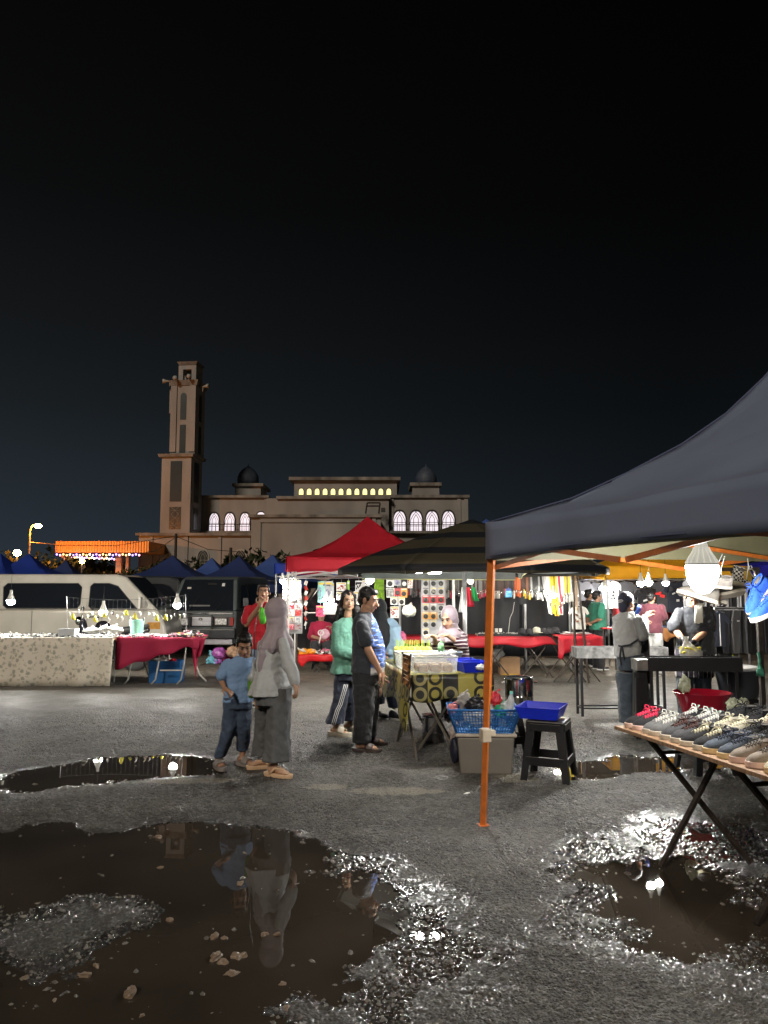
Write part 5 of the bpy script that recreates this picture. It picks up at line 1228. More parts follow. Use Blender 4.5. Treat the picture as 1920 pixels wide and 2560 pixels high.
def f(mb): r,ff,u=fr; mb.ell(hc+u*.045-ff*.015,(.086,.103,.088),fr); mb.ell(hc-ff*.07-u*.03,(.06,.045,.085),fr)
cp_=garment('cap',capm,w.o,f,.008,.003,.1)
mb=MB(); r_,f_,u_=fr; c=hc-f_*.115-u_*.015; mb.tube([J(1549+8*math.cos(a*.6283),1503+3.2*math.sin(a*.6283)-1.5*math.cos(a*.6283),-.135) for a in range(11)],.0028,5); mb.tube([J(1544,1505,-.136),J(1549,1501,-.137),J(1549,1505,-.137),J(1554,1500,-.136)],.0028,5); mb.obj('cap_logo',M('white lettering'),cp_)
for a,td in ((aR,V(-.35,-.9,0)),(aL,V(.8,.3,0))): sneaker_simple(w.o,a,td,1.0,blk,M('white sole'))
MB().tube([J(1592,1512,-.02)+V(.02,-.02,0),J(1597,1525,-.05),J(1590,1534,-.06)],[.02,.025,.02],8).obj('face_mask',M('blue face mask',(.05,.12,.5),rough=.7,var=0),w.o,smooth=True)
# ---- cook with towel
w=Person('cook in black t-shirt and gloves with a white towel over his shoulder behind the grill',9.05,skind); J=w.J
fr=frame(-12,-30); hc=J(1731,1492,-.05); head(w.b,hc,fr,1.04); w.b.cap(hc-V(0,0,.06),hc-V(0,-.05,.16),.058)
sR=J(1699,1530); eR=J(1688,1575,-.05); wR=J(1708,1600,-.26); w.arm(sR,eR,wR,V(.4,-.3,-.8),V(0,0,-1),1.15,40,1,1.05)
sL=J(1770,1530); eL=J(1768,1575,-.05); wL=J(1727,1610,-.30); w.arm(sL,eL,wL,V(-.6,-.3,-.5),V(0,0,-1),1.15,40,-1,1.05)
aR=J(1712,1795,.0); aL=J(1757,1795,.0); w.leg(J(1715,1680),J(1713,1735),aR,V(-.2,-1,0),1.1,False); w.leg(J(1755,1680),J(1757,1735),aL,V(.2,-1,0),1.1,False)
w.build(V(hc.x,9.05,0)); face(w.o,hc,fr,1.04); shorthair(w.o,hc,fr,1.04)
bts=cloth('washed black cotton',(.017,.020,.026))
def f(mb):
    mb.loft([(J(1734,1514),.09,.075),(J(1735,1522),.20,.11),(J(1735,1550),.225,.14),(J(1737,1590),.215,.16),(J(1740,1635),.22,.165,.02)],34,nr=6)
    mb.chain([sh_(sR),sR.lerp(eR,.8)],[0.079,.10]); mb.chain([sh_(sL),sL.lerp(eL,.75)],[0.079,.105])
garment('t_shirt',bts,w.o,f,.010,.02,.13)
tw=M('white terry towel',(.62,.62,.55),rough=.9,bump=.8,bs=120,var=.05)
mb=MB()
def ft(u,v):
    px=1737+u*20+(0 if v>.2 else 0); a=J(px,1506+v*56,-.12-.04*math.sin(v*3)); 
    if v<.14: a=J(px+4,1510,-.12+.14*(1-v/.14))
    return a
mb.grid(ft,6,18); mb.obj('towel',tw,w.o,smooth=True,solid=.016,disp=.012,dscale=.05)
bdn=M('khaki bandana',(.35,.34,.24),rough=.8,var=.1); 
def f(mb): r,ff,u=fr; mb.ell(hc+u*.04-ff*.016,(.084,.100,.08),fr)
garment('bandana',bdn,w.o,f,.008,.004,.05)
stp2=cloth('dark striped sarong apron',(.02,.018,.025)); n,L,b=nodes(stp2); tcv,cx,cy,cz=coords(n,L)
q_=mathn(n,L,'GREATER_THAN',mathn(n,L,'FRACT',mathn(n,L,'MULTIPLY',cx,19)),.84); L.new(mixc(n,L,q_,(.022,.018,.03),(.4,.38,.36)),b.inputs['Base Color'])
def f(mb): mb.loft([(J(1736,1693),.225,.15,.03),(J(1736,1620),.22,.168)],30,nr=8)
garment('apron',stp2,w.o,f,.010,.012,.1)
def f(mb):
    for x in (1712,1757): mb.loft([(J(x,1795),.075,.075),(J(x,1690),.10,.10)],20,nr=5,rip=.03)
garment('trousers',dnt,w.o,f,.010,.014,.1)
gv=M('black rubber glove',(.012,.012,.014),rough=.3,bump=.2,bs=60,var=0)
for wr_,el_,dd,th in ((wR,eR,V(.4,-.3,-.8),1),(wL,eL,V(-.6,-.3,-.5),-1)):
    mb=MB(); hand(mb,wr_,dd,V(0,0,-1),1.13,40,th); mb.cap(wr_,wr_.lerp(el_,.14),.034,.036); mb.obj('glove',gv,w.o,remesh=.006,sm=2)
for a in (aR,aL): sneaker_simple(w.o,a,V(0,-1,0),1.0,blk,blk)
# ---- background people at the clothes stall
def bgperson(label,Y,px,hpy,fpy,yaw,skinm,top,bot,hair=True,arms='down',k=1.0,lh=False,lean=0):
    w=Person(label,Y,skinm); J=w.J; g=G(px,fpy); H=P(px,hpy,Y).z; 
    fr=frame(yaw,0); r,f_,u=fr; hs=H/1.68; hc=V(P(px,hpy,Y).x,Y,H-.115*hs); b0=V(hc.x,Y,0)
    head(w.b,hc,fr,hs); w.b.cap(hc-u*.05,hc-u*.15*hs,.05*hs,.055*hs)
    def q(a,b_,z): return b0+r*a*hs+f_*b_*hs+V(0,0,z*hs)
    ARM={}
    for s in (-1,1):
        sh=q(s*.19*k,0,1.36)
        if arms=='back': el=q(s*.27*k,-.08,1.10); wr=q(s*.06,-.2,1.0); hd=-r*s
        elif arms=='fold': el=q(s*.24*k,.02,1.10); wr=q(-s*.04,.26,1.16); hd=-r*s
        elif arms=='fwd': el=q(s*.23*k,.08,1.10); wr=q(s*.16,.32,1.06); hd=f_
        else: el=q(s*.25*k,-.02,1.08); wr=q(s*.26*k,.04,.84); hd=V(0,0,-1)
        w.arm(sh,el,wr,hd,-r*s if arms=='down' else V(0,0,-1),1.0*hs,40,s); ARM[s]=(sh,el,wr)
        w.leg(q(s*.09,0,.88),q(s*.1,.02,.47),q(s*.1,0,.1),f_,hs,False)
    w.build(b0)
    face(w.o,hc,fr,hs)
    if hair: shorthair(w.o,hc,fr,hs)
    def f(mb):
        y_=math.atan2(r.y,r.x)
        mb.loft([(q(0,0,1.45),.08,.07),(q(0,0,1.41),.18*k,.10*k),(q(0,.01,1.28),.20*k,.13*k),(q(0,.02,1.08),.185*k,.145*k),(q(0,0,.86),.19*k,.14*k,.02)],30,yaw=y_,nr=6)
        for s in (-1,1): sh,el,wr=ARM[s]; mb.chain([sh,sh.lerp(el,.75)],[.078,.08])
    garment('t_shirt',top,w.o,f,.012,.016,.12)
    def f(mb):
        y_=math.atan2(r.y,r.x); mb.loft([(q(0,0,.96),.16*k,.12*k),(q(0,0,.84),.17*k,.13*k)],20,yaw=y_)
        for s in (-1,1): mb.loft([(q(s*.1,0,.06),.08,.08,.04),(q(s*.1,.02,.47),.09,.09,.03),(q(s*.09,0,.86),.105,.11)],20,nr=5)
    garment('trousers',bot,w.o,f,.012,.014,.1)
    for s in (-1,1): sneaker_simple(w.o,q(s*.1,0,.1),f_,hs,blk,M('white sole'))
    return w
grn=cloth('teal green polo cotton',(.03,.20,.13)); blt=cloth('black cotton tee',(.015,.016,.018))
bgperson('heavy man in teal green polo with hands folded behind his back at the clothes stall',15.4,1492,1478,1655,100,skin,grn,bt,arms='back',k=1.12)
bgperson('person in dark t-shirt just behind the man in teal green',16.1,1472,1474,1655,110,skind,blt,bt)
bgperson('person in maroon jersey and pale grey ripped jeans browsing the clothes stall',14.4,1627,1480,1655,150,skind,cloth('maroon black jersey',(.09,.02,.03)),cloth('pale grey jeans',(.42,.43,.42)),arms='fwd')
# ================= shoes and the shoe table
def shoe(up,sole,lace,label,kind='low',tag_=False,name='shoe'):
    t=T(name,label,'shoe'); L_=.285
    W=[(0,.020),(.04,.030),(.15,.036),(.35,.034),(.5,.037),(.68,.046),(.82,.045),(.92,.035),(.98,.018),(1,.004)]
    def itp(tb,u):
        for i in range(len(tb)-1):
            if u<=tb[i+1][0]: a,b_=tb[i],tb[i+1]; k=(u-a[0])/(b_[0]-a[0]); return a[1]+(b_[1]-a[1])*k
        return tb[-1][1]
    hk=.125 if kind=='high' else .078
    H=[(0,hk*.9),(.05,hk),(.2,hk*.88),(.32,hk*.95),(.38,hk*.98),(.5,.075 if kind=='high' else .066),(.7,.050),(.85,.037),(.95,.022),(1,.004)]
    sh_=.026
    us_=[0,.02,.05,.1,.15,.2,.25,.3,.35,.4,.45,.5,.55,.6,.65,.7,.75,.8,.85,.9,.94,.97,.99,1]
    mb=MB(); out=[V(-itp(W,u)*1.12-.001,-L_*u,0) for u in us_]+[V(itp(W,u)*1.12+.001,-L_*u,0) for u in us_[::-1]]
    n_=len(out); mb.add([p+V(0,.004 if p.y>-.02 else 0,0) for p in out]+[V(p.x*.97,p.y,sh_+.004*abs(p.y/L_-.0)) for p in out],[tuple(range(n_))[::-1],tuple(range(n_,2*n_))]+[(i,(i+1)%n_,(i+1)%n_+n_,i+n_) for i in range(n_)])
    mb.obj('sole',sole,t,local=True,bevel=.004)
    mb=MB(); nv=14
    def fn(v,u):
        a=math.pi*v; w_=itp(W,u)*1.05; h_=itp(H,u); 
        if kind=='high' and u<.42: w_*=.9
        zz=math.sin(a)**.72*h_; xx=math.copysign(abs(math.cos(a))**.8,math.cos(a))*w_*(1-.12*math.sin(a))
        return V(xx,-L_*(.012+u*.976),sh_-.002+zz)
    vs=[fn(j/nv,u) for u in us_ for j in range(nv+1)]; nn=nv+1
    fs=[(i*nn+j,i*nn+j+1,(i+1)*nn+j+1,(i+1)*nn+j) for i in range(len(us_)-1) for j in range(nv)]
    mb.add(vs,fs); mb.obj('upper',up,t,local=True,smooth=True)
    mb=MB(); mb.ell((0,-L_*.205,sh_+hk*.83),(.025,.048,hk*.17)); mb.obj('lining',M('dark shoe opening',(.10,.09,.08),rough=.9),t,local=True,smooth=True)  # dark ellipsoid on the closed upper stands in for the shaded opening
    mb=MB(); ring=[V(math.cos(a*.5236)*.028,-L_*.205+math.sin(a*.5236)*.054,sh_+hk*(.93+.04*math.sin(a*.5236))) for a in range(13)]; mb.tube(ring,.0055,6,cap=False); mb.obj('collar',up,t,local=True,smooth=True)
    if kind!='slip':
        mb=MB()
        for i in range(5):
            u=.42+i*.062; z=sh_+itp(H,u)+.003; y=-L_*u; z2=sh_+itp(H,u+.06)+.003
            mb.tube([V(-.021,y,z-.009),V(0,y-.004,z+.001),V(.021,y-L_*.05,z2-.009)],.0032,5); mb.tube([V(.021,y,z-.009),V(0,y-.004,z+.002),V(-.021,y-L_*.05,z2-.009)],.0032,5)
        z=sh_+itp(H,.40)+.004
        for k in (-1,1):
            mb.tube([V(0,-L_*.40,z+.004),V(k*.018,-L_*.39,z+.024),V(k*.04,-L_*.41,z+.026),V(k*.035,-L_*.44,z+.010),V(0,-L_*.41,z+.004)],.003,5)
            mb.tube([V(0,-L_*.40,z+.004),V(k*.03,-L_*.46,z+.0),V(k*.045,-L_*.50,z-.022)],.003,5)
        mb.obj('laces',lace,t,local=True,smooth=True)
    if tag_:
        MB().box((.005,-L_*.5,.105),(.03,.002,.03),rz=.2).obj('price_tag',M('white paper',(.75,.75,.72),rough=.7,var=0),t,local=True)
    return t
def sm_(k,c): return M(k,c,rough=.85,bump=.4,bs=150,var=.12,vs=40)
S_blk=sm_('black canvas',(.012,.012,.014)); S_gry=sm_('grey canvas',(.11,.11,.11)); S_chr=sm_('charcoal canvas',(.05,.05,.055)); S_nvy=sm_('dusty navy suede',(.06,.075,.10)); S_tan=sm_('taupe suede',(.23,.19,.15)); S_crm=sm_('cream canvas',(.55,.52,.38)); S_bei=sm_('beige mesh',(.38,.35,.27)); S_brn=sm_('greyish brown suede',(.14,.115,.09)); S_blu=sm_('royal blue suede',(.02,.09,.50)); S_yel=sm_('pale straw weave',(.42,.39,.24))
O_wht=M('off white rubber',(.55,.50,.42),rough=.5,var=.06); O_pnk=M('pale pink rubber',(.60,.42,.36),rough=.5,var=.06); O_gum=M('cream gum rubber',(.60,.45,.24),rough=.5,var=.06)
L_pnk=M('hot pink lace',(.80,.03,.10),rough=.6,var=0); L_wht=M('white lace',(.66,.65,.60),rough=.7,var=0); L_brn=M('maroon lace',(.07,.025,.02),rough=.7,var=0); L_crm=M('cream lace',(.62,.58,.42),rough=.7,var=0); L_nvy=M('navy lace',(.03,.04,.07),rough=.7,var=0); L_blk=M('black lace',(.012,.012,.014),rough=.7,var=0); L_gry=M('grey lace',(.13,.12,.11),rough=.7,var=0)
TZ=.745
E0=V(1.500,4.97,TZ); de=(V(1.82,3.62,TZ)-E0).normalized(); dn=V(-de.y,de.x,0)*-1; dn=V(.973,.231,0)
rze=math.atan2(dn.y,dn.x)          # toes point back along -dn
st=T('shoe_table','long trestle table of plywood crowded with canvas shoes','table',(E0.x,E0.y,0),rze)
lx=V(math.cos(rze),math.sin(rze),0); ly=V(-math.sin(rze),math.cos(rze),0)  # ly points away from the camera
ply=M('worn plywood edge',(.30,.18,.10),rough=.6,bump=.4,bs=30,var=.35,vs=8,stretch=(1,6,1))
mb=MB(); mb.box((.55,-1.15,TZ-.011),(1.13,2.42,.022)); mb.obj('tabletop',ply,st,local=True,bevel=.002)
darkst=M('rusty dark steel',(.06,.05,.042),rough=.55,metal=.4,var=.4,vs=30,bump=.3,bs=80)
for k in range(3):
    off=ly*(-.79*k)
    a0=V(1.61,4.82,TZ-.03)+off; a1=V(2.14,4.67,GZ)+off; b0_=V(1.935,4.50,TZ-.03)+off; b1_=V(1.605,4.63,GZ)+off
    for nm,p,q in (('leg',a0,a1),('leg',b0_,b1_)):
        p2=p; mb=MB(); d=(q-p); m_=MB(); m_.tube([p,q],.017,4); m_.obj(nm,darkst,st)
    MB().cyl(a0.lerp(a1,.13),a0.lerp(a1,.13)+lx*.30,.012,n=6).obj('crossbar',darkst,st)
    MB().cyl(a0+ly*.02-lx*.02,a0+ly*-.02+lx*.9,.013,n=6).obj('crossbar',darkst,st)
rows=[ # (t along edge 0..1, offset from edge, shoe args, yaw jitter)
 (0.02,0,(S_blk,O_pnk,L_pnk,'black canvas shoe with hot pink laces at the far corner of the table')),(0.085,0,(S_blk,O_pnk,L_pnk,'second black canvas shoe with hot pink laces')),
 (0.155,0,(S_gry,O_wht,L_wht,'grey canvas shoe with white laces beside the pink-laced pair')),(0.225,0,(S_gry,O_wht,L_wht,'second grey canvas shoe with white laces')),
 (0.295,0,(S_chr,O_wht,L_brn,'charcoal shoe with maroon laces, farther of its pair')),(0.37,0,(S_chr,O_wht,L_brn,'charcoal shoe with maroon laces, nearer of its pair')),
 (0.445,0,(S_blk,O_wht,L_crm,'black shoe with cream laces, farther of its pair')),(0.515,0,(S_blk,O_wht,L_crm,'black shoe with cream bow, nearer of its pair')),
 (0.59,0,(S_nvy,O_gum,L_nvy,'dusty navy suede shoe, farther of its pair')),(0.665,0,(S_nvy,O_gum,L_nvy,'dusty navy suede shoe, nearer of its pair')),
 (0.745,0,(S_tan,O_pnk,L_gry,'taupe suede shoe, farther of its pair')),(0.83,0,(S_tan,O_pnk,L_gry,'taupe suede shoe, nearer of its pair')),
 (0.915,0,(S_crm,O_gum,L_blk,'cream shoe with black zigzag laces at the frame edge')),(1.0,0,(S_crm,O_gum,L_blk,'cream shoe cut by the right frame edge')),(1.08,0,(S_crm,O_gum,L_blk,'cream shoe nearest the camera')),
 (0.05,.31,(S_blk,O_wht,L_wht,'black shoe lying behind the pink-laced pair')),(0.13,.31,(S_chr,O_wht,L_wht,'slate shoe with white laces in the second row, farther')),(0.21,.30,(S_chr,O_wht,L_wht,'slate shoe with white laces in the second row, nearer')),
 (0.30,.30,(S_bei,O_wht,L_crm,'beige mesh shoe in the second row, farther')),(0.38,.30,(S_bei,O_wht,L_crm,'beige mesh shoe in the second row, nearer')),
 (0.47,.30,(S_blk,O_wht,L_blk,'all black shoe in the second row, farther')),(0.55,.30,(S_blk,O_wht,L_blk,'all black shoe in the second row, nearer')),
 (0.64,.30,(S_yel,O_wht,L_crm,'straw coloured strap shoe, farther')),(0.72,.30,(S_yel,O_wht,L_crm,'straw coloured strap shoe, nearer')),
 (0.81,.30,(S_brn,O_wht,L_crm,'greyish brown shoe with rope laces in the second row')),(0.90,.31,(S_nvy,O_wht,L_wht,'navy shoe with white laces in the second row')),
 (0.10,.62,(S_blk,O_wht,L_blk,'black shoe at the back of the table, first')),(0.22,.61,(S_blk,O_wht,L_blk,'black shoe at the back of the table, second')),
 (0.33,.60,(S_brn,O_wht,L_crm,'large greyish brown shoe with a white price tag','low',True)),(0.44,.60,(S_brn,O_wht,L_crm,'greyish brown shoe beside the tagged one')),
 (0.56,.60,(S_tan,O_wht,L_crm,'tan shoe with rope laces in the third row, farther')),(0.67,.60,(S_tan,O_wht,L_crm,'tan shoe with rope laces in the third row, nearer')),
]
EL=1.385
for i,(t_,off,args) in enumerate(rows):
    s=shoe(*args); p=E0+de*(EL*t_)+lx*(.015+off+.285)+V(0,0,0)
    big_=1.18 if off>.5 else 1.0
    yj=R(random.uniform(-5,5)); s.location=V(p.x,p.y,TZ+.001+(.02 if off>0 else 0)*0); s.rotation_euler=(R(0 if off==0 else random.uniform(-3,0)),0,rze-R(90)+yj); s.scale=(big_*.98,big_,big_)
    s['group']='canvas shoes for sale on the trestle table'
# hanging shoes
def hang(s,px,py,Y,rot,k=1.0,strY=None):
    p=P(px,py,Y); s.location=p; s.rotation_euler=[R(a) for a in rot]; s.scale=(k,k,k)
s=shoe(sm_('grey brown nubuck',(.17,.155,.135)),O_wht,S_brn,'grey brown sneaker with pale swoosh mark hanging under the big bulb',name='hanging_shoe'); hang(s,1791,1512,5.25,(-17,0,-92),.98)
MB().tube([(-.040,-.10,.075),(-.046,-.13,.060),(-.047,-.17,.045),(-.043,-.20,.052)],[.001,.006,.004,.001],6).obj('swoosh_mark',M('beige leather',(.40,.36,.30),rough=.6),s,local=True)
s=shoe(sm_('grey brown nubuck',(.17,.155,.135)),O_wht,S_brn,'second grey brown sneaker hanging behind the first',name='hanging_shoe'); hang(s,1815,1512,5.5,(-14,0,-88),.98)
s=shoe(sm_('grey brown nubuck',(.17,.155,.135)),M('off white rubber'),S_chr,'dark shoe seen from below hanging right of the big bulb',name='hanging_shoe'); hang(s,1830,1468,5.1,(-8,38,-112),.75)
s=shoe(S_chr,O_wht,S_chr,'grey slip-on hanging behind the dark one',name='hanging_shoe'); hang(s,1790,1496,5.4,(-10,30,98),.85)
chk=sm_('checkerboard canvas',(.5,.5,.5)); n,L,b=nodes(chk); tcv,cx,cy,cz=coords(n,L)
q_=n.new('ShaderNodeTexChecker'); q_.inputs['Scale'].default_value=62; L.new(tcv,q_.inputs['Vector']); q_.inputs[1].default_value=(.6,.58,.52,1); q_.inputs[2].default_value=(.012,.012,.012,1)
far_=mathn(n,L,'LESS_THAN',cy,-.135); c1=mixc(n,L,far_,q_.outputs[0],(.012,.012,.014)); 
pa=mathn(n,L,'MULTIPLY',mathn(n,L,'MULTIPLY',mathn(n,L,'LESS_THAN',cy,-.075),mathn(n,L,'GREATER_THAN',cy,-.135)),mathn(n,L,'GREATER_THAN',cz,.055))
L.new(mixc(n,L,pa,c1,(.45,.30,.06)),b.inputs['Base Color'])
s=shoe(chk,M('off white rubber'),L_wht,'black and white checkerboard high-top with yellow panel hanging at right',kind='high',name='hanging_shoe'); hang(s,1826,1462,5.7,(13,8,86),.98)
s=shoe(S_blu,O_wht,M('blue lace',(.02,.09,.5),rough=.7,var=0),'royal blue suede shoe hanging toe down at the frame edge',name='hanging_shoe'); hang(s,1928,1458,5.0,(0,0,0),.98); s.rotation_euler=(R(50),R(0),R(-72))
s=shoe(S_blu,M('white sole'),M('blue lace'),'lower royal blue suede shoe cut by the frame edge',name='hanging_shoe'); hang(s,1965,1515,4.9,(0,0,0),.98); s.rotation_euler=(R(22),R(0),R(-76))
cord=M('white cord',(.6,.6,.58),rough=.6,var=0)
for pts,l in (([(1765,1475,5.2),(1790,1420,5.2),(1806,1385,5.2)],'thin cord holding the grey brown sneakers'),([(1800,1462,5.1),(1803,1420,5.1),(1812,1390,5.1)],'thin cord holding the dark shoe'),([(1866,1448,5.6),(1871,1415,5.6),(1869,1396,5.6)],'white cord looped through the checkerboard high-top'),([(1925,1450,5.0),(1930,1380,5.0)],'thin cord holding the blue shoes')):
    mb=MB(); mb.tube([P(*q_) for q_ in pts],.0035,5); mb.obj('cord',cord,label=l,cat='cord',smooth=True)
# steel rack frame behind the shoe table
rk=T('display_rack','dark steel rack with upright post at the right behind the shoe table','rack',(P(1900,1600,7.2).x,7.2,0))
x0=P(1900,1600,7.2).x; zt=P(1900,1418,7.2).z
mb=MB(); mb.box((x0,7.2,zt/2+.01),(.04,.04,zt-.02)); mb.obj('post',darkst,rk)
MB().box((x0-.2,7.2,zt-.02),(.36,.035,.035)).obj('top_bar',darkst,rk)
MB().cyl((x0-.0,7.18,zt-.25),(x0-.25,7.18,zt-.04),.012,n=6).obj('brace',darkst,rk)
MB().box((x0,7.2,.015),(.16,.16,.02)).obj('base_plate',darkst,rk)
mb=MB(); mb.loft([(P(1900,1672,7.1),.03,.02),(P(1901,1690,7.1),.035,.03),(P(1899,1650,7.1),.006,.006)],12); mb.tube([P(1896,1630,7.1),P(1900,1652,7.1),P(1897,1668,7.1)],.012,6); mb.obj('plastic_strip',M('green twine',(.08,.35,.22),rough=.6),label='green plastic twine tied to the steel post',cat='twine',smooth=True)
# ================= stools, trays, baskets near the orange pole
bplas=M('black stool plastic',(.012,.012,.013),rough=.32,var=.15,bump=.1,bs=60)
def stool(label,loc,rz,h,top=.15,bot=.20,mat=None):
    t=T('plastic_stool',label,'stool',loc,rz); mat=mat or bplas
    MB().box((0,0,h-.02),(top*2,top*2,.03)).obj('seat',mat,t,local=True,bevel=.012)
    for k in range(4):
        a=k*math.pi/2; c,s=math.cos(a),math.sin(a)
        def pt(x,y,z): return V(x*c-y*s,x*s+y*c,z)
        tt,bb=top*.95,bot
        mb=MB(); # corner leg as an L profile
        w_=.072
        vs=[pt(tt,tt,h-.03),pt(tt-w_,tt,h-.03),pt(tt-w_,tt-.02,h-.03),pt(tt-.02,tt-.02,h-.03),pt(tt-.02,tt-w_,h-.03),pt(tt,tt-w_,h-.03)]
        vb=[pt(bb,bb,0),pt(bb-w_*.8,bb,0),pt(bb-w_*.8,bb-.02,0),pt(bb-.02,bb-.02,0),pt(bb-.02,bb-w_*.8,0),pt(bb,bb-w_*.8,0)]
        mb.add(vs+vb,[(0,1,2,3,4,5),(11,10,9,8,7,6)]+[(i,i+6,(i+1)%6+6,(i+1)%6) for i in range(6)]); mb.obj('leg',mat,t,local=True,bevel=.003)
        zz=h*.33; r_=top*.95+(bot-top*.95)*(1-.33)
        mb=MB(); mb.box(pt(0,r_-.008,zz),(2*r_-.06,.014,.07),rz=a); mb.obj('stretcher',mat,t,local=True,bevel=.003)
        r2=top*.96+.005; mb=MB(); mb.box(pt(0,r2,h-.06),(2*r2-.05,.014,.06),rz=a); mb.obj('apron_rail',mat,t,local=True,bevel=.003)
    return t
def tray(label,loc,rz,L_,W_,h,mat,flare=1.15,name='tray',cat='tray',th=.006):
    t=T(name,label,cat,loc,rz); a,b_=L_/2,W_/2; A,B=a*flare,b_*flare
    mb=MB(); mb.add([(-a,-b_,0),(a,-b_,0),(a,b_,0),(-a,b_,0),(-A,-B,h),(A,-B,h),(A,B,h),(-A,B,h)],[(0,3,2,1),(0,1,5,4),(1,2,6,5),(2,3,7,6),(3,0,4,7)])
    mb.obj('tray_body' if cat=='tray' else 'basin_body',mat,t,local=True,solid=th)
    k=[V(-A,-B,h),V(A,-B,h),V(A,B,h),V(-A,B,h),V(-A,-B,h)]; mb=MB(); mb.tube(k,.007,6,cap=False); mb.obj('rim',mat,t,local=True)
    return t
bluepl=M('royal blue plastic',(.012,.03,.55),rough=.35,var=.05,transl=.15)
def cor(px,py,z): return G(px,py,z)
stool('black plastic stool carrying the blue tray',(cor(1362,1905,GZ).x-.075,6.74,.012),R(-24),.50,.16,.205)
tray('empty royal blue tray on the black stool',(cor(1362,1800,.52).x+.01,6.74,.522),R(-24),.30,.30,.095,bluepl,1.22)
stool('black plastic stool under the steel pot behind the storage box',(cor(1275,1800,.4).x,7.75,.012),R(12),.44)
# steel pot
pm=M('polished steel pot',(.62,.62,.62),rough=.12,metal=1,var=0)
def pot(label,c,r,h,m=pm):
    t=T('steel_pot',label,'pot',c); MB().lathe([(.001,0),(r*.98,0),(r,.02),(r,h*.38),(r*1.015,h*.4),(r,h*.42),(r,h),(r*1.05,h+.004),(r*.97,h+.008),(r*.95,h*.2),(.001,h*.2)],(0,0,0),32).obj('pot_body',m,t,local=True,smooth=True,ang=35)
    MB().lathe([(r*1.02,h+.008),(r*1.0,h+.02),(r*.6,h+.03),(.001,h+.032)],(0,0,0),32).obj('lid',m,t,local=True,smooth=True,ang=35)
    for s in (-1,1): MB().tube([(s*r,-.04,h*.86),(s*(r+.03),-.03,h*.88),(s*(r+.03),.03,h*.88),(s*r,.04,h*.86)],.006,6).obj('handle',m,t,local=True)
    for k in range(3): MB().box((math.cos(k*2.1-1.5)*r*1.03,math.sin(k*2.1-1.5)*r*1.03,h),(.02,.02,.035)).obj('latch',m,t,local=True)
    return t
pot('shiny steel pot with clamped lid on the rear black stool',(cor(1270,1740,.46).x,7.75,.455),.138,.27)
pot('dull steel canister on the ground under the snack table',(P(1083,1800,8.25).x,8.25,.02),.115,.26,M('dull steel',(.35,.35,.36),rough=.25,metal=1,var=.2,vs=10))
# storage box with basket
bx=T('storage_box','large taupe plastic storage box with cream lid behind the orange pole','box',(cor(1212,1925,GZ).x,6.98,.015),R(-3))
bm_=M('taupe plastic',(.15,.135,.115),rough=.5,var=.06); 
MB().box((0,0,.16),(.44,.30,.32),tp=(1.12,1.12)).obj('box_body',bm_,bx,local=True,bevel=.015)
MB().box((0,0,.335),(.53,.37,.028)).obj('lid',M('dirty cream lid',(.38,.33,.27),rough=.55,var=.3,vs=9),bx,local=True,bevel=.01)
bsk=M('blue basket plastic',(.03,.15,.42),rough=.4,var=.05,transl=.15)
bk=T('basket','blue perforated basket of plastic bags on the storage box','basket',(cor(1208,1825,.37).x,7.0,.366),R(-2))
a,b_,A,B,h=.24,.16,.31,.215,.20
mb=MB(); mb.add([(-a,-b_,0),(a,-b_,0),(a,b_,0),(-a,b_,0)],[(0,1,2,3)]); mb.obj('base',bsk,bk,local=True,solid=.005)
def side_panel(p0,p1,q0,q1,nu,nv):     # woven grid of bars
    m_=MB()
    for i in range(nu+1):
        u=i/nu; m_.tube([p0.lerp(p1,u),q0.lerp(q1,u)],.0038 if 0<i<nu else .012,5)
    for j in range(nv+1):
        v=j/nv; m_.tube([p0.lerp(q0,v),p1.lerp(q1,v)],.0036 if 0<j<nv else .008,5)
    return m_
cs=[(-1,-1),(1,-1),(1,1),(-1,1)]
for k in range(4):
    c0_,c1_=cs[k],cs[(k+1)%4]; side_panel(V(c0_[0]*a,c0_[1]*b_,0),V(c1_[0]*a,c1_[1]*b_,0),V(c0_[0]*A,c0_[1]*B,h),V(c1_[0]*A,c1_[1]*B,h),22 if k%2==0 else 14,8).obj('side',bsk,bk,local=True)
mb=MB(); k_=[V(-A,-B,h),V(A,-B,h),V(A,B,h),V(-A,B,h),V(-A,-B,h)]; mb.tube(k_,.011,6,cap=False); mb.obj('rim',bsk,bk,local=True,smooth=True)
def crumple(label,name,c,r,mat,seed,cat='bag',amp=.5,knot=True,fr=2.2,par=None):
    mb=MB(); c=Vector(c); r=r if hasattr(r,'__len__') else (r,r,r*.8); i0=0
    mb.ell(c,r,n=26,k=16)
    for i in range(len(mb.v)):
        d=mb.v[i]-c; nz=noise.noise(V(d.x/r[0]*fr+seed,d.y/r[1]*fr,d.z/r[2]*fr)); n2=abs(noise.noise(V(d.x/r[0]*fr*2.3,d.y/r[1]*fr*2.3+seed,d.z/r[2]*fr*2.3)))
        mb.v[i]=c+d*(1+amp*nz-amp*.7*n2)
    if knot:
        t_=c+V(0,0,r[2]*.75); mb.tube([t_,t_+V(.01,0,r[2]*.35),t_+V(.04,0,r[2]*.6)],[r[0]*.22,r[0]*.07,r[0]*.16],7)
    return mb.obj(name,mat,par,smooth=True,label=label,cat=cat)
plbk=M('black plastic bag film',(.02,.02,.022),rough=.16,bump=.8,bs=25,var=.2); plcl=M('clear plastic film',(.62,.63,.62),rough=.15,bump=.8,bs=25,alpha=.5,var=.1)
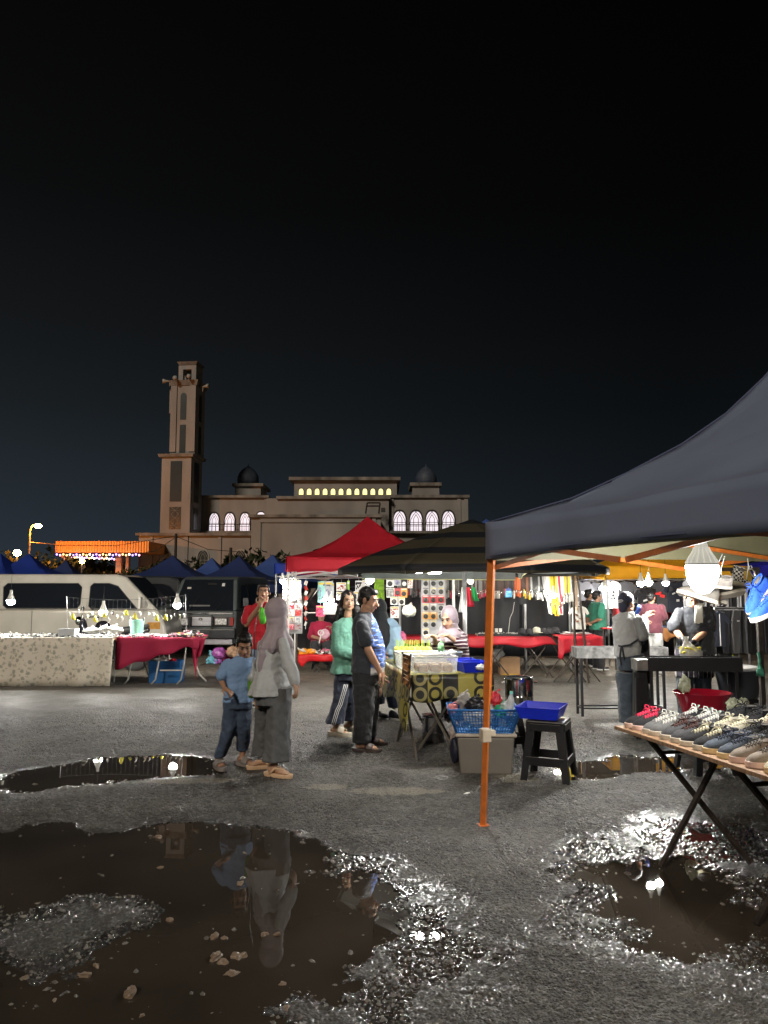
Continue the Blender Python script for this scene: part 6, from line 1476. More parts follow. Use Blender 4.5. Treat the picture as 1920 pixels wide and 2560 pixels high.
plrd=M('red plastic bag film',(.6,.03,.05),rough=.25,bump=.8,bs=25,var=.15,transl=.3); plgn=M('green plastic bag film',(.05,.45,.25),rough=.25,bump=.8,bs=25,var=.15,transl=.3); plwh=M('white plastic bag film',(.68,.68,.66),rough=.3,bump=.8,bs=25,var=.08,transl=.35); plpk=M('pink plastic bag film',(.7,.25,.25),rough=.3,bump=.8,bs=25,var=.1,transl=.3); clg=M('grey cloth rag',(.28,.27,.25),rough=.8,bump=.4,bs=20)
bz=.366
for l,px,py,z,Y,r,m_,sd in (('grey rag bag in the left of the blue basket',1160,1752,.60,7.0,(.07,.06,.07),clg,1),('glossy black plastic bag in the blue basket',1188,1760,.60,6.95,(.085,.07,.06),plbk,2),('clear plastic bag in the middle of the blue basket',1215,1772,.56,7.0,(.07,.08,.06),plcl,3),('red plastic bag in the blue basket right of the orange pole',1240,1750,.61,7.02,(.055,.06,.07),plrd,4),('green plastic bag at the right of the blue basket',1252,1775,.55,6.98,(.07,.08,.06),plgn,5),('clear bag lying against the bottle in the basket',1266,1765,.585,6.93,(.05,.05,.05),plcl,6),('salmon pink bag at the left rim of the blue basket',1130,1772,.56,6.95,(.05,.05,.045),plpk,7),('white scrap bag low in the blue basket',1195,1795,.48,6.98,(.13,.09,.07),plwh,8)):
    crumple(l,'plastic_bag',P(px,py,Y),r,m_,sd*3.1)
bo=T('plastic_bottle','empty clear bottle with mint green cap standing in the blue basket','bottle',P(1274,1775,6.9)-V(0,0,.05))
MB().lathe([(.001,0),(.032,0),(.034,.02),(.034,.12),(.026,.155),(.012,.185),(.012,.2)],(0,0,0),18,ry=R(5)).obj('bottle_body',plcl,bo,local=True,smooth=True)
MB().lathe([(.014,.19),(.014,.212),(.001,.213)],(.0,0,0),12,ry=R(5)).obj('cap',M('mint cap',(.2,.6,.45),rough=.4,var=0),bo,local=True)
crumple('dark navy bag on the ground left of the storage box','bag',P(1138,1875,7.05)-V(0,0,.0),(.05,.09,.12),M('dark navy nylon',(.012,.014,.03),rough=.5),31,amp=.2)
crumple('crumpled pale bag beside the storage box lid','plastic_bag',P(1133,1835,7.1),(.035,.06,.07),M('pinkish bag film',(.4,.33,.30),rough=.4,bump=.6,bs=25),33,amp=.4)
# bits on the ground
mb=MB(); mb.lathe([(.001,0),(.06,.0),(.063,.008),(.058,.010),(.05,.004),(.001,.004)],G(1104,1945)-V(0,0,.003),20); mb.obj('lid',plcl,label='clear round cup lid lying on the gravel',cat='lid',smooth=True)
for px,py,l in ((1322,1742,'small white scrap on the asphalt behind the orange pole'),(1168,2055-900+830,'crumb of paper near the pale patch'),(826,1805,'pale scrap by the girl')):
    mb=MB(); g=G(px,py); rock(mb,g+V(0,0,.006),.02,.25,px); mb.obj('litter',M('white paper'),label=l,cat='litter')
# ================= grill area
grm_=M('sooty grill steel',(.035,.036,.038),rough=.5,metal=.3,var=.5,vs=14,bump=.3,bs=40); grk=M('matte black steel',(.012,.012,.014),rough=.45,var=.2); ashm=M('ashy grill steel',(.16,.16,.155),rough=.7,var=.6,vs=12,bump=.4,bs=30)
def grill(label,c,Lg,dp,ztop,dh,mat,yaw=0,legs=True,smear=None):
    t=T('charcoal_grill',label,'grill',(c.x,c.y,0),yaw); mb=MB(); th=.012
    for s in (-1,1): mb.box((0,s*dp/2,ztop-dh/2),(Lg,th,dh)); mb.box((s*(Lg/2-th/2-.001),0,ztop-dh/2),(th,dp-th,dh-.004))
    mb.box((0,0,ztop-dh+.006),(Lg-2*th-.004,dp-th,.01)); mb.obj('trough',mat,t,local=True)
    mb=MB()
    for i in range(int(Lg/.03)): x=-Lg/2+.03+i*.03; 
    for i in range(int(Lg/.028)-1): mb.cyl((-Lg/2+.028*(i+1),-dp/2+.012,ztop-.018),(-Lg/2+.028*(i+1),dp/2-.012,ztop-.018),.003,n=5)
    mb.obj('grate',grk,t,local=True)
    for sx in (-1,1):
        for sy in (-1,1):
            mb=MB(); x=sx*(Lg/2-.07); mb.box((x+sx*.01,sy*(dp/2-.02),(ztop-dh)/2+.01),(.03,.03,ztop-dh-.02),ry=0); mb.obj('leg',grk,t,local=True)
        MB().box((sx*(Lg/2-.06),0,.12),(.02,dp-.05,.02)).obj('leg_brace',grk,t,local=True)
    for sy in (-1,1): MB().box((0,sy*(dp/2-.02),.12),(Lg-.14,.018,.018)).obj('long_brace',grk,t,local=True)
    return t
c=P(1731,1660,8.48); grill('long black charcoal grill in front of the cook',V(c.x-.02,8.5),1.02,.26,.875,.145,grk,R(-3))
c=P(1551,1634,9.9); grill('ashy grey charcoal grill behind the man in the cap',V(c.x,9.95),1.16,.26,.875,.135,ashm,R(1))
mb=MB(); a=P(1596,1662,8.42); mb.box((a.x+.02,8.45,.80),(.12,.2,.12)); mb.obj('tin',M('bright sheet metal',(.4,.4,.38),rough=.3,metal=.8,var=.3,vs=12),label='bright sheet metal tin at the left end of the black grill',cat='tin',bevel=.005)
stool('small dark stand under the sheet metal tin at the black grill',(a.x+.02,8.45,.012),0,.735,.06,.08)
fd=MB(); c=P(1727,1628,8.5)
for i in range(46): 
    q_=c+V(random.uniform(-.10,.10),random.uniform(-.05,.05),random.uniform(-.02,.04)); fd.ell(q_,(.025,.012,.012),n=6,k=4)
fdo=T('food_bag','open plastic bag of yellow marinated skewers held over the black grill','food',c)
fd.obj('skewered_meat',M('yellow marinade',(.55,.48,.04),rough=.4,var=.4,vs=40),fdo)
mb=MB(); mb.loft([(c+V(0,0,-.05),.12,.06,.05),(c+V(0,0,.0),.125,.065,.06),(c+V(-.03,0,.06),.06,.04,.1),(c+V(-.045,0,.12),.02,.02,.1),(c+V(-.05,0,.16),.03,.02,.2)],24,nr=7,cap=False); mb.obj('bag',plcl,fdo,smooth=True)
# black tub on stool with white bag of ice
c=P(1856,1700,8.75); stool('black stool under the big black tub',(c.x,8.85,.012),R(5),.38,.15,.19)
tb=T('plastic_tub','big black plastic tub with a white bag across its top, right of the grill','tub',(c.x,8.85,.392)); tbm=M('black tub plastic',(.03,.034,.04),rough=.4)
MB().lathe([(.001,0),(.20,0),(.245,.28),(.258,.30),(.25,.31),(.235,.29),(.19,.02),(.001,.02)],(0,0,0),28,sx=1.02,sy=.8).obj('tub_body',tbm,tb,local=True,smooth=True,ang=40)
crumple('white plastic sack laid over the black tub','plastic_bag',V(c.x+.0,8.80,.72),(.24,.17,.045),plwh,44,amp=.3,knot=False)
# red basin on its own stool
c=P(1759,1722,6.95); stool('black stool hidden behind the shoe table carrying the red basin',(c.x,6.98,.012),R(8),.47)
rb=T('basin','wide glossy crimson plastic basin behind the shoe table','basin',(c.x,6.98,.485)); rbm=M('crimson plastic',(.35,.008,.025),rough=.2,var=.04,coat=.3)
MB().lathe([(.001,0),(.17,0),(.215,.15),(.248,.205),(.252,.212),(.243,.214),(.20,.15),(.16,.012),(.001,.012)],(0,0,0),36).obj('basin_body',rbm,rb,local=True,smooth=True,ang=45)
crumple('yellowish white bag leaning in the crimson basin','plastic_bag',P(1712,1712,6.85),(.055,.05,.075),M('yellowish bag film',(.60,.60,.42),rough=.3,bump=.8,bs=25,transl=.2),52,knot=False)
for px,l,sd in ((1833,'yellowish crumpled bag behind the shoes, left one',61),(1858,'yellowish crumpled bag behind the shoes, right one',62)): crumple(l,'plastic_bag',P(px,1762,6.4),(.05,.05,.055),M('yellowish bag film'),sd,knot=False)
# ================= snack table
sx0=V(.265,7.42,0); tdir=V(-.208,.978,0); tw_=V(.985,.17,0)      # left edge runs away, front edge runs right
SZ=.80; TL,TWd=1.62,.80
snk=T('snack_table','folding table under a yellow and black circle-print cloth','table',(sx0.x,sx0.y,0),math.atan2(tw_.y,tw_.x))
SM=XF[snk.name]
def S(x,y,z=SZ): return SM@V(x,y,z)       # table local to world
def ringcloth(key,ax):
    m=M(key,(.3,.3,.1),rough=.35,bump=.35,bs=10,var=0,transl=.15); n,L,b=nodes(m); tcv,cx,cy,cz=coords(n,L); d={'x':cx,'y':cy,'z':cz}
    sc_=.15
    u=mathn(n,L,'DIVIDE',d[ax[0]],sc_); v=mathn(n,L,'DIVIDE',d[ax[1]],sc_)
    fu=mathn(n,L,'SUBTRACT',mathn(n,L,'FRACT',mathn(n,L,'ADD',u,10)),.5); fv=mathn(n,L,'SUBTRACT',mathn(n,L,'FRACT',mathn(n,L,'ADD',v,10.4)),.5)
    r=mathn(n,L,'SQRT',mathn(n,L,'ADD',mathn(n,L,'MULTIPLY',fu,fu),mathn(n,L,'MULTIPLY',fv,fv)))
    ring=mathn(n,L,'MULTIPLY',mathn(n,L,'LESS_THAN',r,.46),mathn(n,L,'GREATER_THAN',r,.27))
    iu=mathn(n,L,'FLOOR',mathn(n,L,'ADD',u,10)); iv=mathn(n,L,'FLOOR',mathn(n,L,'ADD',v,10.4))
    par=mathn(n,L,'LESS_THAN',mathn(n,L,'FRACT',mathn(n,L,'MULTIPLY',mathn(n,L,'ADD',mathn(n,L,'MULTIPLY',iu,.5),mathn(n,L,'MULTIPLY',iv,.5)),1)),.25)
    wn_=n.new('ShaderNodeTexWhiteNoise'); cmb=n.new('ShaderNodeCombineXYZ'); L.new(iu,cmb.inputs[0]); L.new(iv,cmb.inputs[1]); L.new(cmb.outputs[0],wn_.inputs[0])
    tone=mathn(n,L,'GREATER_THAN',wn_.outputs[0],.42)
    base=mixc(n,L,tone,(.030,.030,.028),(.42,.37,.08)); ringc=mixc(n,L,tone,(.38,.34,.14),(.02,.02,.018)); has=mathn(n,L,'LESS_THAN',mathn(n,L,'FRACT',mathn(n,L,'MULTIPLY',wn_.outputs[0],7.3)),.55)
    L.new(mixc(n,L,mathn(n,L,'MULTIPLY',ring,has),base,ringc),b.inputs['Base Color']); return m
MB().box((TWd/2,TL/2,SZ-.02),(TWd-.02,TL-.02,.024)).obj('tabletop',M('grey board'),snk,local=True)
cl=T('tablecloth','yellow and black circle-print cloth draped over the snack table','tablecloth',(sx0.x,sx0.y,0),math.atan2(tw_.y,tw_.x))
mb=MB(); mb.grid(lambda u,v:V(-.004+(TWd+.008)*u,-.004+(TL+.008)*v,SZ),4,8); mb.obj('top_panel',ringcloth('circle print top','xy'),cl,local=True)
mb=MB(); mb.grid(lambda u,v:V(-.006+(TWd+.012)*u,-.008-.015*v*math.sin(u*13),SZ-.002-(.24+.02*math.sin(u*9))*v),24,5); mb.obj('front_drape',ringcloth('circle print front','xz'),cl,local=True,smooth=True,solid=.003)
mb=MB(); mb.grid(lambda u,v:V(-.009-.05*v*(1+.4*math.sin(u*12)),-.006+(TL+.012)*u,SZ-.002-(.33+.20*max(0,1-u*4)+.03*math.sin(u*11))*v),30,6); mb.obj('side_drape',ringcloth('circle print side','yz'),cl,local=True,smooth=True,solid=.003)
lgm=M('grey brown steel leg',(.15,.135,.115),rough=.45,metal=.4,var=.2)
def tl(a,b_,nm='leg',par=snk,m=lgm,r=.014): 
    MB().tube([a,b_],r,6).obj(nm,m,par,local=True)
for y in (.12,1.35):
    tl(V(.10,y+.42,SZ-.035),V(.42,y-.30,.02)); tl(V(.10,y-.30,.02),V(.5,y+.42,SZ-.035)) if y>1 else None
tl(V(.02,.60,SZ-.035),V(.02,-.10,.02)); tl(V(.72,.55,SZ-.035),V(.03,.05,.03)) ; tl(V(.08,.02,SZ-.035),V(.55,.62,.02)); tl(V(.70,.02,SZ-.035),V(.70,.70,.02)); tl(V(.70,.70,SZ-.035),V(.70,.04,.02)); tl(V(.02,.1,SZ-.035),V(.02,.85,.02))
crumple('dark bag hanging under the front of the snack table','bag',S(.22,.12,.66),(.13,.07,.07),M('dark grey nylon',(.05,.055,.06),rough=.6,bump=.3),71,amp=.3,knot=False)
# containers
clearb=M('frosted clear plastic',(.75,.78,.78),rough=.25,var=.03,alpha=.26)
def cbox(label,x,y,L_,W_,h,rz=0,contents=None):
    t=T('food_container',label,'container',S(x,y,SZ+.003),math.atan2(tw_.y,tw_.x)+rz)
    a,b_=L_/2,W_/2; mb=MB(); mb.add([(-a,-b_,0),(a,-b_,0),(a,b_,0),(-a,b_,0),(-a*1.07,-b_*1.07,h),(a*1.07,-b_*1.07,h),(a*1.07,b_*1.07,h),(-a*1.07,b_*1.07,h)],[(0,3,2,1),(0,1,5,4),(1,2,6,5),(2,3,7,6),(3,0,4,7)]); mb.obj('container_body',clearb,t,local=True,solid=.003)
    mb=MB(); k=[V(sx_*a*1.07,sy_*b_*1.07,h) for sx_,sy_ in ((-1,-1),(1,-1),(1,1),(-1,1),(-1,-1))]; mb.tube(k,.008,6,cap=False); mb.obj('rim',M('white translucent rim',(.75,.77,.76),rough=.3,var=0,transl=.3),t,local=True)
    return t
cbox('frosted clear food box holding bagged bread at the front of the snack table',.26,.24,.40,.30,.15)
cbox('white frosted food box behind the bread box',.22,.66,.44,.30,.15)
brd=M('toasted bread crust',(.20,.085,.03),rough=.7,var=.25,vs=15)
for i in range(6):
    x=.14+(i%3)*.125; y=.17+(i//3)*.14; mb=MB(); mb.box(S(x,y,SZ+.045),(.105,.10,.07),rz=.1+.05*i); 
    t=T('bread_loaf',('square brown bread in a clear bag in the front food box, '+['front left','front middle','front right','back left','back middle','back right'][i]),'bread',S(x,y,SZ+.006),.1)
    MB().box((0,0,.035),(.10,.09,.06)).obj('crust',brd,t,local=True,bevel=.012,disp=.006)
    MB().box((0,0,.068),(.085,.075,.012)).obj('topping',M('pale crumb topping',(.30,.19,.09),rough=.8,var=.3,vs=60),t,local=True,bevel=.005)
    m_=MB(); m_.loft([(V(0,0,0),.055,.05,.06),(V(0,0,.075),.058,.052,.08),(V(0,0,.095),.03,.03,.1),(V(.01,0,.115),.035,.02,.15)],18,nr=5,cap=False); m_.obj('clear_bag',M('thin clear film',(.8,.8,.8),rough=.1,alpha=.15,bump=.8,bs=30,var=0),t,local=True,smooth=True)
    t['group']='bagged bread in the front food box'
tray('royal blue tray at the front corner of the snack table',S(.64,.17,SZ+.004),math.atan2(tw_.y,tw_.x)+R(4),.22,.20,.095,bluepl,1.2)
tray('second royal blue tray behind the front one',S(.60,.42,SZ+.004),math.atan2(tw_.y,tw_.x)-R(4),.22,.18,.095,bluepl,1.2)
gb=T('basin','blue grey plastic basin the vendor packs food from','basin',S(.53,.80,SZ+.004)); MB().lathe([(.001,0),(.14,0),(.185,.13),(.192,.14),(.18,.14),(.13,.012),(.001,.012)],(0,0,0),30).obj('basin_body',M('blue grey plastic',(.17,.20,.26),rough=.4,var=.05),gb,local=True,smooth=True,ang=45)
crumple('pale green bag the vendor is filling','plastic_bag',S(.47,.74,SZ+.20),(.035,.035,.06),M('pale green film',(.25,.5,.25),rough=.3,bump=.6,bs=25,transl=.3),81,knot=False)
cupm=M('yellow drink in bag',(.62,.60,.12),rough=.2,var=.15,vs=30,transl=.25); strw=M('lime straw',(.45,.6,.08),rough=.5,var=0)
for i in range(21):
    r_,c_=divmod(i,7); x=.05+c_*.057; y=.93+r_*.075
    mb=MB(); t=T('drink_cup','bag of yellow drink, %s row from the bread boxes, %s from the left'%(('first','second','third')[r_],('first','second','third','fourth','fifth','sixth','last')[c_]),'drink',S(x,y,SZ+.004),0,'yellow drinks standing in rows on the snack table'); t.scale=(1.1,1.1,1.75)
    MB().lathe([(.001,0),(.024,0),(.028,.06),(.026,.09),(.012,.105)],(0,0,0),12).obj('cup',cupm,t,local=True,smooth=True)
    MB().cyl((0,0,.08),(.008*math.sin(i),.0,.145),.0035,n=5).obj('straw',strw,t,local=True)
crumple('pink and white ribboned packets at the back of the snack table','packet_bundle',P(1004,1595,9.7),(.06,.05,.09),M('pink packet',(.65,.12,.25),rough=.4,var=.4,vs=25,bump=.5),83,cat='packets',amp=.2,knot=False)
crumple('crumpled clear bag at the right end of the snack table','plastic_bag',P(1203,1668,7.55),(.05,.05,.03),plwh,84,knot=False)
crumple('clear bag beside the grey basin','plastic_bag',P(1128,1632,7.9),(.05,.05,.035),plcl,85,knot=False)
# flyer in a clip stand at the table corner
fy=T('flyer_board','tilted dark flyer with food pictures clipped to the corner of the snack table','sign',P(1013,1680,7.30)); 
flm=M('dark food flyer',(.05,.03,.02),rough=.3,var=0); n,L,b=nodes(flm); tcv,cx,cy,cz=coords(n,L)
q_=n.new('ShaderNodeTexNoise'); q_.inputs['Scale'].default_value=22; q_.inputs['Detail'].default_value=2; L.new(tcv,q_.inputs['Vector'])
r_=n.new('ShaderNodeValToRGB'); L.new(q_.outputs['Fac'],r_.inputs[0]); e=r_.color_ramp.elements; e[0].position=.42; e[0].color=(.02,.015,.012,1); e[1].position=.62; e[1].color=(.35,.16,.05,1); L.new(r_.outputs[0],b.inputs['Base Color'])
ca,cb,cc,cd=P(1006,1634,7.42),P(1027,1640,7.34),P(1024,1722,7.28),P(1005,1706,7.36)
mb=MB(); nrm=(cb-ca).cross(cd-ca).normalized()*.004; mb.add([ca,cb,cc,cd,ca+nrm,cb+nrm,cc+nrm,cd+nrm],[(3,2,1,0),(4,5,6,7),(0,1,5,4),(1,2,6,5),(2,3,7,6),(3,0,4,7)]); mb.obj('flyer',flm,fy)
for fr_ in (.12,.30,.52,.66,.78):
    mb=MB(); a=ca.lerp(cd,fr_).lerp(cb.lerp(cc,fr_),.2 if fr_!=.12 else .12); a2=ca.lerp(cd,fr_).lerp(cb.lerp(cc,fr_),.62 if fr_<.7 else .8); o_=-V(0,.008,0); mb.tube([a+o_,a2+o_],.0035,4); mb.obj('text_line',M('cream print',(.55,.5,.4),rough=.6,var=0),fy)
for q_ in (ca,cb): MB().box(q_+V(0,-.004,.008),(.016,.02,.024)).obj('clip',blk,fy)
# ================= left tables
flo=M('cream floral tablecloth',(.55,.48,.37),rough=.7,var=0,bump=.15,bs=4); n,L,b=nodes(flo); tcv,cx,cy,cz=coords(n,L)
vv=n.new('ShaderNodeTexVoronoi'); vv.inputs['Scale'].default_value=9.5; L.new(tcv,vv.inputs['Vector']); nn_=n.new('ShaderNodeTexNoise'); nn_.inputs['Scale'].default_value=18; nn_.inputs['Detail'].default_value=3; L.new(tcv,nn_.inputs['Vector'])
n2_=n.new('ShaderNodeTexNoise'); n2_.inputs['Scale'].default_value=5; L.new(tcv,n2_.inputs['Vector'])
dd_=mathn(n,L,'ADD',vv.outputs['Distance'],mathn(n,L,'MULTIPLY',mathn(n,L,'SUBTRACT',nn_.outputs['Fac'],.5),.9))
q1=n.new('ShaderNodeMapRange'); q1.inputs[1].default_value=.20; q1.inputs[2].default_value=.34; q1.inputs[3].default_value=1; q1.inputs[4].default_value=0; L.new(dd_,q1.inputs[0])
q2=n.new('ShaderNodeMapRange'); q2.inputs[1].default_value=.48; q2.inputs[2].default_value=.58; L.new(n2_.outputs['Fac'],q2.inputs[0])
c1=mixc(n,L,mathn(n,L,'MULTIPLY',q1.outputs[0],.75),(.66,.61,.52),(.25,.25,.20)); c2=mixc(n,L,mathn(n,L,'MULTIPLY',mathn(n,L,'GREATER_THAN',nn_.outputs['Fac'],.60),.55),c1,(.26,.27,.19))
L.new(c2,b.inputs['Base Color'])
redt=M('dark red tablecloth',(.30,.008,.045),rough=.75,bump=.3,bs=6,var=.08)
FX1=P(283,1650,12.72).x
t1=T('goods_table','long table fully covered by the cream floral cloth','table',(FX1-1.4,13.05,0)); MB().bx((FX1-2.9,12.76,.77),(FX1-.02,13.45,.80)).obj('tabletop',ply,t1)
for x in (FX1-2.7,FX1-.2):
    for y in (12.85,13.38): MB().cyl((x,y,.02),(x,y,.77),.016,n=6).obj('leg',steel,t1)
c1_=T('tablecloth','cream cloth with grey floral print hanging to the ground','tablecloth',(FX1-1.4,12.72,0))
MB().grid(lambda u,v:V(FX1-2.95+2.95*u,12.72+.78*v,.812),8,4).obj('top_panel',flo,c1_)
MB().grid(lambda u,v:V(FX1-2.95+2.95*u-.03*v*u,12.715-.03*v*(1+math.sin(u*40))-.02*v*math.sin(u*17),.81-.775*v),80,6).obj('front_drape',flo,c1_,smooth=True,solid=.004)
RX1=P(500,1650,13.0).x
t2=T('goods_table','folding table with white tube legs under the dark red cloth','table',((FX1+RX1)/2,13.2,0)); MB().bx((FX1+.02,12.95,.76),(RX1-.01,13.55,.785)).obj('tabletop',ply,t2)
wt=M('white tube steel',(.55,.54,.50),rough=.35,metal=.2,var=.1)
def zleg(x,y,par):
    MB().tube([(x-.12,y,.02),(x-.05,y,.10),(x+.0,y,.40),(x+.02,y,.76)],.014,7).obj('leg',wt,par,smooth=True); MB().tube([(x+.28,y+.4,.02),(x+.16,y+.4,.14),(x+.06,y+.4,.40),(x+.02,y+.4,.76)],.014,7).obj('leg',wt,par,smooth=True)
zleg(P(330,1700,13.1).x,13.05,t2); zleg(P(398,1700,13.1).x,13.05,t2); zleg(P(462,1700,13.1).x,13.05,t2)
MB().cyl((P(400,1675,13.05).x,13.05,.25),(P(456,1675,13.05).x,13.05,.25),.012,n=6).obj('crossbar',wt,t2)
MB().tube([(P(406,1618,13.3).x,13.4,.74),(P(410,1630,13.3).x,13.4,.62),(P(450,1630,13.3).x,13.4,.62),(P(456,1618,13.3).x,13.4,.74)],.012,6).obj('crossbar',wt,t2)
c2_=T('tablecloth','dark red cloth draped unevenly over the folding table with a corner hanging low','tablecloth',((FX1+RX1)/2,12.9,0))
MB().grid(lambda u,v:V(FX1-.02+(RX1-FX1+.03)*u,12.90+.70*v,.80+.004*math.sin(u*9)),10,4).obj('top_panel',redt,c2_)
MB().grid(lambda u,v:V(FX1-.02+(RX1-FX1+.03)*u,12.892-.04*v*math.sin(u*14)-.02*v,.80-(.52-.36*min(1,u*1.15)+.02*math.sin(u*21))*v),40,5).obj('front_drape',redt,c2_,smooth=True,solid=.004)
MB().grid(lambda u,v:V(RX1-.12+.24*u*(1-.55*v)+.04*v+.03*math.sin(u*7)*v,12.87-.06*math.sin(u*8)*v,.80-(.30+.42*max(0,1-abs(2*u-.7))**1.3)*v),16,8).obj('corner_drape',redt,c2_,smooth=True,solid=.004)
def heap(label,name,x0,x1,y0,y1,z,hgt,cols,n_,rs,seed,cat='goods',mats=None,kind=None,parent=None):
    rn=random.Random(seed); t=None; first=None
    t=T(name,label,cat,((x0+x1)/2,(y0+y1)/2,z)) if kind is None else None
    for ci,(m_,fr_) in enumerate(cols):
        mb=MB()
        for i in range(int(n_*fr_)):
            x=rn.uniform(x0,x1); y=rn.uniform(y0,y1); env=hgt*(.35+.65*noise.noise(V(x*4,y*4,seed))**2*4) ; zz=z+rn.random()*max(.004,min(env,hgt)); r_=rs*rn.uniform(.6,1.5); k=rn.random()
            if k<.4: a=rn.random()*6; mb.tube([V(x,y,zz),V(x+math.cos(a)*r_*2,y+math.sin(a)*r_*2,zz+rn.uniform(-.3,.8)*r_)],r_*.35,4)
            elif k<.75: mb.ell((x,y,zz),(r_,r_*.8,r_*.5),n=6,k=4)
            else: a=rn.random()*3; mb.box((x,y,zz),(r_*1.6,r_*1.1,r_*.5),rz=a,rx=rn.uniform(-.4,.4))
        if kind: return mb.obj(name,m_,label=label,cat=cat,kind=kind)
        mb.obj('trinkets',m_,t)['kind']='stuff'
    return t
silv=M('silver trinkets',(.6,.6,.58),rough=.3,metal=.7,var=.2); dkt=M('dark trinkets',(.03,.03,.03),rough=.4,var=.3); wht=M('white trinkets',(.65,.65,.62),rough=.5,var=.1); pkt=M('pink trinkets',(.7,.15,.25),rough=.5,var=.2); ylt=M('yellow trinkets',(.7,.5,.05),rough=.5,var=.2)
heap('spread of silver and dark accessories heaped on the cream floral cloth','accessory_heap',FX1-2.8,FX1+.0,12.76,13.3,.815,.06,((silv,.45),(dkt,.35),(wht,.2)),900,.020,11)
heap('spread of silver and pink accessories along the dark red cloth','accessory_heap',FX1+.02,RX1-.55,12.95,13.4,.805,.045,((silv,.4),(dkt,.3),(pkt,.1),(wht,.2)),320,.018,12)
heap('pile of dark, pink and yellow hair ties at the end of the red cloth','accessory_heap',RX1-.55,RX1-.03,12.95,13.3,.805,.10,((dkt,.55),(pkt,.15),(ylt,.1),(silv,.2)),260,.026,13)
for px,py,r_,l,sd in ((228,1572,(.13,.1,.055),'flat white plastic bag on the floral cloth',91),(262,1568,(.10,.09,.06),'knotted white plastic bag left of the biggest one',92),(287,1570,(.14,.1,.07),'biggest knotted white plastic bag on the cloth tables',93)):
    crumple(l,'plastic_bag',P(px,py+5,13.2),r_,plwh,sd)
tray('white plastic box of small goods on the floral cloth',(P(173,1585,13.0).x,12.98,.82),0,.26,.18,.12,M('white box plastic',(.62,.64,.66),rough=.4,var=.05,transl=.3),1.05,'plastic_box','box')
jr=T('plastic_jar','mint green translucent bin at the back of the red cloth','bin',(P(341,1587,13.35).x,13.35,.81)); MB().lathe([(.001,0),(.10,0),(.125,.26),(.13,.265),(.12,.26),(.095,.01)],(0,0,0),24).obj('bin_body',M('mint plastic',(.25,.55,.42),rough=.4,transl=.35,var=.15),jr,local=True,smooth=True,ang=40)
crt=tray('blue plastic crate on the ground beneath the red cloth table',(P(415,1697,13.35).x,13.4,.02),0,.50,.34,.36,M('blue crate plastic',(.015,.10,.28),rough=.5,var=.08),1.06,'crate','crate',.01)
crumple('white plastic bag spilling over the blue crate','plastic_bag',P(405,1652,13.35),(.17,.12,.06),plwh,94,knot=True); crumple('small red bag in the blue crate','plastic_bag',P(432,1652,13.3),(.06,.06,.04),plrd,95,knot=False)
# wire line with hanging key charms
ln=MB(); a=P(168,1493,13.0); b_=P(465,1488,13.0); ln.tube([a.lerp(b_,i/10)-V(0,0,.10*math.sin(math.pi*i/10)*.6) for i in range(11)],.0025,5); ln.obj('display_wire',M('grey string',(.10,.10,.10),rough=.7,var=0),label='thin wire strung over the left tables carrying key charms',cat='wire')
ps=T('wire_stand','thin upright holding the charm wire at the end of the red cloth','stand',P(466,1592,13.0)); MB().cyl(P(466,1592,13.0),P(464,1486,13.0),.006,n=6).obj('rod',steel,ps); ps2=T('wire_stand','thin upright holding the charm wire over the floral cloth','stand',P(169,1587,13.0)); MB().cyl(P(169,1587,13.0),P(168,1491,13.0),.006,n=6).obj('rod',steel,ps2)
chm=[M('charm %d'%i,c_,rough=.3,metal=m_,var=0) for i,(c_,m_) in enumerate((((.75,.75,.73),.4),((.75,.7,.08),0),((.2,.2,.2),.5),((.7,.68,.5),.2)))]
charm=None
for i in range(27):
    u=(i+.5)/27; p=a.lerp(b_,u)-V(0,0,.06*math.sin(math.pi*u)); ln_=(.24+.06*math.sin(i*2.3)) if u<.75 else .30
    key=(0,1,0,2,3,0,1)[i%7]
    t=T('key_charm','%s charm on a string over the left tables, %s from the left'%(['silver crescent','yellow plush','dark','cream'][key],OW[i]),'charm',p,0,'charms hanging from the wire over the left tables')
    MB().cyl((0,0,0),(0,0,-ln_),.0011,n=4).obj('string',M('grey string',(.10,.10,.10),rough=.7,var=0),t,local=True)
    mb=MB()
    if key in (0,3): mb.tube([(-.0,0,-ln_),(.025,0,-ln_-.03),(.025,0,-ln_-.06),(-.005,0,-ln_-.09)],[.004,.011,.012,.003],6)
    elif key==1: mb.ell((0,0,-ln_-.04),(.035,.02,.045),n=8,k=6); mb.ell((0,0,-ln_-.0),(.02,.015,.02),n=8,k=6); mb.ell((.03,0,-ln_-.07),(.015,.01,.02),n=6,k=5)
    else: mb.ell((0,0,-ln_-.03),(.018,.012,.035),n=8,k=6)
    mb.obj('charm',chm[key],t,local=True,smooth=True)
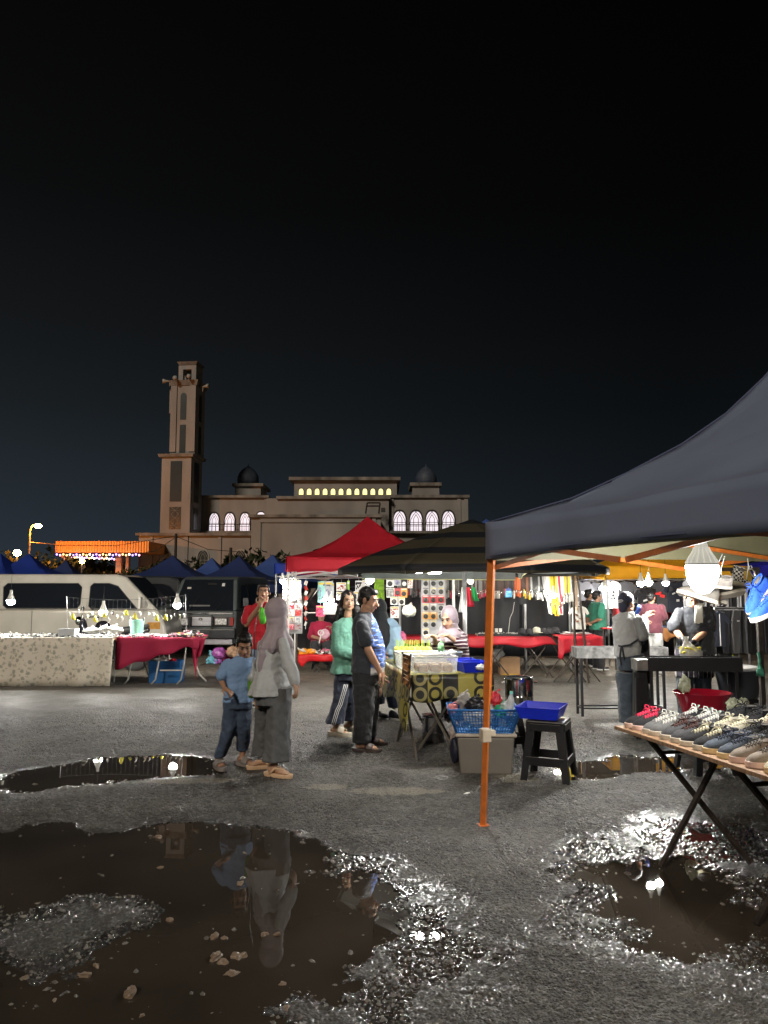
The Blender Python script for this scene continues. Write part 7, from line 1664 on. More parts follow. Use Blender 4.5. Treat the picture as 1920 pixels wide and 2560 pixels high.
# plush toys on the mat
mt_=T('mat','dark brown mat on the ground before the grey van','mat',G(567,1664)); MB().box((0,.25,.01),(1.1,.7,.015)).obj('mat',M('brown mat',(.06,.045,.035),rough=.9),mt_,local=True)
pcol=[((.15,.42,.52),'teal'),((.42,.15,.50),'purple'),((.75,.08,.25),'hot pink'),((.25,.25,.55),'blue violet')]
fx=P3(16.0)
for i,(px,ci) in enumerate(((530,0),(551,1),(570,2),(592,3),(610,1))):
    c_,nm=pcol[ci]; g=G(px,1661); t=T('plush_toy','%s plush toy sitting on the mat%s'%(nm,(' beneath the boy\'s elbow','')[0] if False else (', rightmost' if i==4 else '')),'toy',(g.x,g.y+.0,.03)); m_=M('plush '+nm,c_,rough=.95,bump=.8,bs=150,var=.2,vs=20)
    MB().ell((0,0,.09),(.075,.065,.09)).obj('torso',m_,t,local=True,smooth=True); MB().ell((0,-.01,.21),(.068,.06,.06)).obj('head',m_,t,local=True,smooth=True)
    for s in (-1,1): MB().ell((s*.05,0,.265),(.024,.015,.024)).obj('ear',m_,t,local=True,smooth=True); MB().cap((s*.05,-.03,.03),(s*.08,-.09,.03),.032,.028).obj('leg',m_,t,local=True,smooth=True); MB().cap((s*.06,0,.13),(s*.10,-.04,.08),.024,.022).obj('arm',m_,t,local=True,smooth=True)
for px,py,l,m_,sd in ((548,1633,'clear bag of purple and orange toys stacked on the plush toys',M('purple toy bag',(.30,.08,.30),rough=.2,var=.8,vs=9,bump=.6),101),(583,1630,'clear bag of brown and white toys beside it',M('brown toy bag',(.35,.22,.14),rough=.2,var=.8,vs=9,bump=.6),102),(607,1634,'clear bag of mixed toys by the boy\'s head',M('grey toy bag',(.30,.27,.25),rough=.2,var=.7,vs=9,bump=.6),103)):
    crumple(l,'toy_bag',P(px,py,16.1),(.15,.12,.12),m_,sd,knot=False,amp=.25)
# ================= red stall goods
RS=12.9
rn=random.Random(21)
def packet(label,px0,py0,px1,py1,Y,card,item,grp,kind='round',back=None):
    a=P(px0,py1,Y); b_=P(px1,py0,Y); w_=b_.x-a.x; h=b_.z-a.z; c=V((a.x+b_.x)/2,Y,a.z)
    t=T('hanging_packet',label,'packet',c,rn.uniform(-.12,.12),grp)
    MB().box((0,0,h/2),(w_,.004,h)).obj('card',card,t,local=True)
    mb=MB(); 
    if kind=='round': mb.lathe([(w_*.36,-.012),(w_*.36,.0),(w_*.2,.004),(.001,.004)],(0,-.004,h*.4),14,rx=R(90)); mb.lathe([(w_*.14,.0),(w_*.14,.012),(.001,.012)],(0,-.004,h*.4),10,rx=R(90))
    elif kind=='strips':
        for k in range(5): mb.box((-w_*.36+k*w_*.18,-.008,h*.45),(w_*.09,.01,h*.7),ry=rn.uniform(-.05,.05))
    else:
        for k in range(12): mb.ell((rn.uniform(-.4,.4)*w_,-.012,rn.uniform(.1,.85)*h),(w_*.09,.01,h*.06),n=6,k=4)
    mb.obj('goods',item,t,local=True)
    MB().box((0,-.006,h*.88),(w_*.8,.003,h*.10)).obj('header_print',M('header '+str(rn.randint(0,3)),((.6,.05,.05),(.7,.7,.68),(.05,.05,.06),(.65,.5,.06))[rn.randint(0,3)],rough=.5,var=0),t,local=True)
    MB().cyl((0,0,h),(0,0,h+.05),.002,n=4).obj('hook',steel,t,local=True)
    return t
cw=M('white card',(.68,.68,.66),rough=.5,var=.05); cr=M('red card',(.55,.03,.04),rough=.5,var=.1); cg=M('grey card',(.42,.43,.45),rough=.5,var=.1); cbk=M('black card',(.02,.02,.022),rough=.4,var=.1); cor_=M('orange card',(.7,.33,.05),rough=.5,var=.1); ctl=M('teal card',(.25,.55,.50),rough=.5,var=.15); cpk=M('pink card',(.75,.10,.25),rough=.5,var=.15)
ik=M('black goods',(.02,.02,.02),rough=.3,var=.2); iw=M('white goods',(.65,.65,.63),rough=.4,var=.15); ir=M('red bead goods',(.35,.03,.02),rough=.3,var=.4,vs=30); iv=M('violet grey goods',(.20,.20,.30),rough=.3,var=.6,vs=30); ig=M('lime goods',(.35,.65,.04),rough=.5,var=.15); ibr=M('brown goods',(.25,.10,.05),rough=.4,var=.3)
grp='packets hanging in the red stall'
# big board of packets left (px 704-752)
for i in range(5):
    for j in range(3): packet('red and white bead packet by the left red-tent post, %s row, %s column'%(OW[i],OW[j]),707+j*16,1450+i*10.5,721+j*16,1459+i*10.5,RS,cw if (i+j)%2 else cg,ir,grp,'beads')
brd_=T('display_board','grey display board below the bead packets at the left of the red stall','board',P(728,1584,RS+.1)); 
a_=P(702,1584,RS+.1); b2=P(756,1502,RS+.1); MB().bx((a_.x,RS+.1,a_.z),(b2.x,RS+.13,b2.z)).obj('board',M('grey display panel',(.35,.36,.36),rough=.7,var=.15),brd_); MB().cyl((P(741,1600,RS+.2).x,RS+.2,.02),(P(741,1600,RS+.2).x,RS+.2,P(741,1450,RS).z),.018,n=6).obj('post',darkst,brd_)
for i in range(4):
    for j in range(3): packet('photo card packet on the grey board, %s row, %s column'%(OW[i],OW[j]),704+j*17,1508+i*17.5,719+j*17,1522+i*17.5,RS,(cw,cr,cg)[(i*2+j)%3],(ibr,iv,ir)[(i+j)%3],grp,'beads')
for (x0,y0,x1,y1,card,item,kd,l) in (
 (794,1453,812,1506,ctl,iv,'beads','teal-edged packet of violet toys hung high in the red stall'),(812,1453,832,1500,cg,iv,'beads','grey packet of violet grey toys beside the teal one'),(829,1457,835,1500,M('sky card',(.2,.5,.75),rough=.5),iw,'strips','narrow sky blue packet in the red stall'),
 (841,1456,866,1478,cw,ir,'beads','white packet of red figures'),(841,1480,862,1500,cw,ik,'beads','white packet of black figures under the red ones'),(868,1452,874,1498,M('lime card',(.4,.65,.1),rough=.5),ig,'strips','lime green strip packet'),
 (888,1452,906,1500,cw,ik,'beads','tall white packet with black prints'),(906,1450,924,1478,cw,iw,'beads','white packet near the brilliant bulb'),(884,1478,899,1512,cw,ik,'beads','white packet with black drawing behind the girl'),
 (790,1514,812,1541,cpk,ir,'beads','pink packet in front of the seated vendor\'s face'),(808,1508,822,1536,cw,iw,'strips','white packet of brush heads, left'),(822,1508,842,1536,cw,iw,'strips','white packet of brush heads, right'),
 (966,1446,984,1468,cw,ik,'round','white card with black disc top left of its rack'),(984,1444,1002,1464,cg,iv,'round','grey card with disc next to it'),(1003,1444,1018,1470,cbk,iw,'round','black card with white disc'),(966,1470,986,1494,cw,ik,'strips','slanted black and white card'),(986,1470,1002,1490,cr,ik,'round','red card with disc'),(1001,1470,1018,1494,cor_,ik,'round','orange card with black disc'),(976,1492,994,1512,cw,ik,'round','white card low in the rack'),(996,1493,1012,1513,cw,ik,'round','white card beside the low one'),(1019,1447,1032,1470,cw,ir,'beads','white card with red beads at the right of the rack'),
 (976,1516,997,1545,cw,ir,'beads','clear packet of dark red parts under the rack')):
    packet(l,x0,y0,x1,y1,RS-.1 if x0>950 else RS+.3,card,item,grp,kd)
gs=T('glow_stick_bundle','bundle of lime green strands hanging in the red stall','strands',P(948,1446,RS+.2))
for k in range(9): MB().tube([(-.07+k*.018,0,0),(-.075+k*.019,-.01,-.2),(-.07+k*.018+.01*math.sin(k),0,-.40)],.006,5).obj('strand',ig,gs,local=True)
crumple('clear bag of white artificial flowers hanging by the snack stall','flower_bag',P(1023,1527,11.8),(.11,.08,.09),M('white flower bag',(.55,.55,.48),rough=.3,bump=.9,bs=25,var=.5,vs=18),111,amp=.25)
# tall board with three columns
bd=T('display_board','tall pale board covered with carded accessories behind the vendor','board',P(1083,1620,13.0)); a_=P(1053,1607,13.05); b2=P(1114,1444,13.05); MB().bx((a_.x,13.05,a_.z),(b2.x,13.08,b2.z)).obj('board',M('pale display panel',(.45,.46,.50),rough=.6,var=.1),bd)
for s in (1056,1111): MB().cyl((P(s,1600,13.1).x,13.1,.02),(P(s,1600,13.1).x,13.1,b2.z+.03),.014,n=6).obj('post',darkst,bd)
for i in range(7):
    for j in range(3):
        if (i>4 and j==2) or (i==6 and j>0): continue
        packet('%s accessory card on the tall pale board, %s row, %s column'%(('grey','grey','red','grey','yellow','grey','grey')[i],OW[i],OW[j]),1056+j*19,1448+i*20.5,1073+j*19,1466+i*20.5,12.98,(cg,cg,cr,cg,cor_ if j<2 else cg,cg,cw)[i],ik,'accessory cards on the tall pale board','round')
# vertical garland of lace beside left post
gl_=T('lace_garland','white and maroon lace garland hanging down beside the red tent post','garland',P(765,1450,13.0))
for i in range(9): MB().box((0,0,-.05-i*.085),(.055-.02*(i>4),.012,.07),ry=.35*(-1)**i).obj('lace_piece',(wht,ir)[i%2],gl_,local=True,bevel=.004)
MB().cyl((0,.01,.02),(0,.01,-.82),.004,n=4).obj('string',cord,gl_,local=True)
# high rod
rd_=T('hanging_rod','long thin rod under the red tent front with packets hung from it','rod',P(880,1447,RS)); MB().cyl(P(700,1446,RS),P(1040,1443,RS),.010,n=6).obj('rod',steel,rd_)
# small red table and goods
st2=T('small_table','low table with red plastic sheet heaped with orange toys','table',(P(790,1640,15.1).x,15.1,0)); a_=P(745,1628,14.85)
MB().bx((P(747,1632,14.9).x,14.8,.335),(P(842,1632,14.9).x,15.35,.36)).obj('tabletop',ply,st2)
for x in (792,): 
    for s in (-1,1): MB().cyl((P(x,1660,14.9).x+s*.05,14.9,.02),(P(x,1660,14.9).x-s*.08,14.9,.34),.014,n=5).obj('leg',darkst,st2); MB().cyl((P(x,1660,15.2).x+s*.05,15.2,.02),(P(x,1660,15.2).x-s*.08,15.2,.34),.014,n=5).obj('leg',darkst,st2)
ct=T('tablecloth','bright red plastic sheet over the low toy table','tablecloth',(P(790,1640,14.8).x,14.8,0)); rdp=M('bright red sheet',(.60,.015,.02),rough=.4,bump=.3,bs=8,var=.06,transl=.15)
x0,x1=P(745,1632,14.8).x,P(842,1632,14.8).x
MB().grid(lambda u,v:V(x0+(x1-x0)*u,14.78+.6*v,.366),4,3).obj('top_panel',rdp,ct); MB().grid(lambda u,v:V(x0+(x1-x0)*u,14.775-.02*v*math.sin(u*12),.366-(.13+.10*math.exp(-((u-.12)/.08)**2))*v),24,3).obj('front_drape',rdp,ct,smooth=True,solid=.003)
heap('pile of orange and yellow toys on the low red table','toy_heap',x0+.03,x0+.32,14.85,15.1,.37,.14,((M('orange toys',(.85,.35,.02),rough=.5,var=.2),.8),(wht,.2)),120,.035,31); heap('mixed white and dark trinkets on the low red table','accessory_heap',x0+.34,x1-.03,14.82,15.3,.37,.09,((wht,.4),(dkt,.3),(pkt,.15),(silv,.15)),200,.028,32)
crumple('pink and white plush held by the seated vendor','plush_toy',P(812,1585,15.15),(.10,.07,.10),M('pink white plush',(.75,.45,.55),rough=.9,var=.3,vs=8),121,cat='toy',amp=.2,knot=False)
fn_=T('hand_fan','small white round fan on the low red table','fan',P(802,1582,15.0)); MB().tube([V(math.cos(a*.5236)*.05,0,math.sin(a*.5236)*.05) for a in range(13)],.012,6,cap=False).obj('ring',iw,fn_,local=True,smooth=True); MB().cyl((0,0,-.05),(-.03,0,-.2),.012,n=6).obj('stem',iw,fn_,local=True)
# ================= belt stall
tarpb=M('black backdrop tarp',(.010,.011,.014),rough=.45,bump=.4,bs=3,var=.2)
bdp=T('backdrop_tarp','black tarp wall hung behind the belts','tarp',(P(1230,1600,15.4).x,15.4,0)); a_=P(985,1640,15.4); b2=P(1425,1438,15.4)
MB().grid(lambda u,v:V(a_.x+(b2.x-a_.x)*u,15.4+.05*math.sin(u*18)*(1-v)+.02*math.sin(u*43),a_.z+(b2.z-a_.z)*v),60,8).obj('tarp_sheet',tarpb,bdp,smooth=True,solid=.004)
MB().cyl((a_.x,15.45,b2.z),(b2.x,15.45,b2.z),.02,n=6).obj('top_rod',darkst,bdp)
for px in (1313,1000,1424): MB().cyl((P(px,1500,15.3).x,15.33,.02),(P(px,1500,15.3).x,15.33,P(px,1510 if px==1313 else 1440,15.3).z),.025,n=8).obj('post',steel,bdp)
mb=MB(); mb.tube([P(1286,1505,15.2),P(1282,1530,15.2),P(1275,1545,15.2),P(1271,1580,15.2)],.006,5); mb.obj('power_cord',cord,label='pale power cord dangling in front of the black tarp',cat='cord')
BY=13.9; rl=T('belt_rail','steel rail from which the belts hang','rail',P(1210,1442,BY)); MB().cyl(P(985,1440,BY),P(1434,1437,BY),.014,n=6).obj('rail',steel,rl)
bcol=[('grey',(.22,.22,.22)),('black',(.02,.02,.02)),('dark brown',(.08,.04,.03)),('brown',(.20,.08,.04)),('orange',(.60,.12,.03)),('white',(.6,.6,.56)),('yellow',(.65,.48,.04)),('red',(.55,.03,.07)),('silver',(.4,.4,.4))]
bkm=M('nickel buckle',(.8,.8,.78),rough=.2,metal=.9,var=0)
def belt(key,ln_,curve,tail,loc):
    nm,c_=bcol[key]; m_=M('belt '+nm,c_,rough=.4,var=.1,spec=.5); t=T('belt','x','belt',loc)
    w_=.017
    def strap(x0,z0,z1,cv,mm,wd=.017,y0=0):
        mb=MB(); pts=[(x0+cv*(k/8)**2,y0-.015*math.sin(k*.4),z0+(z1-z0)*k/8) for k in range(9)]
        vs=[];fs=[]
        for p in pts: vs+=[V(p[0]-wd,p[1],p[2]),V(p[0]+wd,p[1],p[2]),V(p[0]+wd,p[1]+.004,p[2]),V(p[0]-wd,p[1]+.004,p[2])]
        for k in range(8):
            for j in range(4): fs.append((k*4+j,k*4+(j+1)%4,(k+1)*4+(j+1)%4,(k+1)*4+j))
        fs+=[(3,2,1,0),(32,33,34,35)]; mb.add(vs,fs); return mb
    strap(0,0,-ln_,curve,m_).obj('strap',m_,t,local=True)
    mt2=M('belt '+bcol[tail][0],bcol[tail][1],rough=.4,var=.1) if tail is not None else m_
    strap(.008,-ln_*.86,-ln_*1.32,curve*.6,mt2,.014,-.012).obj('strap_tail',mt2,t,local=True)
    mb=MB(); z=-ln_; x=curve; k_=[V(x+a,-.02,z+b_) for a,b_ in ((-.024,-.022),(.024,-.022),(.024,.022),(-.024,.022),(-.024,-.022))]; mb.tube(k_,.0055,5,cap=False); mb.cyl((x,-.024,z-.022),(x,-.024,z+.03),.005,n=5); mb.obj('buckle',bkm,t,local=True,smooth=True)
    return t
protos={}
ORD=OW
cnt={}
rn=random.Random(77); px=990; i=0
while px<1430:
    if px<1150: key=rn.choice([0,0,1,8,0]); tl_=rn.choice([None,None,5,7])
    elif px<1212: key=rn.choice([2,1,1,2,0]); tl_=rn.choice([7,5,None])
    elif px<1284: key=rn.choice([2,1,2,1]); tl_=rn.choice([None,7,5,8])
    elif px<1300: key=4; tl_=rn.choice([None,7])
    elif px<1325: key=rn.choice([3,3,2]); tl_=rn.choice([None,6])
    elif px<1362: key=rn.choice([0,1,0,8]); tl_=rn.choice([8,5,None])
    elif px<1392: key=rn.choice([5,6,6,5]); tl_=None
    elif px<1406: key=rn.choice([7,5]); tl_=None
    else: key=rn.choice([5,0,3,6]); tl_=5
    cv=0 if px<1350 else (.05 if px<1400 else 0); ln_=.27 if px<1320 else (.30 if px<1362 else (.52 if px<1406 else .34))
    ln_+=rn.choice((-.015,0,.015,.03))*1
    k=(key,tl_,round(ln_,3),cv); loc=P(px,1441,BY)+V(0,rn.uniform(-.04,.04),0)
    nmz={990:'behind the vendor\'s board'}
    zone=('between the tall board and the steel pole' if px<1165 else 'left of the orange pole' if px<1212 else 'right of the orange pole' if px<1284 else 'in the orange-brown bunch' if px<1325 else 'in the long grey bunch' if px<1362 else 'in the long yellow and white bunch' if px<1406 else 'at the right end of the rail')
    zk=(bcol[key][0],zone); cnt[zk]=cnt.get(zk,0)+1; lab='%s %s belt from the left %s'%(ORD[cnt[zk]-1],bcol[key][0],zone); zone0='%s belts %s'%zk
    if k in protos: b0=dup(protos[k],loc,0,lab)
    else: b0=belt(key,ln_,cv,tl_,loc); protos[k]=b0; b0['label']=lab
    b0['group']='belts hanging from the rail'
    px+=rn.uniform(4.2,5.6); i+=1
# small items hanging with belts
pu=T('coin_purse','small blue translucent purse hanging among the belts','purse',P(1271,1480,13.6)); MB().box((0,0,-.035),(.13,.03,.12),tp=(.85,1)).obj('pouch',M('blue vinyl',(.05,.40,.75),rough=.2,var=.3,vs=20,transl=.3),pu,local=True,bevel=.015); MB().box((0,-.02,.04),(.09,.02,.035)).obj('flap',M('dark blue vinyl',(.02,.10,.5),rough=.3,var=0),pu,local=True,bevel=.01); MB().tube([(-.02,0,.05),(0,0,.08),(.02,0,.05)],.006,5).obj('loop',M('dark blue vinyl'),pu,local=True)
for px,c_,nm in ((1158,(.72,.72,.70),'white'),(1170,(.6,.02,.05),'red'),(1182,(.02,.30,.08),'green')):
    t=T('hanging_cloth','%s cloth strip hanging right of the steel pole'%nm,'cloth',P(px,1468,11.2)); m_=M('strip '+nm,c_,rough=.8,bump=.3,bs=12)
    hh=.36 if nm=='white' else .28 if nm=='red' else .2
    MB().grid(lambda u,v:V((-.02-.05*v*(nm=='white'))+(.05+.06*v)*u,.015*math.sin(u*9),-hh*v),8,6).obj('cloth',m_,t,local=True,smooth=True,solid=.004)
# tables with red cloths
def xleg(x,y,zt_,par,dp=.3,m=darkst):
    for s in (-1,1): MB().cyl((x+s*dp,y,.02),(x-s*dp,y,zt_),.013,n=5).obj('leg',m,par)
rt=M('red table plastic',(.50,.02,.035),rough=.4,bump=.5,bs=9,var=.1,transl=.1)
for (p0,p1,Y,Y2,dr,l,legs_,nm) in ((1170,1390,13.9,14.6,.17,'long folding table at the belt stall under red plastic',(1238,1345),'long red'),(1396,1506,13.3,14.1,.26,'folding table at the right end of the belt stall under a longer red drape',(1425,1460),'short red'),(1015,1165,14.2,14.8,.12,'folding table behind the vendor with a red sheet',(1060,),'rear red')):
    x0,x1=P(p0,1592,Y).x,P(p1,1592,Y).x; z=P(p0,1591,Y).z
    t=T('goods_table',l,'table',((x0+x1)/2,Y,0)); MB().bx((x0+.02,Y+.02,z-.03),(x1-.02,Y2,z-.008)).obj('tabletop',ply,t)
    for q_ in legs_: 
        for yy_ in (Y+.08,Y2-.08): xleg(P(q_,1600,Y).x,yy_,z-.03,t,.28)
    t=T('tablecloth','red plastic sheet on the '+l.split(' under')[0].split(' with')[0],'tablecloth',((x0+x1)/2,Y,0))
    MB().grid(lambda u,v:V(x0+(x1-x0)*u,Y-.004+(Y2-Y)*v,z),6,3).obj('top_panel',rt,t); MB().grid(lambda u,v:V(x0+(x1-x0)*u+.03*v*(u-.5),Y-.008-.03*v*(1+math.sin(u*19))*.5,z-(dr+.03*math.sin(u*12)+(.10 if nm=='short red' and u<.12 else 0))*v),40,4).obj('front_drape',rt,t,smooth=True,solid=.003)
Zt=P(1200,1591,13.9).z
bd2=T('display_tray','flat white tray spread with watches and rings on the long red table','tray',(P(1280,1588,14.1).x,14.15,Zt)); MB().box((0,0,.02),(1.28,.42,.03)).obj('tray_base',wht,bd2,local=True,bevel=.004); MB().box((0,-.215,.02),(1.29,.012,.045)).obj('edge',blk,bd2,local=True)
heap('rows of small dark accessories on the white tray','accessory_heap',P(1195,1588,14.1).x,P(1365,1588,14.1).x,14.0,14.32,Zt+.037,.015,((dkt,.5),(silv,.3),(wht,.2)),260,.018,41)
for px in (1241,1251): 
    mb=MB(); mb.loft([(P(px,1580,14.2),.028,.028),(P(px,1571,14.2),.03,.03)],14); mb.obj('white_cup',iw,label='small white cup on the tray, %s'%('left' if px==1241 else 'right'),cat='cup')
capk=M('black cap cloth',(.015,.015,.018),rough=.8,bump=.3,bs=40)
for i,(px,py) in enumerate(((1305,1577),(1322,1578),(1342,1574),(1358,1576),(1372,1576),(1388,1574),(1378,1584),(1395,1586),(1408,1588))):
    t=T('cap','baseball cap on the red belt-stall table, from the left: %s'%['first','second','third, with pale front','fourth','fifth','tallest, on top','lower, under the tallest','lower right','rightmost, brim toward the lot'][i],'cap',P(px,py+8,13.95),0); m_=capk if i!=2 else M('pale cap cloth',(.35,.34,.28),rough=.8)
    MB().lathe([(.08,0),(.082,.03),(.07,.075),(.04,.10),(.001,.108)],(0,0,0),16).obj('crown',m_,t,local=True,smooth=True); MB().lathe([(.001,0),(.075,.0),(.078,.006),(.001,.01)],(.03,-.07,.004),16,sx=.85).obj('brim',m_,t,local=True,smooth=True)
mb=MB(); 
for i in range(7): 
    px=1415+i*8; MB().box(P(px,1584-(i%2)*3,13.5),(.14,.2,.006),rz=i*.4).obj('folded_print',wht if i%3 else cg,label='pale folded print on the short red table, %s'%['leftmost','second','third','fourth','fifth','sixth','rightmost'][i],cat='cloth')
cbx=T('cardboard_box','open brown cardboard box under the long red table','box',(P(1272,1650,14.6).x,14.6,.02)); MB().box((0,0,.16),(.36,.3,.32)).obj('carton',M('cardboard',(.36,.22,.12),rough=.85,var=.12,vs=6),cbx,local=True); MB().box((0,-.152,.012),(.30,.004,.02)).obj('tape',M('yellow tape',(.6,.38,.03),rough=.4),cbx,local=True); MB().box((-.22,0,.31),(.12,.28,.006),ry=.5).obj('flap',M('cardboard'),cbx,local=True)
crumple('clear bag of goods beside the cardboard box','plastic_bag',P(1243,1635,14.5),(.12,.1,.14),plcl,131)
bb=tray('teal blue bin on the ground right of the vendor',(P(1192,1665,12.2).x,12.2,.02),0,.24,.24,.30,M('teal blue plastic',(.02,.13,.22),rough=.5,var=.08),1.05,'bin','bin',.008)
# t-shirt with brown print
tsw=M('white tee cotton',(.62,.62,.58),rough=.85,bump=.4,bs=10,var=.06)
def tee(label,p,wd,h,mat,rz=0,group=None,prt=None,name='hanging_shirt',sl=True,hook=True):
    t=T(name,label,'shirt',p,rz,group)
    w_=wd/2; ol=[(-w_*.35,0),(-w_*.95,-h*.07),(-w_*1.45,-h*.30),(-w_*1.15,-h*.38),(-w_*.88,-h*.26),(-w_*.92,-h),(w_*.92,-h),(w_*.88,-h*.26),(w_*1.15,-h*.38),(w_*1.45,-h*.30),(w_*.95,-h*.07),(w_*.35,0),(0,-h*.05)]
    mb=MB(); mb.prism(ol,Matrix.Translation((0,-.02,0)),.04); o_=mb.obj('garment',mat,t,local=True,bevel=.01,disp=.03,dscale=.12)
    if prt:
        m_=MB(); rr=random.Random(int(abs(p.x)*100)); 
        for k in range(6): m_.box((rr.uniform(-.3,.3)*wd,-.034,-h*rr.uniform(.35,.65)),(wd*rr.uniform(.08,.22),.006,h*rr.uniform(.04,.10)),ry=rr.uniform(-.6,.6))
        m_.obj('print',prt,t,local=True)
    if hook: MB().tube([(-w_*.9,0,-h*.05),(0,0,.02),(w_*.9,0,-h*.05)],.006,4).obj('hanger',steel,t,local=True); MB().tube([(0,0,.02),(0,0,.07),(.02,0,.09)],.004,4).obj('hanger_hook',steel,t,local=True)
    return t
tee('white t-shirt with brown print hanging at the end of the black tarp',P(1446,1516,13.6),.26,.40,tsw,0,None,ibr)
t=T('tote_straps','bundle of tan straps hanging above the white t-shirt','straps',P(1437,1440,13.55)); 
for k in range(4): MB().box((-.03+k*.022,0,-.30),(.012,.004,.6)).obj('strap',M('tan webbing',(.42,.28,.16),rough=.7),t,local=True)
for a_,b_,l in (((1443,1432),(1470,1630),'dark slanted tube leg of the frame at the end of the belt rail'),((1433,1434),(1437,1600),'dark upright tube at the end of the belt rail')):
    mb=MB(); q_=P(*b_,13.2); q_.z=.02; mb.cyl(P(*a_,13.2),q_,.02,n=8); mb.obj('frame_tube',darkst,label=l,cat='pole')
# ================= clothes stall
rn=random.Random(9)
dk=[M('dark garment %d'%i,c_,rough=.85,bump=.3,bs=12,var=.15) for i,c_ in enumerate(((.015,.015,.018),(.03,.03,.035),(.02,.025,.04),(.05,.05,.05)))]; cl2=[M('grey garment',(.28,.29,.30),rough=.85),M('white garment',(.6,.6,.6),rough=.85),M('denim garment',(.09,.14,.25),rough=.85),M('red garment',(.6,.02,.02),rough=.8),M('yellow garment',(.65,.5,.06),rough=.8)]
def rack(label,px0,px1,py,Y,group=None,upr=True):
    a_=P(px0,py,Y); b2=P(px1,py,Y); t=T('clothes_rail',label,'rail',((a_.x+b2.x)/2,Y,0)); MB().cyl(a_,b2,.015,n=6).obj('rail',steel,t)
    if upr:
        for q_ in (a_,b2): MB().cyl((q_.x,Y,.02),q_,.018,n=6).obj('upright',steel,t)
rack('high clothes rail of the yellow-tent stall',1460,1715,1449,17.0); rack('high clothes rail at the far right behind the hanging shoes',1718,1925,1446,15.6); rack('low trousers rail at the far right',1785,1925,1519,14.4)
prw=M('white print',(.65,.65,.65),rough=.6,var=0)
X=1448; i=0
for px,py,wd,h,m_,pr in ((1455,1452,.34,.6,dk[1],prw),(1476,1455,.42,.62,dk[0],None),(1500,1453,.40,.64,dk[1],None),(1526,1452,.36,.55,cl2[1],ik),(1552,1453,.5,.72,dk[0],cl2[0]),(1578,1453,.5,.70,dk[2],prw),(1618,1470,.5,.62,dk[0],prw),(1640,1452,.45,.6,dk[1],cl2[3]),(1672,1455,.42,.60,dk[3],None),(1694,1453,.42,.62,dk[2],prw),(1712,1453,.40,.62,dk[1],None)):
    tee('%s garment on the high rail of the yellow-tent stall, %s from the left'%('white' if m_==cl2[1] else 'dark',posn[i]),P(px,py,16.9+(i%3)*.05),wd*1.15,h*1.1,m_,rn.uniform(-.3,.3),'garments on the high rail of the yellow-tent stall',pr); i+=1
# second, lower and farther layer
for i,(px,py,wd,h,m_) in enumerate(((1520,1512,.26,.55,cl2[2]),(1545,1515,.40,.6,dk[0]),(1600,1515,.40,.55,dk[1]),(1648,1500,.30,.42,cl2[3]),(1664,1502,.26,.40,cl2[3]),(1690,1500,.34,.6,dk[2]),(1683,1482,.24,.40,cl2[2]),(1470,1515,.34,.7,dk[0]),(1500,1512,.3,.7,dk[1]))):
    tee('%s garment in the lower row of the yellow-tent stall near x-position %s'%(('denim blue','black','charcoal','red','second red','navy','pale denim','black rear','charcoal rear')[i],'') if False else '%s garment in the lower row under the yellow tent'%(('narrow denim blue','wide black','charcoal','red','second, smaller red','navy','short pale denim','long black leftmost','long charcoal')[i]),P(px,py,17.4),wd*1.2,h,m_,0,'garments in the lower row under the yellow tent')
# back wall of packed dark garments so the stall closes behind
bw=T('backdrop_tarp','dark cloth backdrop closing the clothes stalls','tarp',(P(1680,1600,18.6).x,18.6,0)); a_=P(1436,1640,18.6); b2=P(1990,1440,18.6); MB().grid(lambda u,v:V(a_.x+(b2.x-a_.x)*u,18.6+.05*math.sin(u*40),.15+(b2.z-.15)*v),80,4).obj('tarp_sheet',tarpb,bw,smooth=True,solid=.004)
rp=MB(); 
hg=M('white hanger plastic',(.6,.6,.6),rough=.5,var=0)
for i in range(34):       # shirts seen edge-on
    px=1716+i*6.1; m_=rn.choice([dk[0],dk[3],cl2[0],cl2[0],cl2[1],dk[1],dk[0]]) if px<1850 else rn.choice([dk[0],dk[1],cl2[1],dk[3],cl2[0],dk[0]])
    p=P(px,1450,15.6+rn.uniform(-.05,.05)); t=T('hanging_shirt','shirt packed edge-on along the far right rail, %s from the left'%posn[i],'shirt',p,R(78)+rn.uniform(-.15,.15),'shirts packed on the far right rail')
    w_=.2; h=.52+rn.uniform(-.03,.05); ol=[(-w_*.3,0),(-w_,-.05),(-w_*1.1,-.25),(-w_*.9,-h),(w_*.9,-h),(w_*1.1,-.25),(w_,-.05),(w_*.3,0)]
    MB().prism(ol,Matrix.Translation((0,-.018,0)),.036).obj('garment',m_,t,local=True,bevel=.008,disp=.02,dscale=.1); MB().tube([(-w_*.8,0,.0),(0,0,.035),(w_*.8,0,.0)],.006,4).obj('hanger',hg,t,local=True)
neon=M('neon yellow stripe',(.55,.80,.02),rough=.5,var=0)
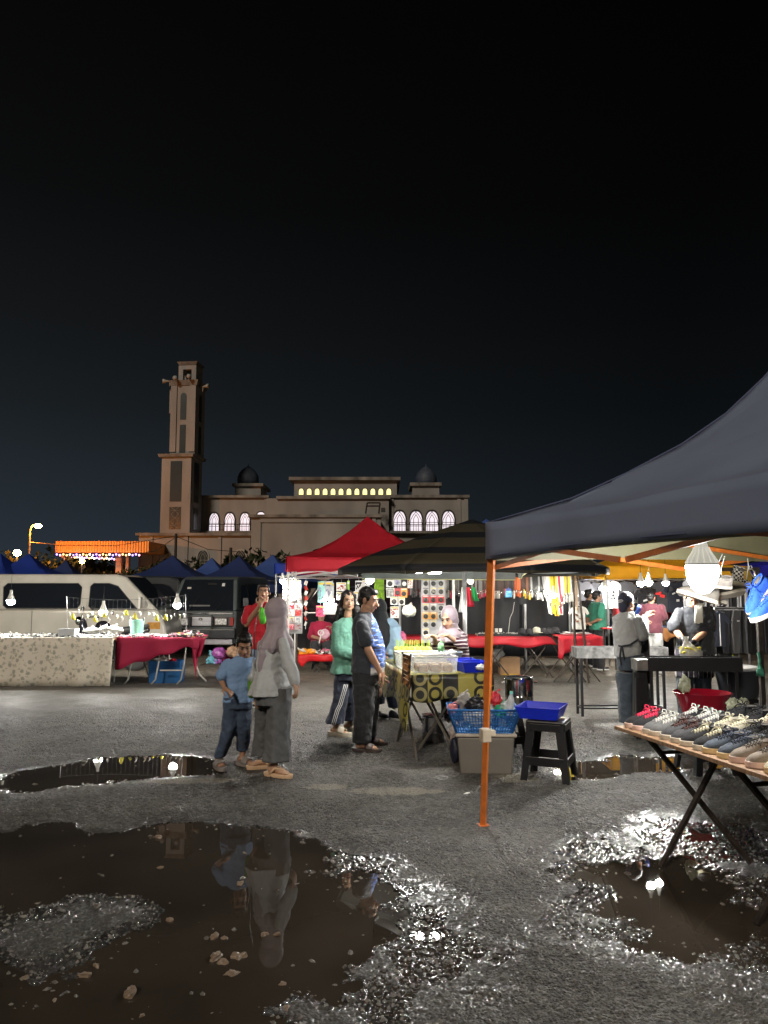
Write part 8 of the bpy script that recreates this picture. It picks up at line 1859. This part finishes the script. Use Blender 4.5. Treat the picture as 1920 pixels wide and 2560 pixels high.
for i in range(11):
    px=1795+i*13; p=P(px,1525,14.4+(i%2)*.06); m_=dk[(0,1,0,0,3,0,1,0,0,1,0)[i]]; h=.80 if i!=1 else .92
    t=T('hanging_trousers','black track trousers on the low rail, %s from the left'%posn[i] if i!=1 else 'black track trousers with neon yellow side stripe','trousers',p,R(rn.uniform(10,50)),'trousers on the low right rail')
    mb=MB(); mb.prism([(-.13,0),(.13,0),(.17,-h*.3),(.15,-h),(.03,-h),(.0,-h*.42),(-.03,-h),(-.15,-h),(-.17,-h*.3)],Matrix.Translation((0,-.02,0)),.04); mb.obj('garment',m_,t,local=True,bevel=.01,disp=.025,dscale=.1)
    MB().cyl((-.12,0,.0),(.12,0,.0),.008,n=5).obj('hanger',hg,t,local=True)
    if i in (1,3,6): MB().box((.135,-.04,-h*.6),(.022,.01,h*.65),ry=-.03).obj('side_stripe',neon if i==1 else prw,t,local=True)
    elif i%2==0: MB().box((-.06,-.045,-.20),(.05,.008,.018)).obj('logo_mark',prw,t,local=True)
ja=tee('navy track jacket with white piping hanging behind the cook\'s shoulder',P(1784,1528,13.6),.42,.62,dk[2],0,None,None,'hanging_jacket'); MB().box((.08,-.045,-.32),(.012,.01,.55)).obj('piping',prw,ja,local=True)
rc=T('chair','red plastic chair beside the man in teal green','chair',P(1528,1570,15.2)); rdp2=M('red chair plastic',(.55,.02,.03),rough=.4,var=.05)
MB().box((-.05,0,0),(.34,.3,.03)).obj('seat',rdp2,rc,local=True,bevel=.01); MB().box((.10,.0,.20),(.05,.28,.38)).obj('backrest',rdp2,rc,local=True,bevel=.01)
for sx in (-.19,.1):
    for sy in (-.12,.12): MB().cyl((sx,sy,0),(sx*1.1,sy*1.1,-P(1528,1570,15.2).z+.02),.016,n=5).obj('leg',darkst,rc,local=True)
ot=T('goods_table','table under an orange-brown cloth in the clothes stall','table',(P(1672,1600,15.6).x,15.6,0)); x0,x1=P(1655,1570,15.6).x,P(1695,1570,15.6).x; zt_=P(1655,1570,15.6).z
MB().bx((x0+.01,15.62,zt_-.03),(x1-.01,16.1,zt_-.005)).obj('tabletop',ply,ot)
for sx in (x0+.04,x1-.04): MB().cyl((sx,15.7,.02),(sx,15.7,zt_-.03),.015,n=5).obj('leg',darkst,ot)
oc=T('tablecloth','orange-brown cloth falling from the small table in the clothes stall','tablecloth',((x0+x1)/2,15.6,0)); om=M('orange brown cloth',(.45,.20,.07),rough=.8); MB().grid(lambda u,v:V(x0+(x1-x0)*u,15.6+.5*v,zt_),3,3).obj('top_panel',om,oc); MB().grid(lambda u,v:V(x0+(x1-x0)*u,15.595-.04*v*math.sin(u*9),zt_-(.22+.05*math.sin(u*6))*v),14,4).obj('front_drape',om,oc,smooth=True,solid=.004)
for k in range(3): MB().box(((x0+x1)/2-.02*k,15.8,zt_+.02+k*.035),(.3,.26,.03),rz=.1*k).obj('folded_jeans',cl2[2] if k!=1 else dk[2],label='folded jeans on the orange-brown cloth, %s of the stack'%['bottom','middle','top'][k],cat='jeans',bevel=.008)
# string of hooks under yellow tent
# boy's drink bag, woman's side
db=T('drink_bag','green drink in a clear bag hanging from a strap between the boy and the woman','drink',P(632,1740,6.85)); MB().lathe([(.001,-.02),(.035,-.015),(.045,.04),(.05,.13),(.046,.15)],(0,0,0),18).obj('drink_cup',M('pandan green drink',(.12,.28,.04),rough=.15,var=.3,vs=25,trans=.0,coat=.5),db,local=True,smooth=True); MB().lathe([(.05,.13),(.052,.17),(.03,.20),(.012,.25),(.004,.34)],(0,0,0),18).obj('clear_bag',plcl,db,local=True,smooth=True); MB().tube([(0,0,.25),(.01,0,.4),(.005,0,.55),(.03,.02,.72)],.004,5).obj('strap',blk,db,local=True)
